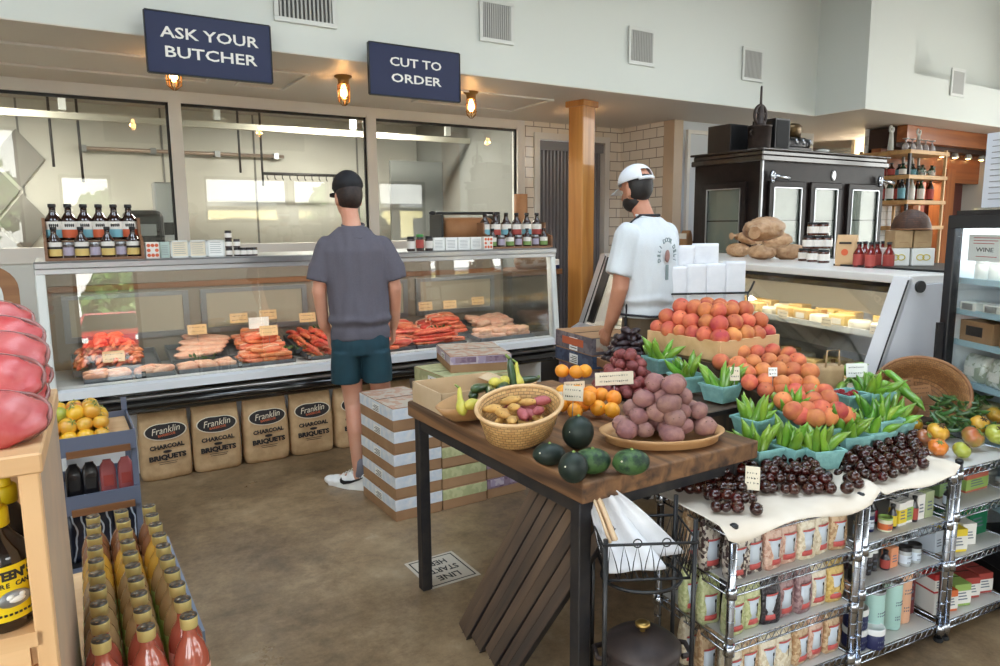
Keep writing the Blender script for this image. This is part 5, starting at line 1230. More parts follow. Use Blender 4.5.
# ---- pint baskets of green peppers
pintm = pm('pint_fibre', S(140, 190, 186), .85, var=.05, nz=(40, 4), col2=S(122, 172, 170), bump=(120, .2))
def pint():
    t = thing('pint_basket', '', 'basket'); m = MB(); b, tp, h = .046, .062, .072; th = .004
    ring = lambda r, z: [(-r, -r, z), (r, -r, z), (r, r, z), (-r, r, z)]
    vs = ring(b, 0)+ring(tp, h)+ring(tp-th, h)+ring(b-th, .005)
    m.add(vs, [(3, 2, 1, 0)]+[(i+4*k, (i+1) % 4+4*k, (i+1) % 4+4*k+4, i+4*k+4) for k in range(3) for i in range(4)]+[(12, 13, 14, 15)])
    m.build('shell', pintm, t); r = MB()
    for a in ((-tp-.003, tp+.003, -tp-.003, -tp), (-tp-.003, tp+.003, tp, tp+.003), (-tp-.003, -tp, -tp, tp), (tp, tp+.003, -tp, tp)): r.box(*a, h-.009, h)
    r.build('rim', pintm, t); return t
PB = Proto(pint())
PINTS = [(663, 374, .89, 'behind the red potato heap'), (690, 393, .85, 'between the red potatoes and the peach crate'), (724, 403, .84, 'below the corner of the peach crate'),
         (763, 469, .70, 'front row, nearest the purple potatoes'), (796, 467, .70, 'front row, second from the purple potatoes'), (824, 470, .70, 'front row, third from the purple potatoes'),
         (758, 438, .76, 'second row, nearest the purple potatoes'), (795, 430, .77, 'second row, below the peach price card'), (836, 445, .73, 'second row, below the peach slope'), (852, 455, .70, 'front row, fourth from the purple potatoes'), (874, 450, .70, 'front row, fifth from the purple potatoes'),
         (884, 438, .74, 'tall one beside the heirloom tomatoes'), (898, 441, .70, 'nearest the heirloom tomatoes'), (853, 412, .80, 'holding raspberries'), (876, 410, .80, 'under the white price card')]
rsm = pm('raspberry', S(160, 34, 44), .4, var=.12, bump=(200, .6))
def berry():
    m = MB()
    for k in range(14):
        a = k*2.4; z = 1-2*(k+.5)/14; r = math.sqrt(1-z*z); m.ell((.006*r*math.cos(a), .006*r*math.sin(a), .007*z), (.0036, .0036, .0036), 6, 4)
    return m.build('raspberry', rsm)
RB = Proto(berry())
for i, (px, py, z, w) in enumerate(PINTS):
    p = at(px, py, z); rp_ = random.Random(i+50); rz = -.15+rp_.uniform(-.2, .2)
    PB.put((p.x+.025, p.y+.04, z), rz, 'turquoise fibre pint basket, '+w, 'pint baskets on the produce display')
    if 'raspberries' in w:
        for k in range(20):
            o = RB.put((p.x+.025+rp_.uniform(-.04, .04), p.y+.04+rp_.uniform(-.04, .04), z+.062+rp_.uniform(0, .012)), (rp_.random(), rp_.random(), 1), 'red raspberry in the pint basket below the peaches', 'raspberries in the pint'); o['category'] = 'berry'
        continue
    for k in range(9):
        a = 2*PI*k/9+rp_.random()*.5; r = .032*(1 if k < 7 else .3)
        key = 'pep' if rp_.random() < .6 else 'pep2'
        o = PP[key].put((p.x+.025+r*math.cos(a), p.y+.04+r*math.sin(a), z+.022+rp_.uniform(0, .012)), (rp_.uniform(-.45, .45)-.3*math.sin(a), rp_.uniform(-.3, .3)+.3*math.cos(a), a), 'shiny green pepper standing in the pint basket '+w, 'peppers in the pint '+w, rp_.uniform(.85, 1.15)); o['category'] = 'pepper'
for i, (px, py, z) in enumerate(((840, 372, .90), (852, 378, .88), (866, 384, .87), (880, 388, .86), (860, 372, .9), (874, 376, .89), (888, 384, .87), (846, 384, .86), (894, 392, .85), (902, 388, .86), (884, 372, .9), (832, 365, .92))):
    o = PP['pep2' if i % 2 else 'pep'].put(tuple(at(px, py, z)), (.3+.2*i, 1.1+.1*(i % 3), .7*i), 'loose green pepper behind the white price card, %s of twelve' % ORD[i], 'loose peppers behind the card', 1.05); o['category'] = 'pepper'
# ---- peaches on crate and slope
def crate(px, py, ztop, lx, ly, h, label):
    p = at(px, py, ztop); t = thing('wooden_crate', label, 'crate', (p.x, p.y, ztop-h)); th = .012
    for a in ((0, lx, 0, th), (0, lx, ly-th, ly), (0, th, th, ly-th), (lx-th, lx, th, ly-th)): MB().box(*a, 0, h).build('side_board', MT['woodl'], t, bevel=.002)
    MB().box(0, lx, 0, ly, 0, .01).build('bottom_board', MT['woodl'], t); return t
cp_ = at(720.5, 342, 1.05)
crate(720.5, 342, 1.05, .40, .45, .10, 'pale wooden crate heaped with peaches in front of the white paper bags')
t = thing('display_riser', 'dark stepped riser under the peaches', 'riser', (cp_.x, cp_.y, lowz))
MB().box(0, .40, .0, .45, 0, .248).build('upper_step', sl, t); MB().prism([(-.22, .0), (-.001, .0), (-.001, .20)], .0, .40, 1).build('side_wedge', sl, t)
MB().prism([(-.001, .0), (-.001, .23), (-.50, .06), (-.50, .0)], .0, .40, 0).build('front_wedge', sl, t)
gp = 'peaches on the crate'; lp = 'ripe peach in the upper heap on the wooden crate'
for l, (ex, nx, ny) in enumerate(((0, 5, 6), (.03, 4, 5), (.08, 3, 4))):
    for i in range(nx):
        for j in range(ny):
            rnd = random.Random(l*100+i*10+j)
            x = .035+ex+(.33-2*ex)*i/max(1, nx-1); y = .035+ex+(.38-2*ex)*j/max(1, ny-1)
            if 0 < i < nx-1 and 0 < j < ny-1 and l < 2: continue
            o = PP['peach'].put((cp_.x+x+rnd.uniform(-.006, .006), cp_.y+y+rnd.uniform(-.006, .006), 1.05+.012+.052*l+rnd.uniform(-.004, .004)), (rnd.uniform(-1, 1), rnd.uniform(-1, 1), rnd.uniform(0, 6)), lp, gp, rnd.uniform(1.05, 1.25)); o['category'] = 'peach'
rows = [(345, 740, 765, 1.00), (353, 728, 800, .985), (363, 722, 806, .965), (372, 733, 812, .945), (382, 750, 818, .925), (391, 765, 828, .90), (400, 782, 834, .88), (409, 792, 842, .86), (417, 800, 846, .84)]
for r_, (py, xa, xb, z) in enumerate(rows):
    x = xa; k = 0
    while x <= xb:
        o = put_px('peach', x+random.uniform(-1.5, 1.5), py+random.uniform(-2, 2), z, 'ripe peach on the slope below the wooden crate', 'peach', 'peaches on the slope', r_*50+k, 1.0, 1.06); x += 15.2; k += 1
for px, py, z, l, w, h in ((735, 388, .90, 'small cream price card among the peaches and peppers', .04, .055), (773, 384, .93, 'small white price card stuck in the peach slope', .035, .035), (857, 384, .86, 'white price card on a pick above the peppers, right of the peaches', .095, .06)):
    p = at(px, py, z); pcard(p.x, p.y, z, l, w, h, MT['paper'] if 'white' in l else MT['cream'], .03, -.5, -.15, 2)
p = at(858, 395, .86)
t = thing('paper_bag', 'brown paper bag with twine handles behind the peppers', 'bag', (at(845, 380, .9).x+.05, at(845, 380, .9).y+.12, lowz), -.3)
sack(.14, .09, .24, 3, [(0, .95, .95), (.1, 1, 1), (.5, 1, 1), (.9, 1, .9), (1, 1, .85)], .004).build('bag_body', MT['kraft'], t); MB().tube([(-.035, -.035, .235), (-.03, -.035, .31), (.03, -.035, .31), (.035, -.035, .235)], .004, 6).build('handle', MT['kraft'], t)
# ---- white paper bags in a black wire holder
wp = at(712, 300, 1.13); 
t = thing('wire_bag_holder', 'black wire holder that keeps the white paper bags upright behind the peaches', 'holder', (wp.x-.01, wp.y+.08, .785), -.45)
m = MB(); hw, hd = .245, .09
m.tube([(-hw-.03, -hd, .475), (-hw-.012, -hd, .40), (-hw, -hd, .385), (hw, -hd, .385), (hw+.012, -hd, .40), (hw+.035, -hd, .45)], .006, 7); m.tube([(-hw, hd, .385), (hw, hd, .385)], .006, 7); m.tube([(-hw, -hd, .385), (-hw, hd, .385)], .006, 7); m.tube([(hw, -hd, .385), (hw, hd, .385)], .006, 7)
m.build('rim', MT['black'], t); m = MB()
for sx in (-1, 1):
    for sy in (-1, 1): m.tube([(sx*hw, sy*hd, 0), (sx*hw, sy*hd, .385)], .006, 7)
m.build('uprights', MT['black'], t); MB().box(-hw, hw, -hd, hd, .24, .25).build('shelf_plate', MT['black'], t)
def paper_bag(w, d, h, seed):
    s = sack(w, d, h, seed, [(0, .9, .9), (.05, 1, 1), (.4, 1.02, 1.05), (.75, 1.03, 1.0), (.95, 1.05, .9), (1.0, 1.05, .85)], .006)
    return s
whp = pm('white_bag_paper', S(226, 226, 228), .75, nz=(10, 3), col2=S(214, 214, 218), bump=(12, .3))
for i, (lx, ly, w, z, h) in enumerate(((-.165, -.045, .115, .251, .285), (-.05, -.042, .115, .251, .295), (.065, -.042, .115, .251, .30), (.18, -.04, .115, .251, .31), (-.10, .045, .14, .251, .40), (.04, .045, .14, .251, .41))):
    o = paper_bag(w, .075, h, i+3).build('white_paper_bag', whp); o.matrix_world = Matrix.Translation(t.location) @ Matrix.Rotation(-.45, 4, 'Z') @ Matrix.Translation((lx, ly, z))
    tag(o, 'white paper bag in the black wire holder, '+['first from the left in front', 'second from the left in front', 'third from the left in front', 'last on the right in front', 'left one of the taller back pair', 'right one of the taller back pair'][i], 'bag', 'white paper bags in the holder')
    MB().box(-w*.4, w*.4, -.0395, -.0385, h*.2, h*.204).build('fold', MT['grey'], o)
box_thing('display_block', 'dark block lifting the wire bag holder behind the peaches', 'block', wp.x-.25, wp.x+.25, wp.y-.02, wp.y+.18, .70, .784, sl, lambda t_, w, d, h: MB().box(-w/2-.004, w/2+.004, -d/2-.004, d/2+.004, h-.012, h-.001).build('top_edge', MT['dark'], t_), -.45)
# ------------------------------------------------------------------ wire shelf racks
RO = V((1.655, 1.346, 0)); RZ = -.105
RA = V((math.cos(RZ), math.sin(RZ), 0)); RB_ = V((-math.sin(RZ), math.cos(RZ), 0))
def rk(s, d, z): p = RO+RA*s+RB_*d; return (p.x, p.y, z)
liner = pm('shelf_liner', S(206, 204, 200), .5)
def wire_rack(s0, s1, depth, shelves, htop, label):
    o = rk((s0+s1)/2, 0, 0); t = thing('wire_shelf_rack', label, 'shelf rack', o, RZ); w = s1-s0
    for sx in (-1, 1):
        for y in (0, depth):
            m = MB(); m.tube([(sx*w/2, y, .012), (sx*w/2, y, htop)], .0125, 12)
            for z in [k*.051 for k in range(1, int(htop/.051)+1)]: m.tube([(sx*w/2, y, z), (sx*w/2, y, z+.003)], .0134, 12)
            p = m.build('post', MT['chrome'], t); MB().lathe([(.014, 0), (.018, .006), (.014, .016)], 12, (sx*w/2, y, 0)).build('foot', MT['rubber'], p); MB().lathe([(.0135, 0), (.0135, .01), (.008, .014)], 12, (sx*w/2, y, htop)).build('post_cap', MT['black'], p)
    for z in shelves:
        m = MB(); r = .0032
        for y in (0, depth):
            m.tube([(-w/2, y, z), (w/2, y, z)], r, 6); m.tube([(-w/2, y, z-.026), (w/2, y, z-.026)], r, 6)
            n = int(w/.032); m.tube([(-w/2+w*k/(2*n), y, z-(.026 if k % 2 else 0)) for k in range(2*n+1)], .0018, 5)
        for sx in (-1, 1):
            m.tube([(sx*w/2, 0, z), (sx*w/2, depth, z)], r, 6); m.tube([(sx*w/2, 0, z-.026), (sx*w/2, depth, z-.026)], r, 6)
            n = int(depth/.032); m.tube([(sx*w/2, depth*k/(2*n), z-(.026 if k % 2 else 0)) for k in range(2*n+1)], .0018, 5)
        n = int(w/.022)
        for k in range(1, n): m.tube([(-w/2+w*k/n, 0, z), (-w/2+w*k/n, depth, z)], .0016, 5)
        sh = m.build('wire_shelf', MT['chrome'], t)
        MB().box(-w/2+.016, w/2-.016, .006, depth-.006, z+.002, z+.0045).build('shelf_liner', liner, sh)
        for sx in (-1, 1):
            for y in (0, depth): MB().lathe([(.0185, -.03), (.0165, .006)], 12, (sx*w/2, y, z)).build('collar', MT['chrome'], sh)
    return t
D1 = .34
B1 = (.09, .277, .463, .648); B2 = (.065, .315, .475, .655); B3 = (.065, .31, .50, .66)
wire_rack(.0, .556, D1, B1, .656, 'chrome wire shelf rack of bean bags, first from the produce table')
wire_rack(.588, 1.045, D1, B2, .66, 'chrome wire shelf rack of jars and tins, second from the produce table')
wire_rack(1.078, 1.48, D1, B3, .69, 'chrome wire shelf rack of boxed groceries, last before the glass-door fridge')
# parchment sheets under the tomatoes
parch = pm('parchment', S(226, 214, 198), .7, nz=(4, 3), col2=S(212, 198, 180))
def sheet(s0, s1, d0, d1, z, label, seed, lip):
    m = MB(); o = V((seed, seed*2, 0))
    def f(u, v):
        s = s0+(s1-s0)*u; d = d0+(d1-d0)*v; e = max(0, -d)/.07
        zz = z+.006*noise.noise(V((s*9, d*9, 0))+o)-(e**1.3)*lip*(1+.6*math.sin(u*9+seed))
        if v > .85: zz += (v-.85)*.10
        if u < .05: zz += (.05-u)*.25
        if u > .93: zz += (u-.93)*.5
        return rk(s, d+.018*e, zz)
    m.grid(f, 30, 22); t = m.build('parchment_sheet', parch, solid=.0015); tag(t, label, 'paper'); return t
sheet(-.06, .60, -.055, .33, .665, 'cream parchment sheet under the dark tomatoes on the first wire rack', 1, .03)
sheet(.62, 1.03, -.045, .31, .668, 'cream parchment sheet under the dark tomatoes on the second wire rack', 3, .02)
# dark cherry tomatoes
def tomato_pile(quad, nrow, z0, layers, label, group, seed):
    """quad: pixel corners (back left, back right, front right, front left) of the pile"""
    rnd = random.Random(seed); n = 0
    for l in range(layers):
        for j in range(nrow-l):
            v = (j+.5+l*.5)/nrow
            xa = quad[0][0]+(quad[3][0]-quad[0][0])*v; ya = quad[0][1]+(quad[3][1]-quad[0][1])*v; xb = quad[1][0]+(quad[2][0]-quad[1][0])*v; yb = quad[1][1]+(quad[2][1]-quad[1][1])*v
            c = max(1, int(abs(xb-xa)/(9.0+1.7*v)))-l
            for i in range(c):
                u = (i+.5+l*.5+rnd.uniform(-.25, .25))/(c+l); px, py = xa+(xb-xa)*u, ya+(yb-ya)*u+rnd.uniform(-2, 2)
                p = at(px, py, z0+.016); p.z += l*.019+rnd.uniform(0, .005)
                o = PP['tom'].put(tuple(p), (rnd.uniform(-1.2, 1.2), rnd.uniform(-1.2, 1.2), rnd.uniform(0, 6)), label, group, rnd.uniform(.85, 1.2)); o['category'] = 'tomato'; n += 1
    return n
tomato_pile([(684, 456), (826, 464), (834, 492), (672, 490)], 5, .672, 3, 'small dark cherry tomato in the pile on the first parchment sheet', 'dark tomatoes on the first sheet', 3)
tomato_pile([(690, 480), (748, 486), (762, 516), (712, 512)], 3, .672, 2, 'small dark cherry tomato at the front edge of the first parchment sheet', 'dark tomatoes at the front of the first sheet', 8)
tomato_pile([(822, 450), (922, 432), (930, 464), (846, 492)], 6, .674, 3, 'small dark cherry tomato in the pile on the second parchment sheet', 'dark tomatoes on the second sheet', 5)
p = at(752, 492, .70); pcard(p.x, p.y, .675, 'narrow cream card on a pick in the dark cherry tomatoes', .045, .075, MT['cream'], .03, -.9, -.25, 3)
# heirloom tomatoes, tipped basket
def heirloom(r, mat, sq, lab, px, py, z, seed):
    m = MB(); m.ell((0, 0, 0), (r, r, r*sq), 24, 12, lambda d: 1+.05*math.cos(7*math.atan2(d.y, d.x))*math.sqrt(max(0, 1-d.z**2))-.14*math.exp(-((1-d.z)/.1)))
    rnd = random.Random(seed); p = at(px, py, z); o = m.build('heirloom_tomato', mat, loc=tuple(p)); o.rotation_euler = (rnd.uniform(.3, .9), rnd.uniform(-.4, .4), rnd.uniform(-.5, .5)); tag(o, lab, 'tomato', 'heirloom tomatoes by the tipped basket')
    c = MB()
    for k in range(6): a = k*PI/3; c.tube([(0, 0, r*sq*.88), (r*.25*math.cos(a), r*.25*math.sin(a), r*sq*.93), (r*.42*math.cos(a), r*.42*math.sin(a), r*sq*.9)], [.003, .0025, .0008], 5)
    c.build('calyx', stemb if seed % 2 else stemg, o)
hy = pm('heirloom_yellow', S(222, 176, 64), .3, nz=(14, 3), col2=S(214, 150, 48), coat=.4); ho = pm('heirloom_orange', S(222, 116, 40), .3, nz=(14, 3), col2=S(226, 140, 60), coat=.4); hb = pm('heirloom_brown', S(164, 96, 58), .3, nz=(12, 3), col2=S(120, 80, 46), coat=.4); hg = pm('heirloom_lime', S(176, 178, 72), .3, nz=(14, 3), col2=S(150, 160, 60), coat=.4); hr = pm('heirloom_striped', S(184, 92, 60), .3, nz=(9, 3), col2=S(150, 134, 66), coat=.4)
for i, (r, ma, sq, l, px, py, z) in enumerate(((.036, hy, .85, 'yellow-orange heirloom tomato nearest the pepper pints', 914, 423, .72), (.034, hb, .8, 'brown heirloom tomato below the yellow-orange one', 909, 436, .71), (.036, hb, .8, 'ribbed tan heirloom tomato between brown and yellow ones', 924, 438, .71), (.041, hy, .8, 'large yellow heirloom tomato in front of the tipped basket', 938, 432, .72), (.035, ho, .85, 'bright orange heirloom tomato at the rack post', 938, 447, .70), (.032, hg, .9, 'lime heirloom tomato at the front right of the rack post', 962, 450, .70), (.042, hr, .85, 'red and green striped heirloom tomato below the tipped basket', 973, 437, .72), (.038, hy, .85, 'yellow heirloom tomato at the mouth of the tipped basket', 980, 424, .735), (.038, hy, .85, 'yellow heirloom tomato at the picture edge, upper of two', 996, 415, .74), (.042, hg, .85, 'yellow-green heirloom tomato at the picture edge, lower of two', 997, 434, .73), (.03, hb, .8, 'small brown heirloom tomato behind the pepper pints', 896, 398, .80), (.03, hr, .8, 'reddish heirloom tomato peeking behind the pint baskets', 858, 416, .76))): heirloom(r, ma, sq, l, px, py, z, i)
bpx = at(934, 402, .80)
t = thing('tipped_basket', 'wide brown wicker basket tipped on its side, spilling small dark peppers', 'basket', (bpx.x+.08, bpx.y+.10, .80)); t.rotation_euler = V((-.62, -.42, .55)).to_track_quat('Z', 'Y').to_euler()
uv_cyl(bowl_mesh(.185, .165, .15, .008, 44, .66).build('basket_body', weave_d, t, loc=(0, 0, -.11)), .18, 1)
m = MB(); m.tube([(.187*math.cos(a), .167*math.sin(a), .04) for a in [k*PI/22 for k in range(44)]], .008, 8, closed=True); m.build('rim', MT['woodm'], t)
m = MB(); m.tube([(.19*math.cos(a), 0, .04+.0*math.sin(a)) for a in (0, PI)], .001, 4) if False else None
gd = pm('shishito_green', S(58, 92, 44), .28, var=.25, hue=.015, coat=.35)
PS = Proto(pepper('small_pepper', gd, .062, .0088, 9, .4))
rnd = random.Random(44)
for k in range(70):
    u, v = rnd.random(), rnd.random(); px = 938+46*u+8*v*(u-.5); py = 398+34*v-8*u*(1-v); z = .80-.09*v+rnd.uniform(-.01, .015)
    o = PS.put(tuple(at(px, py, z)), (rnd.uniform(.9, 2.2), rnd.uniform(-.6, .6), rnd.uniform(0, 6.3)), 'small dark green pepper spilling from the tipped wicker basket', 'small peppers in the tipped basket', rnd.uniform(.85, 1.2)); o['category'] = 'pepper'
p = at(906, 408, .76); t = thing('log_riser', 'rounded brown driftwood piece between the pints and tipped basket', 'wood block', (p.x+.06, p.y+.06, .70), -.4); m = MB(); m.tube([(-.05, .05, .02), (0, 0, .05), (.05, -.05, .03)], [.05, .055, .04], 12); m.build('log', MT['woodm'], t)
for px, py, z, l, w in ((905, 383, .84, 'brown wooden sign behind the pints, first of two', .13), (924, 390, .82, 'brown wooden sign at the rim of the tipped basket, second of two', .11)): p = at(px, py, z); pcard(p.x, p.y, z-.06, l, w, .05, pm('sign_wood', S(156, 112, 76), .6), .03, -.3, -.3)
# ---- bean bags on the first rack
def bean_mat(name, c1, c2, sc=95):
    m, nt, b, out = _nt(name); N = nt.nodes; L = nt.links
    tc = N.new('ShaderNodeTexCoord'); v = N.new('ShaderNodeTexVoronoi'); v.inputs['Scale'].default_value = sc
    L.new(tc.outputs['Object'], v.inputs['Vector']); rp = N.new('ShaderNodeValToRGB'); e = rp.color_ramp.elements; e[0].color = (*c1, 1); e[1].color = (*c2, 1); e[0].position = .35; e[1].position = .65
    sx = N.new('ShaderNodeSeparateColor'); L.new(v.outputs['Color'], sx.inputs[0]); L.new(sx.outputs[0], rp.inputs['Fac']); L.new(rp.outputs[0], b.inputs['Base Color'])
    bp = N.new('ShaderNodeBump'); bp.inputs['Strength'].default_value = .9; bp.inputs['Distance'].default_value = .004; bp.invert = True; L.new(v.outputs['Distance'], bp.inputs['Height']); L.new(bp.outputs[0], b.inputs['Normal'])
    b.inputs['Roughness'].default_value = .35; b.inputs['Coat Weight'].default_value = .5; b.inputs['Coat Roughness'].default_value = .15
    return m
BM = dict(speck=bean_mat('beans_speckled', S(214, 204, 190), S(70, 48, 48)), pink=bean_mat('beans_pink', S(222, 190, 172), S(196, 150, 130)), ivory=bean_mat('beans_ivory', S(236, 226, 204), S(214, 198, 168)), yellow=bean_mat('beans_yellow', S(224, 194, 120), S(196, 160, 84)), lime=bean_mat('beans_pale_green', S(206, 208, 160), S(178, 184, 130)), black=bean_mat('beans_black', S(52, 44, 50), S(30, 26, 32)), mauve=bean_mat('beans_mauve', S(170, 140, 140), S(130, 96, 100)), tan=bean_mat('beans_tan', S(212, 184, 148), S(176, 138, 100)))
bluelab = pm('bag_label_blue', S(206, 216, 228), .55)
redsoft = pm('label_red_soft', S(196, 88, 84), .55)
CN = dict(speck='speckled', pink='pink', ivory='ivory', yellow='yellow', lime='pale green', black='black', mauve='mauve', tan='tan')
def bean_bag(s, d, z, key, label, h=.15, w=.072, group=None):
    t = thing('bean_bag', label, 'bag', rk(s, d, z), RZ+random.uniform(-.12, .12), group); dd = .042
    sack(w, dd, h, s*31+z*7, [(0, .9, .9), (.04, 1, 1), (.3, 1.03, 1.1), (.6, 1.02, 1.02), (.85, 1.0, .7), (.95, .98, .35), (1, .98, .2)], .006, 20).build('pouch', BM[key], t)
    y = -dd*.585
    def plate(z0, z1, m, nm, dy=0, fx=.36): g = MB(); g.grid(lambda u, v: ((u-.5)*2*w*fx, y-dy+.006*(2*u-1)**2, z0+(z1-z0)*v), 4, 2); g.build(nm, m, t, solid=.0006)
    plate(.016, .034, redsoft, 'label_band', .0009); plate(.034, .098, bluelab, 'label'); plate(.098, .104, redsoft, 'label_edge', .0009)
    g = MB(); g.box(w*.14, w*.165, y-.0016, y-.0006, .042, .075); g.ell((w*.152, y-.0012, .08), (.0035, .001, .007), 8, 6); g.build('spoon_mark', MT['ink'], t)
    return t
rows1 = [(.469, ['speck', 'speck', 'pink', 'pink', 'ivory', 'ivory', 'tan'], 'top'), (.283, ['lime', 'lime', 'black', 'mauve', 'mauve', 'ivory', 'yellow'], 'middle'), (.096, ['ivory', 'tan', 'ivory', 'ivory', 'tan', 'pink', 'tan'], 'bottom')]
for z, ks, nm in rows1:
    for i, k in enumerate(ks):
        bean_bag(.055+.0745*i, .045+.008*(i % 2), z, k, 'bag of %s beans, %s from the left in front on the %s bean shelf' % (CN[k], ORD[i], nm), group='bean bags on the %s shelf' % nm)
    for i, k in enumerate(ks[:3]):
        bean_bag(.03+.085*i, .13, z, ks[(i+1) % 3] if nm != 'top' else 'speck', 'bean bag behind the front row, %s from the left on the %s bean shelf' % (ORD[i], nm), .165, group='rear bean bags on the %s shelf' % nm)
    for i in range(2): bean_bag(.03+.08*i, .215, z, 'tan' if nm == 'top' else ks[0], 'bean bag at the rear side, %s of two on the %s bean shelf' % (ORD[i], nm), .165, group='back bean bags on the %s shelf' % nm)
# ---- jars, cartons and tins on the second and third rack
softink = pm('soft_ink', S(104, 112, 128), .6)
lid_w = pm('white_lid', S(226, 226, 224), .35); navy = pm('navy_tub', S(36, 40, 84), .45); mint = pm('mint_tin', S(170, 206, 198), .5); peachc = pm('peach_tin', S(224, 172, 140), .5)
def jar(name, label, s, d, z, r, h, body, lid, lab=None, cat='jar', lidh=.2, prn=True, group=None):
    t = thing(name, label, cat, rk(s, d, z), RZ, group)
    MB().lathe([(r*.94, 0), (r, .004), (r, h*(1-lidh)), (r*.95, h*(1-lidh)+.002)], 22).build('body', body, t)
    MB().lathe([(r*1.03, h*(1-lidh)), (r*1.03, h-.002), (r*.98, h), (r*.9, h), (r*.88, h-.003), (0, h-.003)], 22, cap=False).build('lid', lid, t)
    if lab: MB().lathe([(r*1.01, h*.15), (r*1.01, h*.6)], 22, cap=False).build('label_band', lab, t)
    if prn:
        g = MB()
        for k, zz in enumerate((.62, .56, .3, .24)):
            for q in range(5 if k < 2 else 3):
                a = -PI/2-.45+.22*q; c = (r*1.02*math.cos(a), r*1.02*math.sin(a), h*zz*(1-lidh)); g.bc(c, (.0045, .0012, h*.022))
        g.build('print', softink, t)
    return t
z2 = .481
for i, s in enumerate((.625, .66, .70)): jar('spice_jar', 'clear-lidded jar with a blue label, %s from the left on the top jar shelf' % ORD[i], s, .05+.01*i, z2, .019, .075, navy if i == 2 else BM['ivory'], MT['grey'], bluelab, group='blue-labelled jars on the top jar shelf')
GB = pm('small_green_box', S(150, 180, 96), .5); YB = pm('small_yellow_box', S(228, 202, 60), .5); PK = pm('small_pink_box', S(196, 52, 86), .5); DK = pm('small_dark_bottle', S(36, 32, 40), .3, coat=.4); OR_ = pm('small_orange', S(214, 110, 60), .5)
def rbox(name, label, s, d, z, w, dp, h, mat, mat2=None, cat='box', rz=0, group=None):
    t = thing(name, label, cat, rk(s, d, z), RZ+rz, group); MB().box(-w/2, w/2, 0, dp, 0, h).build('body', mat, t, bevel=.0015)
    if mat2: MB().box(-w/2-.0007, w/2+.0007, -.0007, dp+.0007, h*.12, h*.7).build('printed_panel', mat2, t)
    g = MB()
    for k in range(3): g.box(-w*.3, w*.28*(1-.2*k), -.0016, -.0007, h*(.3+.14*k), h*(.3+.14*k)+h*.05)
    g.build('print', softink, t); MB().box(-w/2+.001, w/2-.001, dp*.48, dp*.52, h, h+.0005).build('lid_seam', MT['ink'], t)
    return t
jar('round_tin', 'small cream tin with an orange spot on the top jar shelf', .755, .045, z2, .024, .05, pm('cream_tin', S(222, 220, 190), .5), GB, OR_, 'tin', .12)
def small_bottle(label, s, d, z, r, h, lab):
    t = thing('small_bottle', label, 'bottle', rk(s, d, z), RZ); bottle_mesh(r, h, 14, .3, .5).build('glass', DK, t); MB().lathe([(r*.56, h*.92), (r*.58, h*.93), (r*.58, h), (r*.4, h+.001)], 12).build('cap', MT['black'], t); MB().lathe([(r*1.012, h*.1), (r*1.012, h*.55)], 14, cap=False).build('label_band', lab, t); return t
small_bottle('small dark bottle with a yellow label on the top jar shelf', .80, .05, z2, .015, .085, YB); small_bottle('small dark bottle with a pink label behind the cream tin', .775, .11, z2, .017, .09, PK)
rbox('small_carton', 'white and yellow-footed small carton on the top jar shelf', .842, .04, z2, .042, .04, .085, MT['lab'], YB); rbox('small_carton', 'white and green-footed small carton on the top jar shelf', .885, .045, z2, .04, .04, .085, MT['lab'], GB)
small_bottle('small dark bottle with a red label between two cartons', .918, .05, z2, .014, .095, redl); rbox('small_carton', 'white small carton with a green ring beside the sage pouch', .952, .045, z2, .04, .04, .095, MT['lab']); rbox('tea_pouch', 'sage green pouch at the right end of the top jar shelf', 1.0, .045, z2, .045, .035, .10, pm('sage_pouch', S(170, 180, 140), .6), None, 'pouch'); jar('spice_jar', 'dark-lidded jar by the second rack post on the top jar shelf', 1.03, .12, z2, .02, .085, DK, MT['black'])
z2 = .321
for i, s in enumerate((.612, .655, .70, .745)): jar('sauce_jar', 'dark jar with a white lid, %s from the left on the middle jar shelf' % ORD[i], s, .045+.012*i, z2, .0205, .085, BM['black'], lid_w, MT['ink'], group='white-lidded dark jars on the middle shelf')
for i, s in enumerate((.64, .69, .735)): jar('sauce_jar', 'pale-lidded dark jar, %s from the left in the second row of the middle shelf' % ORD[i], s, .125, z2, .02, .09, BM['mauve'], lid_w, None, group='second-row jars on the middle shelf')
small_bottle('short amber bottle with a dark label right of the white-lidded jars', .792, .06, z2, .017, .07, redl); rbox('small_carton', 'small peach carton between the amber bottle and the glass tumblers', .83, .05, z2, .04, .04, .075, pm('peach_carton', S(224, 150, 110), .5)); rbox('glass_block', 'clear frosted box of white sachets on the middle jar shelf', .81, .14, z2, .12, .08, .12, pm('frosted_box', S(200, 206, 212), .25))
for i, (s, d) in enumerate(((.885, .05), (.94, .05), (.90, .12), (.965, .12))): jar('glass_tumbler', 'pale jar with a dark lid, %s at the right end of the middle jar shelf' % ORD[i], s, d, z2, .022, .07+.012*(i > 1), pm('grey_jar_glass', S(176, 182, 184), .2, coat=.6), MT['dark'], bluelab)
z2 = .071
jar('storage_tub', 'navy tub with a white lid, left stack top on the bottom tin shelf', .640, .05, z2+.076, .04, .075, navy, lid_w, None, 'tub', .28); jar('storage_tub', 'navy tub with a white lid, left stack bottom on the bottom tin shelf', .640, .05, z2, .04, .075, navy, lid_w, None, 'tub', .28); jar('storage_tub', 'navy tub with a white lid beside the left stack on the bottom shelf', .70, .02, z2, .036, .075, navy, lid_w, None, 'tub', .28); jar('storage_tub', 'grey-lidded tub at the back of the bottom tin shelf', .66, .15, z2, .038, .15, peachc, MT['grey'], None, 'tub', .1)
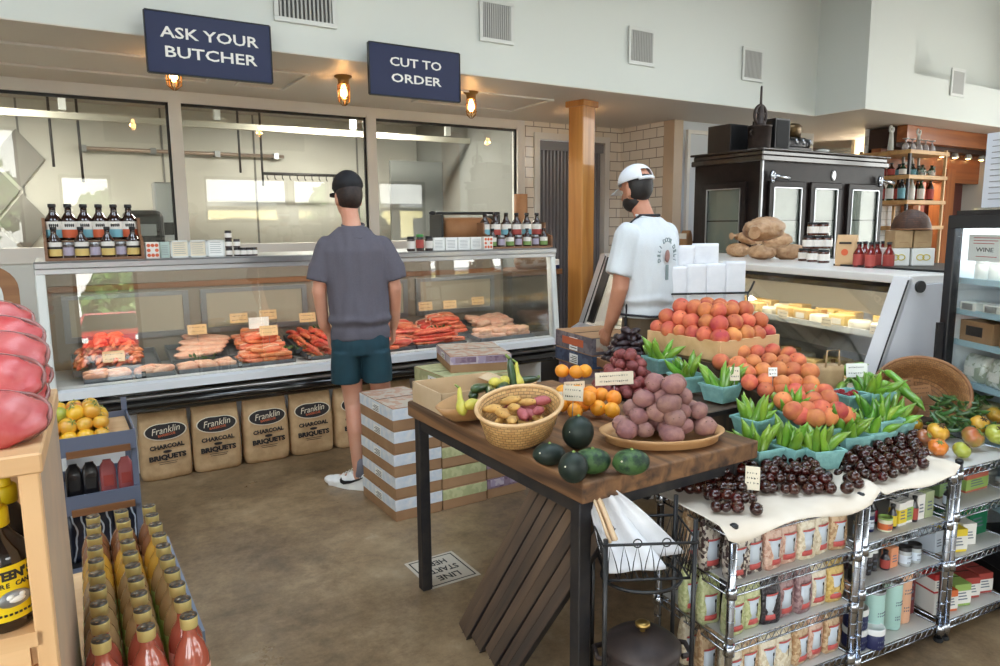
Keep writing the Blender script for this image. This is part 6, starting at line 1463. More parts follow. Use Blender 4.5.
for i, (s, d, m_, h, r, l) in enumerate(((.738, .055, mint, .19, .037, 'front mint green tin on the bottom shelf'), (.79, .12, peachc, .205, .040, 'first tall peach tin behind the mint one'), (.868, .075, mint, .185, .034, 'second mint green tin between two peach tins'), (.94, .095, peachc, .225, .040, 'tallest peach tin at the right of the bottom shelf'), (.74, .2, peachc, .2, .04, 'peach tin at the back of the bottom shelf'))): jar('tea_tin', l, s, d, z2, r, h, m_, MT['grey'], None, 'tin', .045)
t = rbox('book_box', 'dark red box standing by the second rack post on the bottom shelf', 1.005, .09, z2, .045, .15, .2, pm('dark_red_box', S(104, 36, 38), .5))
# third rack
rbox('snack_carton', 'brown and green snack carton on the top shelf of the third rack', 1.205, .10, .505, .13, .12, .085, pm('brown_carton', S(96, 78, 56), .5), pm('green_panel', S(120, 150, 96), .5)); rbox('snack_carton', 'carton with a red top at the right end of the third rack top shelf', 1.36, .09, .505, .14, .14, .075, pm('coral_carton', S(190, 104, 84), .5), GB)
small_bottle('small dark jar beside the rack post on the third rack', 1.115, .05, .505, .018, .07, bluelab)
rbox('tea_carton', 'yellow-sided white tea carton on the middle shelf of the third rack', 1.165, .03, .315, .08, .12, .09, YB, MT['lab'], rz=-.3); rbox('tea_carton', 'pale blue small carton left of the yellow tea carton', 1.10, .06, .315, .045, .1, .085, bluelab); rbox('tea_carton', 'white carton with a green back on the middle shelf', 1.27, .05, .315, .06, .12, .085, MT['lab'], None, rz=-.3); rbox('tea_carton', 'dark green carton behind the white one on the middle shelf', 1.25, .17, .315, .12, .12, .10, pm('dark_green_box', S(28, 70, 44), .5)); rbox('tea_carton', 'bright green carton at the right end of the middle shelf', 1.39, .09, .315, .12, .14, .115, pm('bright_green_box', S(30, 112, 76), .5))
for i, (s, d, w, h, m_, l) in enumerate(((1.10, .04, .045, .085, MT['lab'], 'white carton with red edges beside the rack post, lower of two'), (1.165, .035, .06, .085, OR_, 'orange-edged white carton on the bottom shelf of the third rack'), (1.245, .04, .075, .09, GB, 'wide green-edged white carton on the bottom shelf of the third rack'), (1.335, .06, .08, .085, redl, 'red-edged white carton on the bottom shelf of the third rack'), (1.425, .06, .07, .085, redl, 'last red-edged white carton on the bottom shelf of the third rack'))): rbox('tea_carton', l, s, d, .071, w, .12, h, m_, MT['lab'] if m_ is not MT['lab'] else None, rz=-.25)
rbox('tea_carton', 'white carton with red edges beside the rack post, upper of two', 1.10, .045, .157, .045, .11, .075, MT['red'], MT['lab'], rz=-.2)
# ---- black folding stand with a wire basket, cloth bags and the cast-iron pot
st = at(650, 600, .50); SZ = -.5
t = thing('wire_stand', 'black wire stand with a hoop-sided basket on top and a shelf for the pot', 'stand', (1.375, 1.44, 0), SZ); hw, hd = .125, .09
for sx in (-1, 1):
    for sy in (-1, 1): MB().tube([(sx*hw*1.0, sy*hd, 0), (sx*hw, sy*hd, .75 if sx > 0 or sy > 0 else .70)], .007, 8).build('leg', MT['black'], t)
m = MB(); r = .0042
for z, k in ((.685, 1.06), (.575, .92)): m.tube([(-hw*k, -hd*k, z), (hw*k, -hd*k, z), (hw*k, hd*k, z), (-hw*k, hd*k, z)], r, 7, closed=True)
for (ax, ay, bx, by) in ((-1, -1, 1, -1), (1, -1, 1, 1), (-1, 1, 1, 1), (-1, -1, -1, 1)):
    for k in range(7):
        u0, u1 = k/7, (k+1)/7; um = (u0+u1)/2
        P = lambda u, z, f: (hw*f*(ax+(bx-ax)*u), hd*f*(ay+(by-ay)*u), z)
        m.tube([P(u0, .575, .92), P(u0+.03, .63, .99), P(um, .683, 1.055), P(u1-.03, .63, .99), P(u1, .575, .92)], .0016, 5)
for k in range(1, 8): m.tube([(-hw*.92+2*hw*.92*k/8, -hd*.92, .575), (-hw*.92+2*hw*.92*k/8, hd*.92, .575)], .0018, 5)
for x in (-.3, .35): m.tube([(hw*x+.012*math.cos(a), -hd*1.06, .688+.012*math.sin(a)) for a in [q*PI/6 for q in range(12)]], .002, 5, closed=True)
m.build('basket', MT['black'], t)
m = MB(); m.tube([(.115*math.cos(a), .1*math.sin(a), .545) for a in [k*PI/16 for k in range(32)]], .005, 7, closed=True); m.tube([(-hw, -hd, .20), (hw, -hd, .20), (hw, hd, .20), (-hw, hd, .20)], .005, 7, closed=True)
for k in range(1, 8): m.tube([(-hw+2*hw*k/8, -hd, .20), (-hw+2*hw*k/8, hd, .20)], .003, 5)
m.build('pot_shelf', MT['black'], t)
cast = pm('cast_iron', S(52, 44, 42), .5, .3, nz=(20, 4), col2=S(66, 54, 50))
t = thing('dutch_oven', 'dark cast-iron pot with a domed lid and brass knob on the wire stand', 'pot', (1.385, 1.44, .206), SZ)
MB().lathe([(.085, 0), (.10, .01), (.108, .08), (.112, .115), (.106, .115), (.1, .02)], 32).build('pot_body', cast, t)
MB().lathe([(.114, .113), (.114, .122), (.09, .142), (.05, .158), (0, .163)], 32, cap=False).build('lid', cast, t); MB().lathe([(.008, .16), (.008, .175), (.022, .179), (.022, .188), (.012, .192), (0, .192)], 18, cap=False).build('knob', pm('brass_knob', S(190, 156, 90), .3, .9), t)
for sx in (-1, 1): MB().tube([(sx*.108, -.04, .1), (sx*.138, -.03, .1), (sx*.138, .03, .1), (sx*.108, .04, .1)], .008, 8).build('handle', cast, t)
# cotton bags hanging from the table corner into the basket
cot = pm('cotton_cloth', S(226, 226, 228), .85, nz=(9, 3), col2=S(214, 214, 218), bump=(60, .2)); cot2 = pm('cotton_cream', S(206, 178, 144), .85, bump=(60, .2))
def cloth(corners, label, mat, seed, sag=.02, n=22):
    A, B_, C_, D_ = [V(c) for c in corners]; o = V((seed, seed*1.3, 2)); m = MB()
    def f(u, v):
        p = (A*(1-u)+B_*u)*(1-v)+(D_*(1-u)+C_*u)*v; nrm = V((-.4, -.9, .25))
        return p+nrm*(.018*math.sin(u*11+seed)*(.35+.65*v*(1-v)*2)+.012*noise.noise(V((u*3, v*2, 0))+o))-V((0, 0, sag*math.sin(PI*v)))
    m.grid(f, n, n); t = m.build('cotton_bag', mat, solid=.003); tag(t, label, 'cloth bag'); 
    h = MB(); h.tube([f(.01, v/10)+V((0, -.004, .002)) for v in range(11)], .004, 6); h.build('hem', mat, t)
    return t
L_ = lambda x, y, z: tuple(Matrix.Translation((1.375, 1.44, 0)) @ Matrix.Rotation(SZ, 4, 'Z') @ V((x, y, z)))
cloth([at(589, 478, .81)[:], at(603, 480, .815)[:], L_(.135, .02, .60), L_(-.11, -.02, .59)], 'white cotton bag slung from the table corner into the wire basket', cot, 2, -.012)
cloth([at(585, 483, .79)[:], at(597, 478, .81)[:], L_(.06, -.055, .59), L_(-.115, -.06, .585)], 'white cotton bag with a hemmed edge in front in the wire basket', cot, 5, .0)
cloth([at(588, 487, .80)[:], at(596, 484, .80)[:], L_(-.085, -.07, .69), L_(-.112, -.07, .68)], 'cream cloth strap hanging beside the table corner', cot2, 7, .0, 12)
# floor sticker
stk = pm('sticker', S(206, 196, 180), .6)
t = thing('floor_sticker', 'square floor sticker reading line starts here, beside the table leg', 'sticker', (1.395, 2.757, 0)); MB().box(-.125, .125, -.14, .14, .0005, .002).build('sheet', stk, t)
m = MB()
for a in ((-.11, .11, -.125, -.119), (-.11, .11, .119, .125), (-.11, -.104, -.119, .119), (.104, .11, -.119, .119)): m.box(*a, .002, .0026)
m.build('border', MT['ink'], t)
for i, s in enumerate(('LINE', 'STARTS', 'HERE')): text(s, .062, MT['ink'], t, (0, -.07+.07*i, .0026), (0, 0, PI), ext=.0003, width=(.11, .16, .11)[i], off=.001)
# ------------------------------------------------------------------ second refrigerated case (slanted front), along the right side
N2 = V((3.60, 1.90, 0)); R2 = -.246; L2 = 3.45; ZC = 1.295
def c2(x, y, z): p = Matrix.Translation(N2) @ Matrix.Rotation(R2, 4, 'Z') @ V((x, y, z)); return p
t = thing('slanted_display_case', 'white refrigerated case with a slanted glass front and thick white end panels', 'display case', N2, R2)
whc = pm('case_white', S(222, 222, 224), .35)
slab_ = pm('case_top_slab', S(226, 222, 216), .3)
MB().box(-.02, .97, .02, L2, ZC-.045, ZC).build('top_slab', slab_, t, bevel=.006)
MB().prism([(.0, ZC-.045), (.02, ZC-.10), (.07, ZC-.10), (.07, ZC-.045)], .06, L2-.06, 1).build('dark_header', MT['gloss'], t)
def endp(x): return [(-.03, ZC-.02), (-.24, .66), (-.34, .60), (-.34, .02), (.97, .02), (.97, ZC-.045), (.0, ZC-.045)]
for y0, y1 in ((0, .03), (L2-.03, L2)):
    MB().prism(endp(0), y0, y1, 1).build('end_panel', pm('end_panel_white', S(214, 216, 222), .35), t)
for y0, y1 in ((.0, .10), (L2-.10, L2)):
    MB().prism([(-.035, ZC-.005), (-.255, .655), (-.225, .645), (-.01, ZC-.012)], y0, y1, 1).build('front_pillar', whc, t, bevel=.003)
MB().prism([(-.04, ZC-.02), (-.258, .66), (-.262, .655), (-.044, ZC-.02)], -.004, .004, 1).build('edge_gasket', MT['black'], t)
MB().prism([(-.04, ZC-.02), (-.258, .66), (-.262, .655), (-.044, ZC-.02)], L2-.13, L2-.11, 1).build('edge_gasket', MT['black'], t)
MB().prism([(-.016, ZC-.09), (-.236, .66), (-.228, .66), (-.008, ZC-.09)], .10, L2-.10, 1).build('front_glass', gcase, t)
MB().prism([(-.03, ZC-.03), (-.232, .67), (-.215, .67), (-.012, ZC-.03)], L2-.26, L2-.13, 1).build('air_grille', MT['dark'], t)
MB().prism([(-.34, .02), (-.34, .60), (-.24, .65), (.9, .65), (.9, .02)], .03, L2-.03, 1).build('base_body', whc, t)
MB().box(.88, .92, .03, L2-.03, .65, ZC-.045).build('back_wall', pm('case2_back', S(206, 204, 196), .4), t)
MB().box(.15, .87, .04, L2-.04, .93, .942).build('inner_shelf', MT['steel'], t)
MB().box(.14, .15, .04, L2-.04, .925, .96).build('price_rail', MT['white'], t)
MB().box(.10, .14, .1, L2-.1, ZC-.085, ZC-.06).build('light_strip', pm('case2_tube', (1, .93, .8), emit=((1, .86, .62), 5.)), t)
ld = bpy.data.lights.new('case2_lamp', 'AREA'); ld.shape = 'RECTANGLE'; ld.size = .06; ld.size_y = 3.2; ld.energy = 6; ld.color = (1, .88, .7)
lo = bpy.data.objects.new('case_light', ld); COL.objects.link(lo); lo.matrix_world = Matrix.Translation(c2(.12, L2/2, ZC-.09)) @ Matrix.Rotation(R2, 4, 'Z')
o = MB(); o.lathe([(.03, -.006), (.03, .006)], 16); o.T = Matrix.Identity(4); k_ = o.build('hinge_cap', MT['black'], t, loc=(.03, -.006, ZC-.055)); k_.rotation_euler = (PI/2, 0, 0)
chz = pm('cheese_pale', S(226, 200, 140), .5, var=.12, hue=.01, nz=(8, 3), col2=S(214, 180, 116)); chw = pm('wrap_white', S(222, 216, 200), .5, var=.08); chd = pm('cheese_rind', S(176, 132, 84), .6, var=.1)
def cheese(kind):
    if kind == 0:
        m = MB(); m.prism([(0, 0), (.15, -.055), (.16, 0), (.15, .055)], 0, .065, 2); o = m.build('cheese_wedge', chz, bevel=.004); MB().prism([(.151, -.056), (.163, 0), (.151, .056), (.155, .056), (.168, 0), (.155, -.056)], 0, .066, 2).build('rind', chd, o)
    elif kind == 1:
        o = MB().lathe([(.0, 0), (.058, 0), (.064, .008), (.064, .045), (.058, .053), (0, .053)], 24, cap=False).build('round_cheese', chw); MB().lathe([(0, .0535), (.035, .0545), (.034, .055), (0, .055)], 20, cap=False).build('label', MT['cream'], o)
    else:
        m = MB(); m.box(-.06, .06, -.045, .045, 0, .07); o = m.build('cheese_block', chz, bevel=.006, seg=2); MB().box(-.035, .035, -.0462, -.0452, .015, .05).build('label', MT['lab'], o)
    return o
CHZ = [Proto(cheese(k)) for k in range(3)]; rnd = random.Random(31)
nm = ['pale cheese wedge', 'white cheese wheel', 'yellow cheese block']
for r_, (x, z) in enumerate(((.0, .652), (.17, .652), (.34, .652), (.22, .944), (.40, .944))):
    y = .18+.05*(r_ % 2); n = 0
    while y < L2-.2:
        k = rnd.choice((0, 1, 2, 2)); o = CHZ[k].put(c2(x+rnd.uniform(-.01, .01), y, z), R2-PI/2+rnd.uniform(-.2, .2), nm[k]+' in the slanted case, '+('deck row nearest the glass', 'middle deck row', 'rear deck row', 'front of the inner shelf', 'rear of the inner shelf')[r_], 'cheese row %s %s' % (nm[k], r_)); o['category'] = 'cheese'; y += .155; n += 1
for i, y in enumerate((.35, .72, 1.1, 1.5, 2.4)):
    p = c2(.135, y, .94); pcard(p.x, p.y, .945, 'cream price card on the rail inside the slanted case, %s from the near end' % ORD[i], .08, .05, MT['cream'], .0, R2-PI/2, -.1)
p = c2(-.17, 2.75, .66); t = thing('croissant_tray', 'shallow tray of golden pastries at the far end of the slanted case', 'tray', (p.x, p.y, .945), R2); t.location = c2(.25, 3.0, .945)
MB().box(-.1, .2, -.2, .2, 0, .015).build('tray_pan', MT['steel'], t)
for i in range(6): m = MB(); m.tube([(-.03+.08*(i % 3), -.14+.17*(i//3), .025), (-.02+.08*(i % 3), -.10+.17*(i//3), .045), (-.02+.08*(i % 3), -.06+.17*(i//3), .045), (-.03+.08*(i % 3), -.02+.17*(i//3), .025)], [.008, .026, .026, .008], 10); o = m.build('golden_pastry', pm('pastry', S(206, 150, 76), .5, var=.1, nz=(20, 3), col2=S(172, 108, 50))); o.matrix_world = t.matrix_basis.copy() @ Matrix.Translation((0, 0, 0)); tag(o, 'golden pastry on the tray at the far end of the slanted case', 'pastry', 'pastries in the slanted case')
# things on the case top
pbag = pm('brown_bag', S(150, 108, 74), .6, var=.1, nz=(22, 5, .2), col2=S(196, 160, 122), bump=(34, .7))
def breadbag():
    m = MB(); o_ = V((3, 1, 7)); m.ell((0, 0, 0), (.135, .10, .055), 32, 20, lambda d: 1+.12*noise.noise(d*3+o_)+.09*noise.noise(d*7)+.05*noise.noise(d*15)); o = m.build('bread_bag', pbag)
    MB().tube([(.13, 0, .0), (.165, .01, .005), (.19, .03, .0)], [.03, .012, .03], 10).build('twisted_neck', pbag, o); return o
PBR = Proto(breadbag())
for i, (px, py, dz, w) in enumerate(((738, 250, .055, 'left of the bottom row'), (762, 252, .055, 'second of the bottom row'), (790, 252, .055, 'right of the bottom row'), (752, 238, .15, 'left of the middle row'), (776, 240, .15, 'right of the middle row'), (764, 229, .235, 'topmost of the pile'))):
    p = at(px, py, ZC+dz); o = PBR.put((p.x, p.y, ZC+dz), (0, .1*(i % 3-1), .9+.5*i), 'brown-wrapped bread loaf on the slanted case, '+w, 'wrapped loaves on the slanted case', (.86, .9, .98)); o['category'] = 'bread'
hon = pm('preserve_dark', S(74, 40, 28), .2, var=.2, coat=.8)
def pjar(lab, lid): t = spice('preserve_jar', .038, .088, hon, lid, lab); return t
PJ = Proto(pjar(cream_l, MT['black']))
for i, (px, py, dz) in enumerate(((806, 258, 0), (815, 259, 0), (826, 260, 0), (810, 258, .09), (819, 258, .09), (828, 258, .09), (814, 257, .18), (824, 257, .18))):
    p = at(px, py+3, ZC) if dz == 0 else at(px, 262, ZC); PJ.put((p.x, p.y+.02, ZC+dz), 2.5, 'dark preserve jar beside the wrapped loaves, %s of eight from the bottom' % ORD[i], 'preserve jars on the slanted case'); 
for i, (px, py, dz) in enumerate(((690, 249, 0), (699, 249, 0), (708, 249, 0), (716, 248, 0), (704, 248, .09), (713, 248, .09))):
    p = at(px, py, ZC); PJ.put((p.x, p.y, ZC+dz), 2.5, 'dark-lidded jar behind the white paper bags, %s of six' % ORD[i], 'jars beside the white-shirted person'); 
p = at(684, 240, ZC+.05); t = thing('kraft_pouch', 'brown kraft pouch with a white top beside the white-shirted shoulder', 'pouch', (at(686, 249, ZC).x, at(686, 249, ZC).y, ZC), R2-PI/2); sack(.16, .08, .2, 4, BR, .005).build('pouch', MT['card'], t); MB().box(-.07, .07, -.046, -.044, .11, .17).build('label', MT['lab'], t)
p = at(846, 266, ZC); t = thing('coffee_bag', 'tan coffee bag with an orange spot among the preserve jars', 'bag', (p.x, p.y, ZC), R2-PI/2+.5); sack(.125, .07, .19, 5, BR, .004).build('bag_body', pm('coffee_tan', S(206, 168, 124), .6), t); m = MB(); m.prism([(.02*math.cos(a), .02*math.sin(a)) for a in [k*PI/9 for k in range(18)]], -.001, .001, 1); m.build('spot', org_l, t, loc=(0, -.041, .085)); g = MB(); g.box(-.035, .035, -.001, .001, 0, .012); g.build('print', MT['ink'], t, loc=(0, -.037, .135))
rsauce = pm('red_sauce', S(112, 24, 20), .15, var=.15, coat=.9)
PRB = Proto(sauce_bottle('sauce_bottle', '', 'bottle', .03, .15, [redl], MT['black'], rsauce))
for i, (px, py) in enumerate(((858, 267), (864, 266), (870, 268), (876, 267), (882, 266), (888, 268))): p = at(px, py, ZC); PRB.put((p.x, p.y, ZC), .3*i, 'red sauce bottle between the coffee bag and white cartons, %s of six' % ORD[i], 'red sauce bottles on the slanted case')
mat_ = c2(.55, .5, ZC); t = thing('black_mat', 'long black tray under the sauce bottles and cartons', 'tray', c2(.6, .45, ZC), R2); MB().box(-.3, .32, -.42, .42, .001, .012).build('tray_pan', MT['black'], t, bevel=.002)
yl = pm('carton_logo', S(206, 186, 60), .5)
def wbox(px0, px1, py, z0, h, m_, label, logo=True):
    a, b = at(px0, py, ZC), at(px1, py, ZC); d = (b-a); w = math.hypot(d.x, d.y)*.98; rz = math.atan2(d.y, d.x)
    t = thing('carton', label, 'box', ((a.x+b.x)/2, (a.y+b.y)/2, z0), rz); MB().box(-w/2, w/2, 0, .16, 0, h).build('body', m_, t, bevel=.003)
    g = MB()
    if logo:
        for k in range(2): g.tube([(.02*math.cos(q)+(.016 if k else -.016), -.001, h*.48+.016*math.sin(q)) for q in [j*PI/6 for j in range(12)]], .003, 5, closed=True)
        g.build('logo', yl, t)
    else: g.box(-w*.25, w*.25, -.001, 0, h*.3, h*.34); g.build('print', MT['card'], t)
    MB().box(-w/2, w/2, .077, .083, h, h+.001).build('tape', MT['cream'], t)
zb_ = ZC+.013
wbox(886, 909, 268, zb_, .10, MT['paper'], 'white carton with a yellow logo on the slanted case, left one'); wbox(911, 934, 268, zb_, .10, MT['paper'], 'white carton with a yellow logo on the slanted case, right one')
wbox(893, 911, 268, zb_+.102, .10, MT['kraft'], 'kraft carton on top of the left white carton', False); wbox(912, 930, 268, zb_+.102, .10, MT['kraft'], 'kraft carton on top of the right white carton', False)
p = at(911, 268, ZC); t = thing('wicker_dome', 'dark wicker dome basket upside down on the kraft cartons', 'basket', (p.x+.06, p.y+.05, zb_+.203), 0)
uv_cyl(MB().lathe([(.105, 0), (.103, .03), (.09, .07), (.062, .10), (.028, .116), (0, .12)], 32, cap=False).build('dome', weave_mat('dark_wicker', S(92, 58, 38), S(62, 38, 26)), t), .12, 1); m = MB(); m.tube([(.106*math.cos(a), .106*math.sin(a), .006) for a in [k*PI/16 for k in range(32)]], .004, 7, closed=True); m.build('rim', MT['woodm'], t)
p = at(645, 252, ZC); t = thing('cash_tray', 'small black tray on the far end of the slanted case', 'tray', c2(.2, 3.3, ZC), R2); MB().box(-.1, .14, -.13, .13, 0, .02).build('tray_pan', MT['black'], t); 
t = thing('brown_bottle', 'small dark brown bottle on the far end of the slanted case', 'bottle', c2(.32, 3.30, ZC+.02), 0); MB().lathe([(.045, 0), (.045, .12), (.02, .15), (.02, .17)], 16).build('glass', MT['amber'], t); MB().lathe([(.022, .165), (.022, .185)], 12).build('cap', MT['black'], t)
# ------------------------------------------------------------------ black icebox
KX, KY, KT = 5.26, 4.14, 2.205; IW, ID = 1.86, .76
t = thing('black_icebox', 'antique black wooden icebox with glass doors and chrome latches behind the slanted case', 'refrigerator', (KX, KY, 0))
ib = pm('icebox_black', S(24, 18, 17), .5, nz=(7, 3), col2=S(34, 25, 23), spec=.2); ibt = pm('icebox_trim', S(46, 38, 34), .25, coat=.4)
m = MB(); m.box(0, IW, 0, ID, 0, KT-.10); m.build('body', ib, t)
m = MB(); m.box(-.03, IW+.03, -.03, ID+.03, KT-.11, KT-.06); m.box(-.015, IW+.015, -.015, ID+.015, KT-.06, KT-.02); m.box(-.04, IW+.04, -.04, ID+.04, KT-.02, KT); m.build('cornice', ibt, t, bevel=.008)
MB().box(-.008, .012, -.010, .012, 0, KT-.11).build('corner_strip', MT['grey'], t)
ig = glass_mat('icebox_glass', (.82, .84, .82), 1.5, gain=.8); iint = pm('icebox_inside', S(150, 154, 148), .5)
def idoor(face, u0, u1, z0, z1, lab, light):
    """face 'f' = front (normal -y), 's' = side (normal -x)"""
    T = Matrix.Identity(4) if face == 'f' else Matrix(((0, 1, 0, 0), (1, 0, 0, 0), (0, 0, 1, 0), (0, 0, 0, 1)))
    f = MB(); f.T = T; r = .055
    for a in ((u0, u1, z0, z0+r), (u0, u1, z1-r, z1), (u0, u0+r, z0+r, z1-r), (u1-r, u1, z0+r, z1-r)): f.box(a[0], a[1], -.03, .0, a[2], a[3])
    d = f.build('door', ib, t, bevel=.006)
    g = MB(); g.T = T; e = .008
    for a in ((u0+r, u1-r, z0+r, z0+r+e), (u0+r, u1-r, z1-r-e, z1-r), (u0+r, u0+r+e, z0+r, z1-r), (u1-r-e, u1-r, z0+r, z1-r)): g.box(a[0], a[1], -.034, -.02, a[2], a[3])
    g.build('chrome_bead', MT['steel'], d)
    g = MB(); g.T = T; g.box(u0+r, u1-r, -.012, -.006, z0+r, z1-r); g.build('glass', ig, d)
    g = MB(); g.T = T; g.box(u0+r, u1-r, -.004, -.001, z0+r, z1-r); g.build('inside', iint, d)
    g = MB(); g.T = T
    for z in (z0+(z1-z0)*.33, z0+(z1-z0)*.66): g.box(u0+r, u1-r, -.0055, -.004, z, z+.012)
    g.build('inner_shelf', MT['dark'], d)
idoor('f', .08, .58, .9, 1.93, 1, 1); idoor('f', .66, 1.12, .9, 1.93, 1, 1); idoor('f', 1.24, 1.80, .9, 1.93, 1, 1); idoor('s', .14, .64, .9, 1.93, 1, 1)
for (x, z) in ((.10, 1.97), (1.74, 1.97)):
    m = MB(); m.ell((x, -.035, z), (.03, .025, .05), 12, 8); m.tube([(x, -.05, z), (x+.1, -.06, z-.012), (x+.19, -.06, z-.02)], [.014, .018, .02], 8); m.ell((x, -.035, z-.045), (.018, .02, .018), 8, 6); m.build('latch', MT['chrome'], t)
m = MB(); m.ell((1.02, -.005, 2.0), (.035, .008, .05), 16, 8); m.build('badge', MT['steel'], t)
# things on top of the icebox
box_b = lambda x0, x1, y0, y1, h, l: box_thing('black_speaker', l, 'speaker', KX+x0, KX+x1, KY+y0, KY+y1, KT, KT+h, MT['black'], lambda t_, w, d, h_: [MB().box(-w/2+.015, w/2-.015, -d/2-.004, -d/2, .015, h_-.015).build('grille', MT['rubber'], t_)])
p = atY(735, 140, KY+.38); box_b(-.02, .22, .34, .6, .24, 'black box speaker on the left of the icebox top')
box_b(.22, .42, .05, .3, .27, 'black box speaker right of the iron pot on the icebox')
t = thing('iron_pot', 'black iron pot with straight sides at the icebox corner', 'pot', (KX+.10, KY+.12, KT)); MB().lathe([(.085, 0), (.095, .01), (.1, .19), (.105, .19), (.105, .2), (.09, .2)], 24).build('pot_body', cast, t); MB().tube([(-.1, 0, .16), (-.13, 0, .14), (-.1, 0, .11)], .008, 7).build('handle', cast, t)
t = thing('iron_grinder', 'black iron wheel grinder with a spike standing on the iron pot', 'grinder', (KX+.10, KY+.12, KT+.2))
m = MB(); m.tube([(.075*math.cos(a), 0, .09+.085*math.sin(a)) for a in [k*PI/12 for k in range(24)]], .014, 8, closed=True); m.build('wheel', cast, t); m = MB()
for k in range(5): a = k*2*PI/5+.3; m.tube([(0, 0, .09), (.07*math.cos(a), 0, .09+.08*math.sin(a))], .008, 6)
m.build('spokes', cast, t); MB().lathe([(.045, 0), (.05, .02), (.03, .05), (.03, .12), (.02, .17), (.011, .19), (.009, .33), (.004, .34)], 14).build('shaft', cast, t)
t = thing('coffee_machine', 'small dark metal coffee machine with taps on the icebox', 'coffee machine', (KX+.62, KY+.15, KT))
MB().box(-.16, .1, -.06, .14, .04, .13).build('body', MT['dark'], t, bevel=.01); MB().lathe([(.11, .13), (.12, .2), (.12, .23), (.1, .25)], 20, (-.04, .04, 0)).build('boiler', pm('brass_boiler', S(92, 74, 50), .35, .8), t); MB().box(-.2, .16, -.08, .16, 0, .04).build('base', MT['dark'], t, bevel=.005)
for x in (-.12, -.02, .08): MB().tube([(x, -.06, .11), (x, -.11, .10), (x, -.12, .06)], .014, 8).build('tap', MT['steel'], t); 
for x in (.13, .17): MB().ell((x, -.02, .075), (.03, .03, .035), 12, 8).build('knob', MT['dark'], t)
t = thing('wooden_plank', 'narrow dark plank leaning on the wall behind the icebox', 'plank', (KX+1.0, KY+.6, KT)); MB().box(-.06, .06, -.015, .015, 0, .26).build('board', MT['woodm'], t); MB().box(.06, .08, -.02, .02, 0, .26).build('dark_edge', MT['black'], t)
t = thing('low_dish', 'small pale dish on the icebox top beside the plank', 'dish', (KX+.98, KY+.1, KT)); bowl_mesh(.07, .06, .035, .006, 24).build('dish_body', MT['white'], t); MB().ell((0, 0, .03), (.045, .04, .02)).build('cloth', MT['grey'], t)
ob = at(684, 247, ZC); t = thing('oval_board', 'pale oval wooden paddle standing behind the kraft pouch on the slanted case', 'board', (ob.x+.04, ob.y+.03, ZC)); t.rotation_euler = (-.1, 0, -.8)
m = MB(); m.lathe([(0, -.01), (.1, -.01), (.1, .01), (0, .01)], 20, cap=False); pdl = m.build('paddle', MT['woodl'], t, loc=(0, 0, .22)); pdl.rotation_euler = (PI/2, 0, 0); pdl.scale = (.8, 1.3, 1); MB().tube([(0, 0, .1), (0, 0, 0)], .012, 6).build('handle', MT['woodm'], t)
# ------------------------------------------------------------------ the bar beyond
BY = 4.55; a = atY(912, 150, BY); b = atY(948, 150, BY); BX0, BX1 = a.x, b.x; BD = .62
t = thing('bar_shelf', 'tall wooden shelf unit with plank shelves and iron uprights at the bar', 'shelf', (BX0, BY, 0))
oak = wood_mat('oak_plank', S(206, 164, 108), S(176, 130, 80), .5, 0)
zs = [atY(912, y, BY).z for y in (149, 174.5, 200, 226)]
for z in zs: MB().box(-.02, BX1-BX0+.05, 0, BD, z-.045, z).build('plank', oak, t, bevel=.003)
for x in (0, BX1-BX0): 
    for y in (.02, BD-.02): MB().box(x-.014, x+.014, y-.014, y+.014, 0, zs[0]+.02).build('upright', MT['dark'] if x == 0 else MT['woodz'], t)
MB().box(0, BX1-BX0, .1, BD, 0, 1.2).build('lower_cabinet', MT['dark'], t)
bottle_d = [pm('bar_bottle_dark', S(24, 24, 22), .15, coat=.6), pm('bar_bottle_green', S(34, 62, 40), .15, coat=.6), pm('bar_bottle_pale', S(206, 206, 196), .3), pm('bar_bottle_brown', S(64, 34, 24), .15, coat=.6)]
PBB = [Proto(sauce_bottle('bar_bottle', '', 'bottle', .04, .27, [c_], MT['black'], b_)) for b_, c_ in zip(bottle_d, (blue_l, cream_l, cream_l, redl))]
nmb = ['dark bottle with a blue label', 'green bottle with a cream label', 'pale bottle with a cream label', 'brown bottle with a red label']; rnd = random.Random(3)
W_ = BX1-BX0
for row, z in enumerate(zs[1:3]):
    for k in range(7):
        q = rnd.randrange(4) if row else rnd.choice((1, 1, 0)); 
        PBB[q].put((BX0+.06+(W_-.1)*k/6.5, BY+.12+.1*(k % 2), z), 0, nmb[q]+' on the %s bar shelf, %s from the dark upright' % (('second', 'third')[row], ORD[k]), 'bottles on bar shelf %s' % row, (1, 1, .5 if row == 0 else 1))
    for k in range(4):
        q = rnd.choice((0, 1, 3)); PBB[q].put((BX0-.0+.05, BY+.25+.1*k, z), 0, nmb[q]+' beside the %s bar shelf corner, %s inward' % (('second', 'third')[row], ORD[k]), 'side bottles on bar shelf %s' % row, (1, 1, .55 if row == 0 else 1))
for k in range(5):
    x = BX0+.08+W_*k/5.5; t = thing('glass_goblet', 'upturned pale goblet on the top bar shelf, %s from the dark upright' % ORD[k], 'glass', (x, BY+.12, zs[0]), 0, 'goblets on the top bar shelf'); MB().lathe([(.04, 0), (.042, .03), (.03, .07), (.008, .09), (.006, .12), (.035, .128), (.036, .132)], 16).build('bowl', pm('goblet_glass', S(190, 184, 186), .1, coat=.8, alpha=.7), t); MB().lathe([(.036, .132), (.036, .136)], 16).build('foot', MT['white'], t)
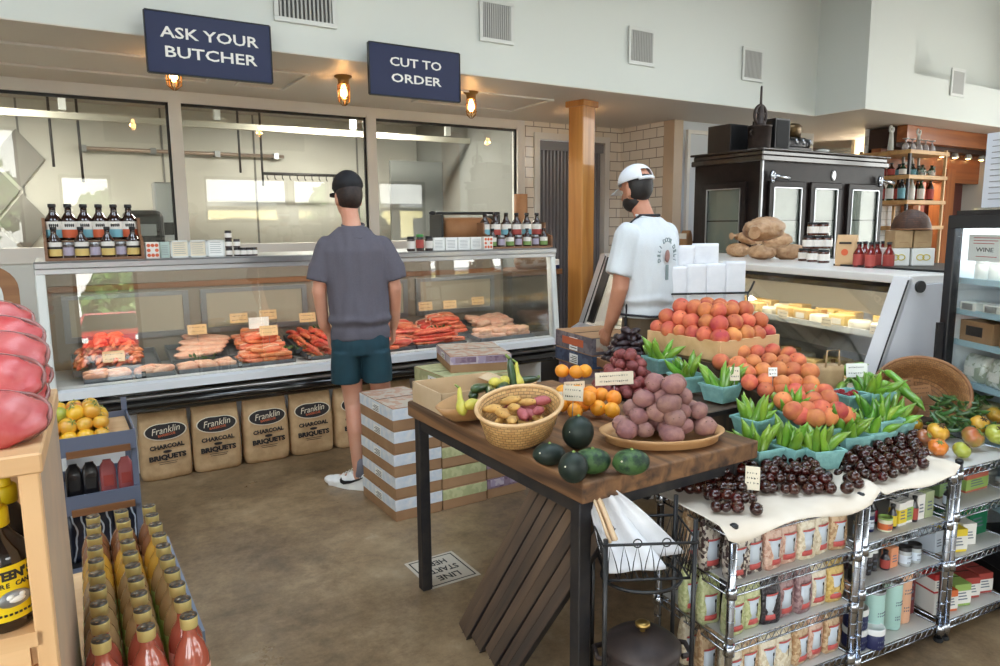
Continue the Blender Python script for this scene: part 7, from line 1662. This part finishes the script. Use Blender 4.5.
for k, (px) in enumerate((899, 926)):
    p = atY(px, 150, BY+.1); t = thing('white_wrench_lamp', 'white metal bracket with a ring head above the bar shelf, %s one' % ('left', 'right')[k], 'bracket', (p.x, BY+.2, zs[0])); MB().tube([(0, 0, 0), (0, 0, .2)], [.035, .02], 8).build('stem', MT['white'], t); m = MB(); m.tube([(.035*math.cos(q), 0, .235+.035*math.sin(q)) for q in [j*PI/8+PI*.62 for j in range(14)]], .014, 8); m.build('ring', MT['white'], t)
t = thing('letter_sign', 'pale EAT lettering standing on the second bar shelf', 'sign', (atY(938, 160, BY).x, BY+.3, zs[1])); text('EAT', .34, pm('letter_grey', S(176, 170, 160), .5), t, (0, 0, .15), (PI/2, 0, 0), 'letters', ext=.012, width=.42); MB().box(-.22, .22, -.03, .03, 0, .02).build('stand', MT['dark'], t)
t = thing('plant_stems', 'dark green trailing sprigs on the second bar shelf', 'plant', (BX0+.35, BY+.1, zs[1])); rnd = random.Random(9); m = MB()
for k in range(40): p = V((rnd.uniform(-.2, .2), rnd.uniform(-.08, .05), rnd.uniform(0, .09))); q = p+V((rnd.uniform(-.05, .05), -.01, rnd.uniform(-.03, .05))); m.add([p, (p+q)/2+V((.0, 0, .02)), q, (p+q)/2-V((0, 0, .02))], [(0, 1, 2, 3)])
m.build('leaves', pm('sprig_green', S(40, 66, 40), .5), t)
# tile panel behind the shelf
tp = atY(868, 123, BY+BD+.05); tq = atY(910, 123, BY+BD+.05)
t = struct(MB().box(tp.x, tq.x+.3, BY+BD+.04, BY+BD+.08, 1.0, ZS-.01).build('wall_bar_tile', brick_mat('bar_tile_white', S(220, 220, 218), S(212, 212, 210), S(180, 180, 178), 1, .3, .1, .005, .2, (PI/2, 0, 0))))
MB().box(tp.x+.03, tq.x+.3, BY+BD+.03, BY+BD+.041, ZS-.36, ZS-.05).build('black_tile', brick_mat('bar_tile_black', S(26, 26, 28), S(34, 34, 36), S(120, 120, 120), 1, .25, .1, .006, .15, (PI/2, 0, 0)), t)
# timber portal of the bar
py_ = 4.75; ax0, ax1, ax2, ax3 = [atY(x, 150, py_).x for x in (906, 946, 969, 1012)]
orw = wood_mat('orange_timber', S(176, 104, 52), S(140, 76, 36), .4, 0, coat=.3); orz = wood_mat('orange_timber_upright', S(176, 104, 52), S(140, 76, 36), .4, 2, coat=.3)
s_ = struct(MB().box(ax0, ax3+.6, py_, py_+.12, ZS-.20, ZS-.01).build('trim_20', orw)); struct(MB().box(ax0, ax3+.6, py_+.12, py_+.5, ZS-.25, ZS-.02).build('trim_21', pm('portal_dark', S(60, 36, 26), .5))); struct(MB().box(ax0, ax3+.6, py_+.3, py_+.42, ZS-.62, ZS-.25).build('trim_22', orw))
struct(MB().box(ax1-.12, ax1, py_+.28, py_+.44, 0, ZS-.62).build('trim_23', orz)); struct(MB().box(ax2, ax2+.22, py_+.24, py_+.44, 0, ZS-.45).build('trim_24', orz)); struct(MB().box(ax3+.1, ax3+.3, py_+.24, py_+.44, 0, ZS-.45).build('trim_25', orz))
struct(MB().box(ax1, ax2, py_+1.2, py_+1.25, 0, ZS).build('wall_bar_back', pm('bar_cream', S(222, 208, 176), .6))); struct(MB().box(ax2, ax3+.6, py_+.5, py_+.55, 0, ZS).build('wall_bar_right', pm('bar_rose', S(120, 70, 66), .6)))
for k in range(5):
    p = atY(943+13.4*k, 138, py_+.2); t = thing('downlight', 'small white downlight under the timber portal, %s from the bar shelf' % ORD[k], 'lamp', (p.x, py_+.2, ZS-.25), 0, 'downlights under the portal'); MB().lathe([(.03, 0), (.045, -.03), (.05, -.06), (.04, -.06)], 14).build('shade', MT['white'], t); MB().ell((0, 0, -.055), (.032, .032, .014), 12, 6).build('bulb', MT['bulb'], t)
ld = bpy.data.lights.new('bar_lamp', 'POINT'); ld.energy = 26; ld.color = (1, .86, .66); ld.shadow_soft_size = .1; lo = bpy.data.objects.new('bar_light', ld); COL.objects.link(lo); lo.location = ((ax1+ax2)/2, py_+.8, 2.2)
t = thing('bar_lamp', 'small glowing lamp in the timber doorway of the bar', 'lamp', (atY(957, 186, py_+.9).x, py_+.9, 1.55)); MB().lathe([(.06, 0), (.02, .02), (.015, .25)], 12).build('base', brass, t); MB().lathe([(.07, .25), (.05, .36), (.0, .38)], 14, cap=False).build('shade', MT['bulb'], t)
MB().box(-.12, .12, -.12, .12, -1.55, 0).build('plinth', MT['woodm'], t)
# ------------------------------------------------------------------ glass-door fridge at the picture edge
RF = -.49; F0 = V((3.455, 1.70, 0)); FH = 1.585
t = thing('glass_door_fridge', 'black-framed glass-door fridge with white insides beside the slanted case', 'refrigerator', F0, RF)
fi = pm('fridge_inside', S(226, 232, 238), .4); fk = pm('fridge_black', S(24, 24, 28), .3)
MB().box(.04, .66, -.02, 0, .1, FH).build('far_side', fk, t); MB().box(.04, .66, -.72, -.70, .1, FH).build('near_side', fk, t); MB().box(.04, .66, -.72, 0, FH, FH+.02).build('roof', fk, t); MB().box(.64, .66, -.72, 0, .1, FH).build('back', fi, t); MB().box(.04, .66, -.72, 0, 0, .12).build('plinth', fk, t)
MB().box(.045, .64, -.024, -.0202, .12, FH-.01).build('inner_lining', fi, t); MB().box(.045, .64, -.70, -.697, .12, FH-.01).build('inner_lining', fi, t)
f = MB(); r = .055
for a in ((-.72, 0, .12, .12+r), (-.72, 0, FH-r, FH), (-r, 0, .12+r, FH-r), (-.72, -.72+r, .12+r, FH-r)): f.box(0, .04, a[0], a[1], a[2], a[3])
d = f.build('door', fk, t, bevel=.004); MB().box(.015, .022, -.72+r, -r, .12+r, FH-r).build('glass', MT['clear'], d); MB().box(-.03, .0, -.035, -.02, .75, 1.1).build('handle', MT['dark'], d)
fs = pm('fridge_shelf', S(170, 200, 214), .3)
shz = [.35, .62, .84, 1.02, 1.16, 1.30]
for z in shz: s_ = MB().box(.06, .62, -.69, -.03, z-.012, z).build('inner_shelf', fs, t); MB().box(.055, .062, -.69, -.03, z-.02, z+.006).build('shelf_rail', fs, s_)
MB().box(.07, .10, -.66, -.06, FH-.06, FH-.03).build('light_strip', pm('fridge_tube', (1, 1, 1), emit=((.9, .96, 1), 6.)), t)
ld = bpy.data.lights.new('fridge_lamp', 'AREA'); ld.shape = 'RECTANGLE'; ld.size = .1; ld.size_y = .6; ld.energy = 2.2; ld.color = (.9, .96, 1); lo = bpy.data.objects.new('fridge_light', ld); COL.objects.link(lo)
f2 = lambda x, y, z: Matrix.Translation(F0) @ Matrix.Rotation(RF, 4, 'Z') @ V((x, y, z))
lo.matrix_world = Matrix.Translation(f2(.2, -.36, FH-.065)) @ Matrix.Rotation(RF, 4, 'Z')
t = thing('wine_notice', 'white notice headed wine taped inside the fridge door', 'notice', f2(.026, -.21, 1.385), RF-PI/2); MB().box(-.10, .12, .0, .002, 0, .115).build('sheet', MT['paper'], t); text('WINE', .026, MT['ink'], t, (-.0, -.001, .05), (PI/2, 0, 0), 'print', width=.10)
g = MB()
for k in range(3): g.box(-.07, .09-.02*k, -.0008, 0, .10-.012*k, .103-.012*k)
g.box(-.05, .07, -.0008, 0, .02, .023); g.build('small_print', MT['red'], t)
cupm = pm('cup_pale', S(220, 216, 208), .4, var=.05); PCU = Proto(spice('yogurt_cup', .034, .085, cupm, MT['lab']))
lv = 0
for z, nmz in ((1.30, 'upper'),):
    for i in range(4): PCU.put(f2(.12, -.09-.085*i, z), 0, 'pale cup on the %s fridge shelf, %s from the hinge side' % (nmz, ORD[i]), 'cups in the fridge')
for i in range(3): 
    p = f2(.1, -.10-.14*i, 1.16); box_thing('butter_pack', 'flat white pack on the second fridge shelf, %s from the hinge side' % ORD[i], 'pack', p.x-.05, p.x+.05, p.y-.045, p.y+.045, 1.16, 1.20, MT['lab'], xl, RF-PI/2)
for i in range(2): p = f2(.13, -.13-.24*i, 1.02); box_thing('kraft_carton', 'kraft carton with a dark label on the third fridge shelf, %s from the hinge side' % ORD[i], 'box', p.x-.10, p.x+.10, p.y-.05, p.y+.05, 1.02, 1.115, MT['card'], lambda t_, w, d, h: MB().box(-w*.3, w*.2, -d/2-.001, -d/2, h*.3, h*.75).build('label', MT['navy'] if 'navy' in MT else MT['ink'], t_), RF-PI/2)
for i in range(3): 
    t = thing('salad_bag', 'clear bag of pale leaves on the fourth fridge shelf, %s from the hinge side' % ORD[i], 'bag', f2(.13, -.12-.15*i, .84), RF-PI/2); sack(.14, .10, .12, i+2, BR, .012).build('pouch', bean_mat('leaf_bag', S(226, 228, 222), S(170, 178, 160), 40), t); MB().box(-.03, .03, -.058, -.056, .03, .07).build('label', MT['lab'], t)
for i in range(4): 
    t = thing('milk_cup', 'tapered cream tub on the fifth fridge shelf, %s from the hinge side' % ORD[i], 'tub', f2(.11, -.09-.11*i, .62), RF-PI/2); MB().lathe([(.035, 0), (.05, .13), (.052, .14), (.046, .14)], 20).build('tub_body', pm('cream_tub', S(224, 214, 170), .4), t); MB().lathe([(.036+.0105, .06), (.036+.0125, .11)], 20, cap=False).build('label_band', MT['lab'], t)
for i in range(4): PCU.put(f2(.12, -.10-.12*i, .35), 0, 'pale cup on the lowest fridge shelf, %s from the hinge side' % ORD[i], 'cups on the lowest fridge shelf', 1.3)
t = thing('menu_stand', 'printed menu sheet in a clear stand on top of the fridge', 'menu', f2(.12, -.20, FH+.02), RF-PI/2+.15); MB().box(-.13, .13, -.002, .002, .01, .33).build('sheet', pm('menu_paper', S(206, 210, 218), .5), t); MB().box(-.13, .13, -.05, .06, 0, .01).build('base', MT['clear'], t); g = MB()
for k in range(11): g.box(-.10, .10-.03*(k % 3), -.0032, -.002, .045+.025*k, .049+.025*k)
g.build('print', MT['grey'], t)
t = thing('desk_lamp', 'black lamp head with a white rim behind the menu stand', 'lamp', f2(.42, -.22, FH+.02), RF); MB().lathe([(.09, .26), (.085, .33), (.05, .37), (.0, .38)], 20, cap=False).build('shade', MT['black'], t); MB().lathe([(.092, .245), (.094, .262)], 20, cap=False).build('rim', MT['white'], t); MB().lathe([(.07, 0), (.07, .015), (.012, .02), (.012, .3)], 14).build('stand', MT['dark'], t)
# ------------------------------------------------------------------ near-left wooden shelf unit
LSZ = -.05
t = thing('wooden_shelf_unit', 'pale wooden shelf unit with open compartments at the left edge, red wrapped pieces on top', 'shelf', (-.055, 1.56, 0), LSZ)
ply = wood_mat('birch_front', S(226, 186, 138), S(206, 160, 112), .45, 2, 5); plyx = wood_mat('birch_top', S(226, 186, 138), S(206, 160, 112), .45, 0, 5)
W, D, Hh = .62, .62, 1.14
MB().box(-.034, 0, 0, .04, 0, Hh-.04).build('front_stile', ply, t, bevel=.003); MB().box(-W, -W+.045, 0, .04, 0, Hh-.04).build('front_stile', ply, t, bevel=.003)
MB().box(-.022, 0, .04, D, 0, Hh-.04).build('side_panel', pm('side_greyed', S(196, 168, 140), .5, nz=(3, 3), col2=S(170, 150, 132)), t); MB().box(-W, -W+.02, .04, D, 0, Hh-.04).build('side_panel', ply, t)
MB().box(-W-.005, .008, -.012, D, Hh-.04, Hh).build('top_board', plyx, t, bevel=.004)
MB().box(-W+.02, -.022, D-.02, D, 0, Hh-.04).build('back_panel', plyx, t)
for z in (.785, .40): MB().box(-W+.02, -.022, .0, D-.02, z-.03, z).build('shelf_board', plyx, t)
MB().box(-W+.045, -.045, .0, .02, .66, .755).build('lower_rail', plyx, t)
q_ = lambda x, y, z: Matrix.Translation((-.055, 1.56, 0)) @ Matrix.Rotation(LSZ, 4, 'Z') @ V((x, y, z))
syr = pm('dark_syrup', S(26, 14, 10), .12, coat=1.); yl_ = pm('syrup_yellow', S(236, 204, 20), .45)
def syrup(loc, label):
    t = thing('syrup_bottle', label, 'bottle', loc, .42); r = .056
    MB().lathe([(r*.95, 0), (r, .006), (r, .135), (r*.92, .155), (r*.5, .185), (r*.36, .20), (r*.36, .225)], 28).build('glass', syr, t)
    MB().lathe([(r*.42, .198), (r*.46, .2), (r*.46, .232), (r*.40, .236)], 20).build('cap', yl_, t); MB().lathe([(r*.30, .235), (r*.26, .262), (0, .266)], 16, cap=False).build('spout', yl_, t)
    MB().lathe([(r*1.008, .022), (r*1.008, .132)], 32, cap=False).build('label_band', yl_, t)
    def arc(s, z, h, aw, off):
        for k, ch in enumerate(s):
            if ch == ' ': continue
            a = -PI/2-aw/2+aw*k/(len(s)-1); o = text(ch, h, MT['ink'], t, (r*1.012*math.cos(a), r*1.012*math.sin(a), z), (PI/2, 0, a+PI/2), 'letter', ext=.0006, off=off)
    arc("STEEN'S", .112, .024, 1.25, .0012); arc('PURE CANE', .093, .013, 1.25, .0003)
    m = MB(); m.ell((0, -r*1.0, .065), (.03, .006, .017), 20, 8); m.build('oval_picture', MT['grey'], t); m = MB(); m.ell((.003, -r*1.06, .064), (.016, .005, .007), 12, 6); m.ell((-.008, -r*1.06, .070), (.008, .004, .006), 10, 6); m.ell((.012, -r*1.05, .071), (.007, .004, .005), 10, 6); m.build('picture_print', MT['lab'], t)
    g = MB()
    for k in range(9): a = -PI/2-.6+.15*k; g.bc((r*1.012*math.cos(a), r*1.012*math.sin(a), .035), (.005, .003, .004))
    g.build('small_print', MT['ink'], t)
syrup(q_(-.088, .075, .786), "dark syrup bottle with a yellow label in the open compartment of the shelf unit"); syrup(q_(-.215, .10, .786), 'second dark syrup bottle behind the first, mostly cut by the picture edge'); syrup(q_(-.085, .215, .786), 'dark syrup bottle at the back of the compartment')
# red wrapped pieces stacked on top
redf = pm('red_flesh', S(196, 62, 64), .45, var=.12, nz=(12, 4), col2=S(216, 116, 112)); film = glass_mat('wrap_film', (.95, .93, .93), 1.4, rough=.32); redrim = pm('red_rim', S(150, 92, 84), .4, coat=.6)
def wedge_piece():
    o = lumpy(MB(), (.098, .066, .042), 3, .22, 32, 18).build('wrapped_red_piece', redf); m = MB(); m.tube([(.096*math.cos(a), .061*math.sin(a), .012*math.sin(2*a)) for a in [k*PI/16 for k in range(32)]], .0055, 7, closed=True); m.build('wrap_edge', redrim, o)
    lumpy(MB(), (.101, .069, .045), 3, .22, 32, 18).build('film', film, o); return o
PW = Proto(wedge_piece())
for i, (x, y, z, rx, rz, w) in enumerate(((-.075, .10, .05, .55, .1, 'lowest at the front corner'), (-.245, .09, .05, .55, -.1, 'lowest, farther along the front'), (-.085, .19, .11, .6, .15, 'second up at the corner'), (-.25, .18, .11, .6, -.1, 'second up beside the corner one'), (-.08, .285, .145, .6, .1, 'third up at the corner'), (-.09, .375, .17, .6, .0, 'fourth up at the corner'), (-.25, .29, .15, .6, .1, 'third up, farther from the corner'), (-.115, .47, .20, .5, .1, 'topmost toward the back'), (-.24, .42, .22, .5, 0, 'topmost beside the back one'), (-.09, .50, .06, .3, .1, 'hidden at the back under the topmost'), (-.09, .33, .05, .3, .1, 'hidden in the middle of the pile'))):
    o = PW.put(q_(x, y, Hh+z), (rx, 0, LSZ+rz), 'red piece in clear wrap on the shelf unit, '+w, 'red wrapped pieces'); o['category'] = 'food pack'
# ------------------------------------------------------------------ drink bottles on a low crate
BX, BY0 = -.03, 1.72
t = thing('bottle_crate', 'low wooden crate stand under the rows of drink bottles', 'crate', (.115, 2.25, 0))
for z in (.0, .12, .24):
    for y in (-.54, .54): MB().box(-.155, .155, y-.01, y+.01, z+.01, z+.11).build('end_slat', MT['woodl'], t)
    for x in (-.155, .155): MB().box(x-.008, x+.008, -.53, .53, z+.01, z+.11).build('side_slat', MT['woodl'], t)
MB().box(-.155, .155, -.54, .54, .345, .36).build('top_board', MT['woodl'], t); m = MB(); m.box(.152, .165, -.2, .55, .34, .42); m.build('tray_edge', pm('blue_grey_edge', S(120, 132, 156), .5), t)
def drink(glassm, labm):
    t = thing('drink_bottle', '', 'bottle'); r = .0425
    MB().lathe([(r*.95, 0), (r, .006), (r, .125), (r*.96, .14), (r*.72, .17), (r*.42, .19), (r*.38, .205), (r*.38, .235)], 20).build('glass', glassm, t)
    MB().lathe([(r*.46, .214), (r*.48, .216), (r*.5, .24), (r*.48, .243)], 18).build('cap_band', pm('gold_band', S(206, 186, 120), .4, .3), t); MB().lathe([(r*.485, .2425), (r*.46, .2455), (0, .246)], 18, cap=False).build('cap', pm('cap_top', S(52, 44, 34), .35), t)
    MB().lathe([(r*1.01, .02), (r*1.01, .115)], 20, cap=False).build('label_band', labm, t)
    g = MB()
    for k in range(5): a = -PI/2+.35*(k-2); g.bc((r*1.015*math.cos(a), r*1.015*math.sin(a), .09-.018*(k % 2)), (.007, .002, .005))
    g.build('print', MT['red'], t)
    g = MB(); 
    for k in range(6): g.bc((.013*math.cos(k*PI/3), .013*math.sin(k*PI/3), .2462), (.006, .0025, .0006))
    g.build('cap_print', brass, t); return t
dg = [pm('drink_rose', S(178, 92, 72), .12, coat=.9, nz=(6, 2), col2=S(160, 74, 54)), pm('drink_olive', S(176, 142, 96), .15, coat=.8), pm('drink_yellow', S(206, 158, 62), .15, coat=.8), pm('drink_brown', S(142, 92, 58), .12, coat=.9)]
dl = [pm('drink_label_pink', S(238, 176, 156), .55), pm('drink_label_lime', S(176, 190, 110), .55), pm('drink_label_gold', S(222, 190, 110), .55), pm('drink_label_tan', S(206, 170, 140), .55)]
PD = [Proto(drink(g_, l_)) for g_, l_ in zip(dg, dl)]; dn = ['rose drink bottle with a pink label', 'pale olive drink bottle', 'yellow drink bottle', 'brown drink bottle']
for r_ in range(10):
    for c_ in range(3):
        k = 0 if r_ < 2 else (1 if r_ < 6 else (2 if r_ < 8 else 3))
        x = .022+.095*c_+.004*r_*(1-c_*.5)*.6; y = 1.81+.0935*r_
        PD[k].put((x, y, .361), .2*c_, dn[k]+', %s row from the front, %s' % (ORD[r_], ('left column', 'middle column', 'right column')[c_]), 'drink bottles in rows')
# ------------------------------------------------------------------ tiered stand with yellow peppers
tm = pm('tier_metal', S(104, 112, 132), .5, .2); 
t = thing('tiered_stand', 'blue-grey tiered metal stand with two trays and wooden tag strips before the butcher case', 'stand', (.10, 3.55, 0))
for x in (-.155, .145): 
    for y in (.02, .42): MB().box(x-.012, x+.012, y-.012, y+.012, 0, .72 if y > .1 else .64).build('post', tm, t)
for z, y0 in ((.60, .0), (.335, .0)):
    m = MB(); m.box(-.165, .155, y0, .40, z, z+.008); m.box(-.165, .155, y0-.004, y0+.006, z-.03, z+.055); m.box(-.165, -.157, y0, .40, z, z+.06); m.box(.147, .155, y0, .40, z, z+.06); m.box(-.165, .155, .392, .40, z, z+.06); tr = m.build('tray', tm, t)
    MB().box(-.12, .13, y0-.016, y0-.004, z-.035, z-.005).build('tag_strip', MT['woodm'], tr)
MB().box(.05, .14, .03, .38, .625, .635).build('wood_board', MT['woodl'], t)
PH = [Proto(tom('yellow_pepper', m_, .037, .9)) for m_ in (hy, pm('pepper_gold', S(232, 178, 44), .3, coat=.4), ho, hg)]; rnd = random.Random(8)
for l in range(3):
    for i in range(4-l//2):
        for j in range(5-l):
            k = rnd.choice((0, 1, 1, 1, 0, 2, 3) if l else (1, 1, 0)); o = PH[k].put((-.015+.064*(i-(3-l//2)/2)+.045, 3.60+.068*j+.03*l, .640+.05*l), (rnd.uniform(-.7, .7), rnd.uniform(-.7, .7), rnd.uniform(0, 6)), ('yellow', 'golden', 'orange', 'lime')[k]+' tomato heaped in the top tray of the blue-grey stand', 'tomatoes in the top tray '+str(k), rnd.uniform(.9, 1.1)); o['category'] = 'tomato'
rosep = pm('rose_pouch', S(176, 92, 92), .5, nz=(8, 3), col2=S(160, 78, 80)); darkp = pm('dark_pouch', S(26, 24, 28), .35, coat=.4)
for i, (x, m_, l) in enumerate(((-.10, darkp, 'black coffee pouch, left on the lower tray of the blue-grey stand'), (-.035, darkp, 'black coffee pouch, second on the lower tray of the blue-grey stand'), (.035, rosep, 'rose coffee pouch, third on the lower tray of the blue-grey stand'), (.108, rosep, 'rose coffee pouch, last on the lower tray of the blue-grey stand'))):
    t = thing('coffee_pouch', l, 'pouch', (.10+x, 3.64, .345), .0); sack(.066, .06, .165, i+6, [(0, .95, .9), (.05, 1, 1), (.7, 1, 1), (.85, .85, .7), (.95, .55, .35), (1, .5, .2)], .004).build('pouch', m_, t); MB().box(-.02, .02, -.0345, -.0335, .05, .10).build('label', redl if m_ is rosep else MT['ink'], t)
def stripe_mat():
    m, nt, b, out = _nt('striped_pouch'); N = nt.nodes; L = nt.links; tc = N.new('ShaderNodeTexCoord'); w = N.new('ShaderNodeTexWave'); w.inputs['Scale'].default_value = 9; w.inputs['Distortion'].default_value = 6; w.inputs['Detail'].default_value = 2
    L.new(tc.outputs['Object'], w.inputs['Vector']); rp = N.new('ShaderNodeValToRGB'); e = rp.color_ramp.elements; e[0].position = .86; e[0].color = (*S(22, 28, 48), 1); e[1].position = .93; e[1].color = (*S(196, 206, 220), 1); L.new(w.outputs['Fac'], rp.inputs['Fac']); L.new(rp.outputs[0], b.inputs['Base Color']); b.inputs['Roughness'].default_value = .35; return m
stm = stripe_mat()
for i, x in enumerate((-.10, .0, .10)):
    t = thing('striped_pouch', 'striped navy pouch at the foot of the blue-grey stand, %s from the left' % ORD[i], 'pouch', (.10+x, 3.66, .05), .1*(i-1)); sack(.095, .08, .235, i+9, BR, .006).build('pouch', stm, t); MB().tube([(-.03, -.01, .236), (.03, -.01, .236)], .004, 5).build('seal', MT['ink'], t)
box_thing('pouch_base', 'low dark tray on the floor under the striped pouches', 'tray', -.05, .25, 3.57, 3.77, 0, .05, MT['dark'], lambda t_, w, d, h: MB().box(-w/2-.004, w/2+.004, -d/2-.004, -d/2, 0, h).build('lip', tm, t_))
# small things left of the case
t = thing('side_cabinet', 'warm wooden cabinet at the left end of the butcher case', 'cabinet', (-.45, 4.9, 0)); MB().box(-.3, .28, -.3, .3, 0, 1.0).build('body', MT['woodm'], t, bevel=.004); MB().box(-.32, .3, -.32, .32, 1.0, 1.03).build('top_board', MT['woodl'], t, bevel=.004); MB().box(-.02, .26, -.312, -.30, .55, .95).build('door', MT['woodl'], t)
m = MB(); m.prism([(.16*math.cos(a), .2+.14*math.sin(a)) for a in [k*PI/14 for k in range(15)]]+[(-.16, 0), (.16, 0)], -.012, .012, 1); t = thing('arched_board', 'arched brown wooden board standing on the cabinet at the case end', 'board', (-.33, 4.82, 1.03)); m.build('board', MT['woodm'], t); m = MB(); m.prism([(.085*math.cos(a), .17+.1*math.sin(a)) for a in [k*PI/10 for k in range(11)]]+[(-.085, .02), (.085, .02)], -.016, -.0121, 1); m.build('pale_panel', MT['white'], t)
box_thing('kraft_card', 'kraft card leaning before the arched board', 'card', -.36, -.22, 4.66, 4.67, 1.03, 1.16, MT['kraft'], xl); box_thing('blue_box', 'small blue box beside the kraft card on the cabinet', 'box', -.21, -.15, 4.70, 4.76, 1.03, 1.075, MT['blue'], xl)
# ------------------------------------------------------------------ outside the shop front: hedge, trees and a parked car (seen as reflections)
lf = pm('leaf_green', S(96, 132, 62), .6, var=.1, nz=(2, 3), col2=S(60, 92, 44)); bark = pm('bark', S(92, 76, 60), .9)
def tree(x, y, h, r, label, seed):
    t = thing('tree', label, 'tree', (x, y, -.02)); rnd = random.Random(seed); MB().tube([(0, 0, 0), (.1, 0, h*.3), (0, .1, h*.6)], [.18, .14, .08], 8).build('trunk', bark, t); m = MB(); vs, fs = [], []
    for k in range(900):
        d = V((rnd.gauss(0, 1), rnd.gauss(0, 1), rnd.gauss(0, 1))).normalized()*r*rnd.uniform(.6, 1); c = V((0, 0, h*.62))+V((d.x, d.y, d.z*.8)); a = V((rnd.uniform(-1, 1), rnd.uniform(-1, 1), rnd.uniform(-1, 1))).normalized()*.28; b = a.cross(V((rnd.uniform(-1, 1), rnd.uniform(-1, 1), rnd.uniform(-1, 1)))).normalized()*.18
        m.add([c-a, c-b, c+a, c+b], [(0, 1, 2, 3)])
    m.build('foliage', lf, t)
for i, (x, y, h, r) in enumerate(((-2.5, -19, 4.4, 2.), (2.2, -19, 3.1, 1.5), (12.5, -21, 4., 1.8))): tree(x, y, h, r, 'leafy street tree across the parking lot outside the shop front, %s of three' % ORD[i], i)
t = thing('low_building', 'long low cream building across the parking lot outside the shop front', 'building', (11, -24, -.02)); MB().box(-8, 10, -3, 0, 0, 2.7).build('walls', pm('cream_render', S(226, 210, 150), .8), t); MB().box(-8.2, 10.2, -3.2, .3, 2.7, 2.9).build('roof', MT['grey'], t)
for k in range(5): MB().box(-7+3.4*k, -5.4+3.4*k, 0, .05, .9, 2.1).build('window', MT['dark'], t)
t = thing('parked_car', 'red car parked outside the tall glazed door', 'car', (1.15, -13.5, -.02)); crd = pm('car_red', S(176, 28, 34), .25, coat=.8)
MB().prism([(-.85, .35), (-.88, .75), (-.80, .95), (-.62, 1.42), (.62, 1.42), (.80, .95), (.88, .75), (.85, .35)], -2.0, 2.0, 1).build('body', crd, t, bevel=.08, seg=2); MB().prism([(-.72, .98), (-.57, 1.38), (.57, 1.38), (.72, .98)], 2.0, 2.03, 1).build('windscreen', MT['gloss'], t); MB().box(-.88, .88, 1.9, 2.06, .38, .55).build('bumper', MT['dark'], t)
for sx in (-1, 1):
    MB().box(sx*.66-.12, sx*.66+.12, 2.0, 2.04, .68, .8).build('headlight', MT['lab'], t)
    for y in (-1.25, 1.25): m = MB(); m.T = Matrix.Translation((sx*.8, y, .33)) @ Matrix.Rotation(PI/2, 4, 'Y'); m.lathe([(.2, -.1), (.33, -.1), (.33, .1), (.2, .1)], 20); m.build('wheel', MT['rubber'], t)
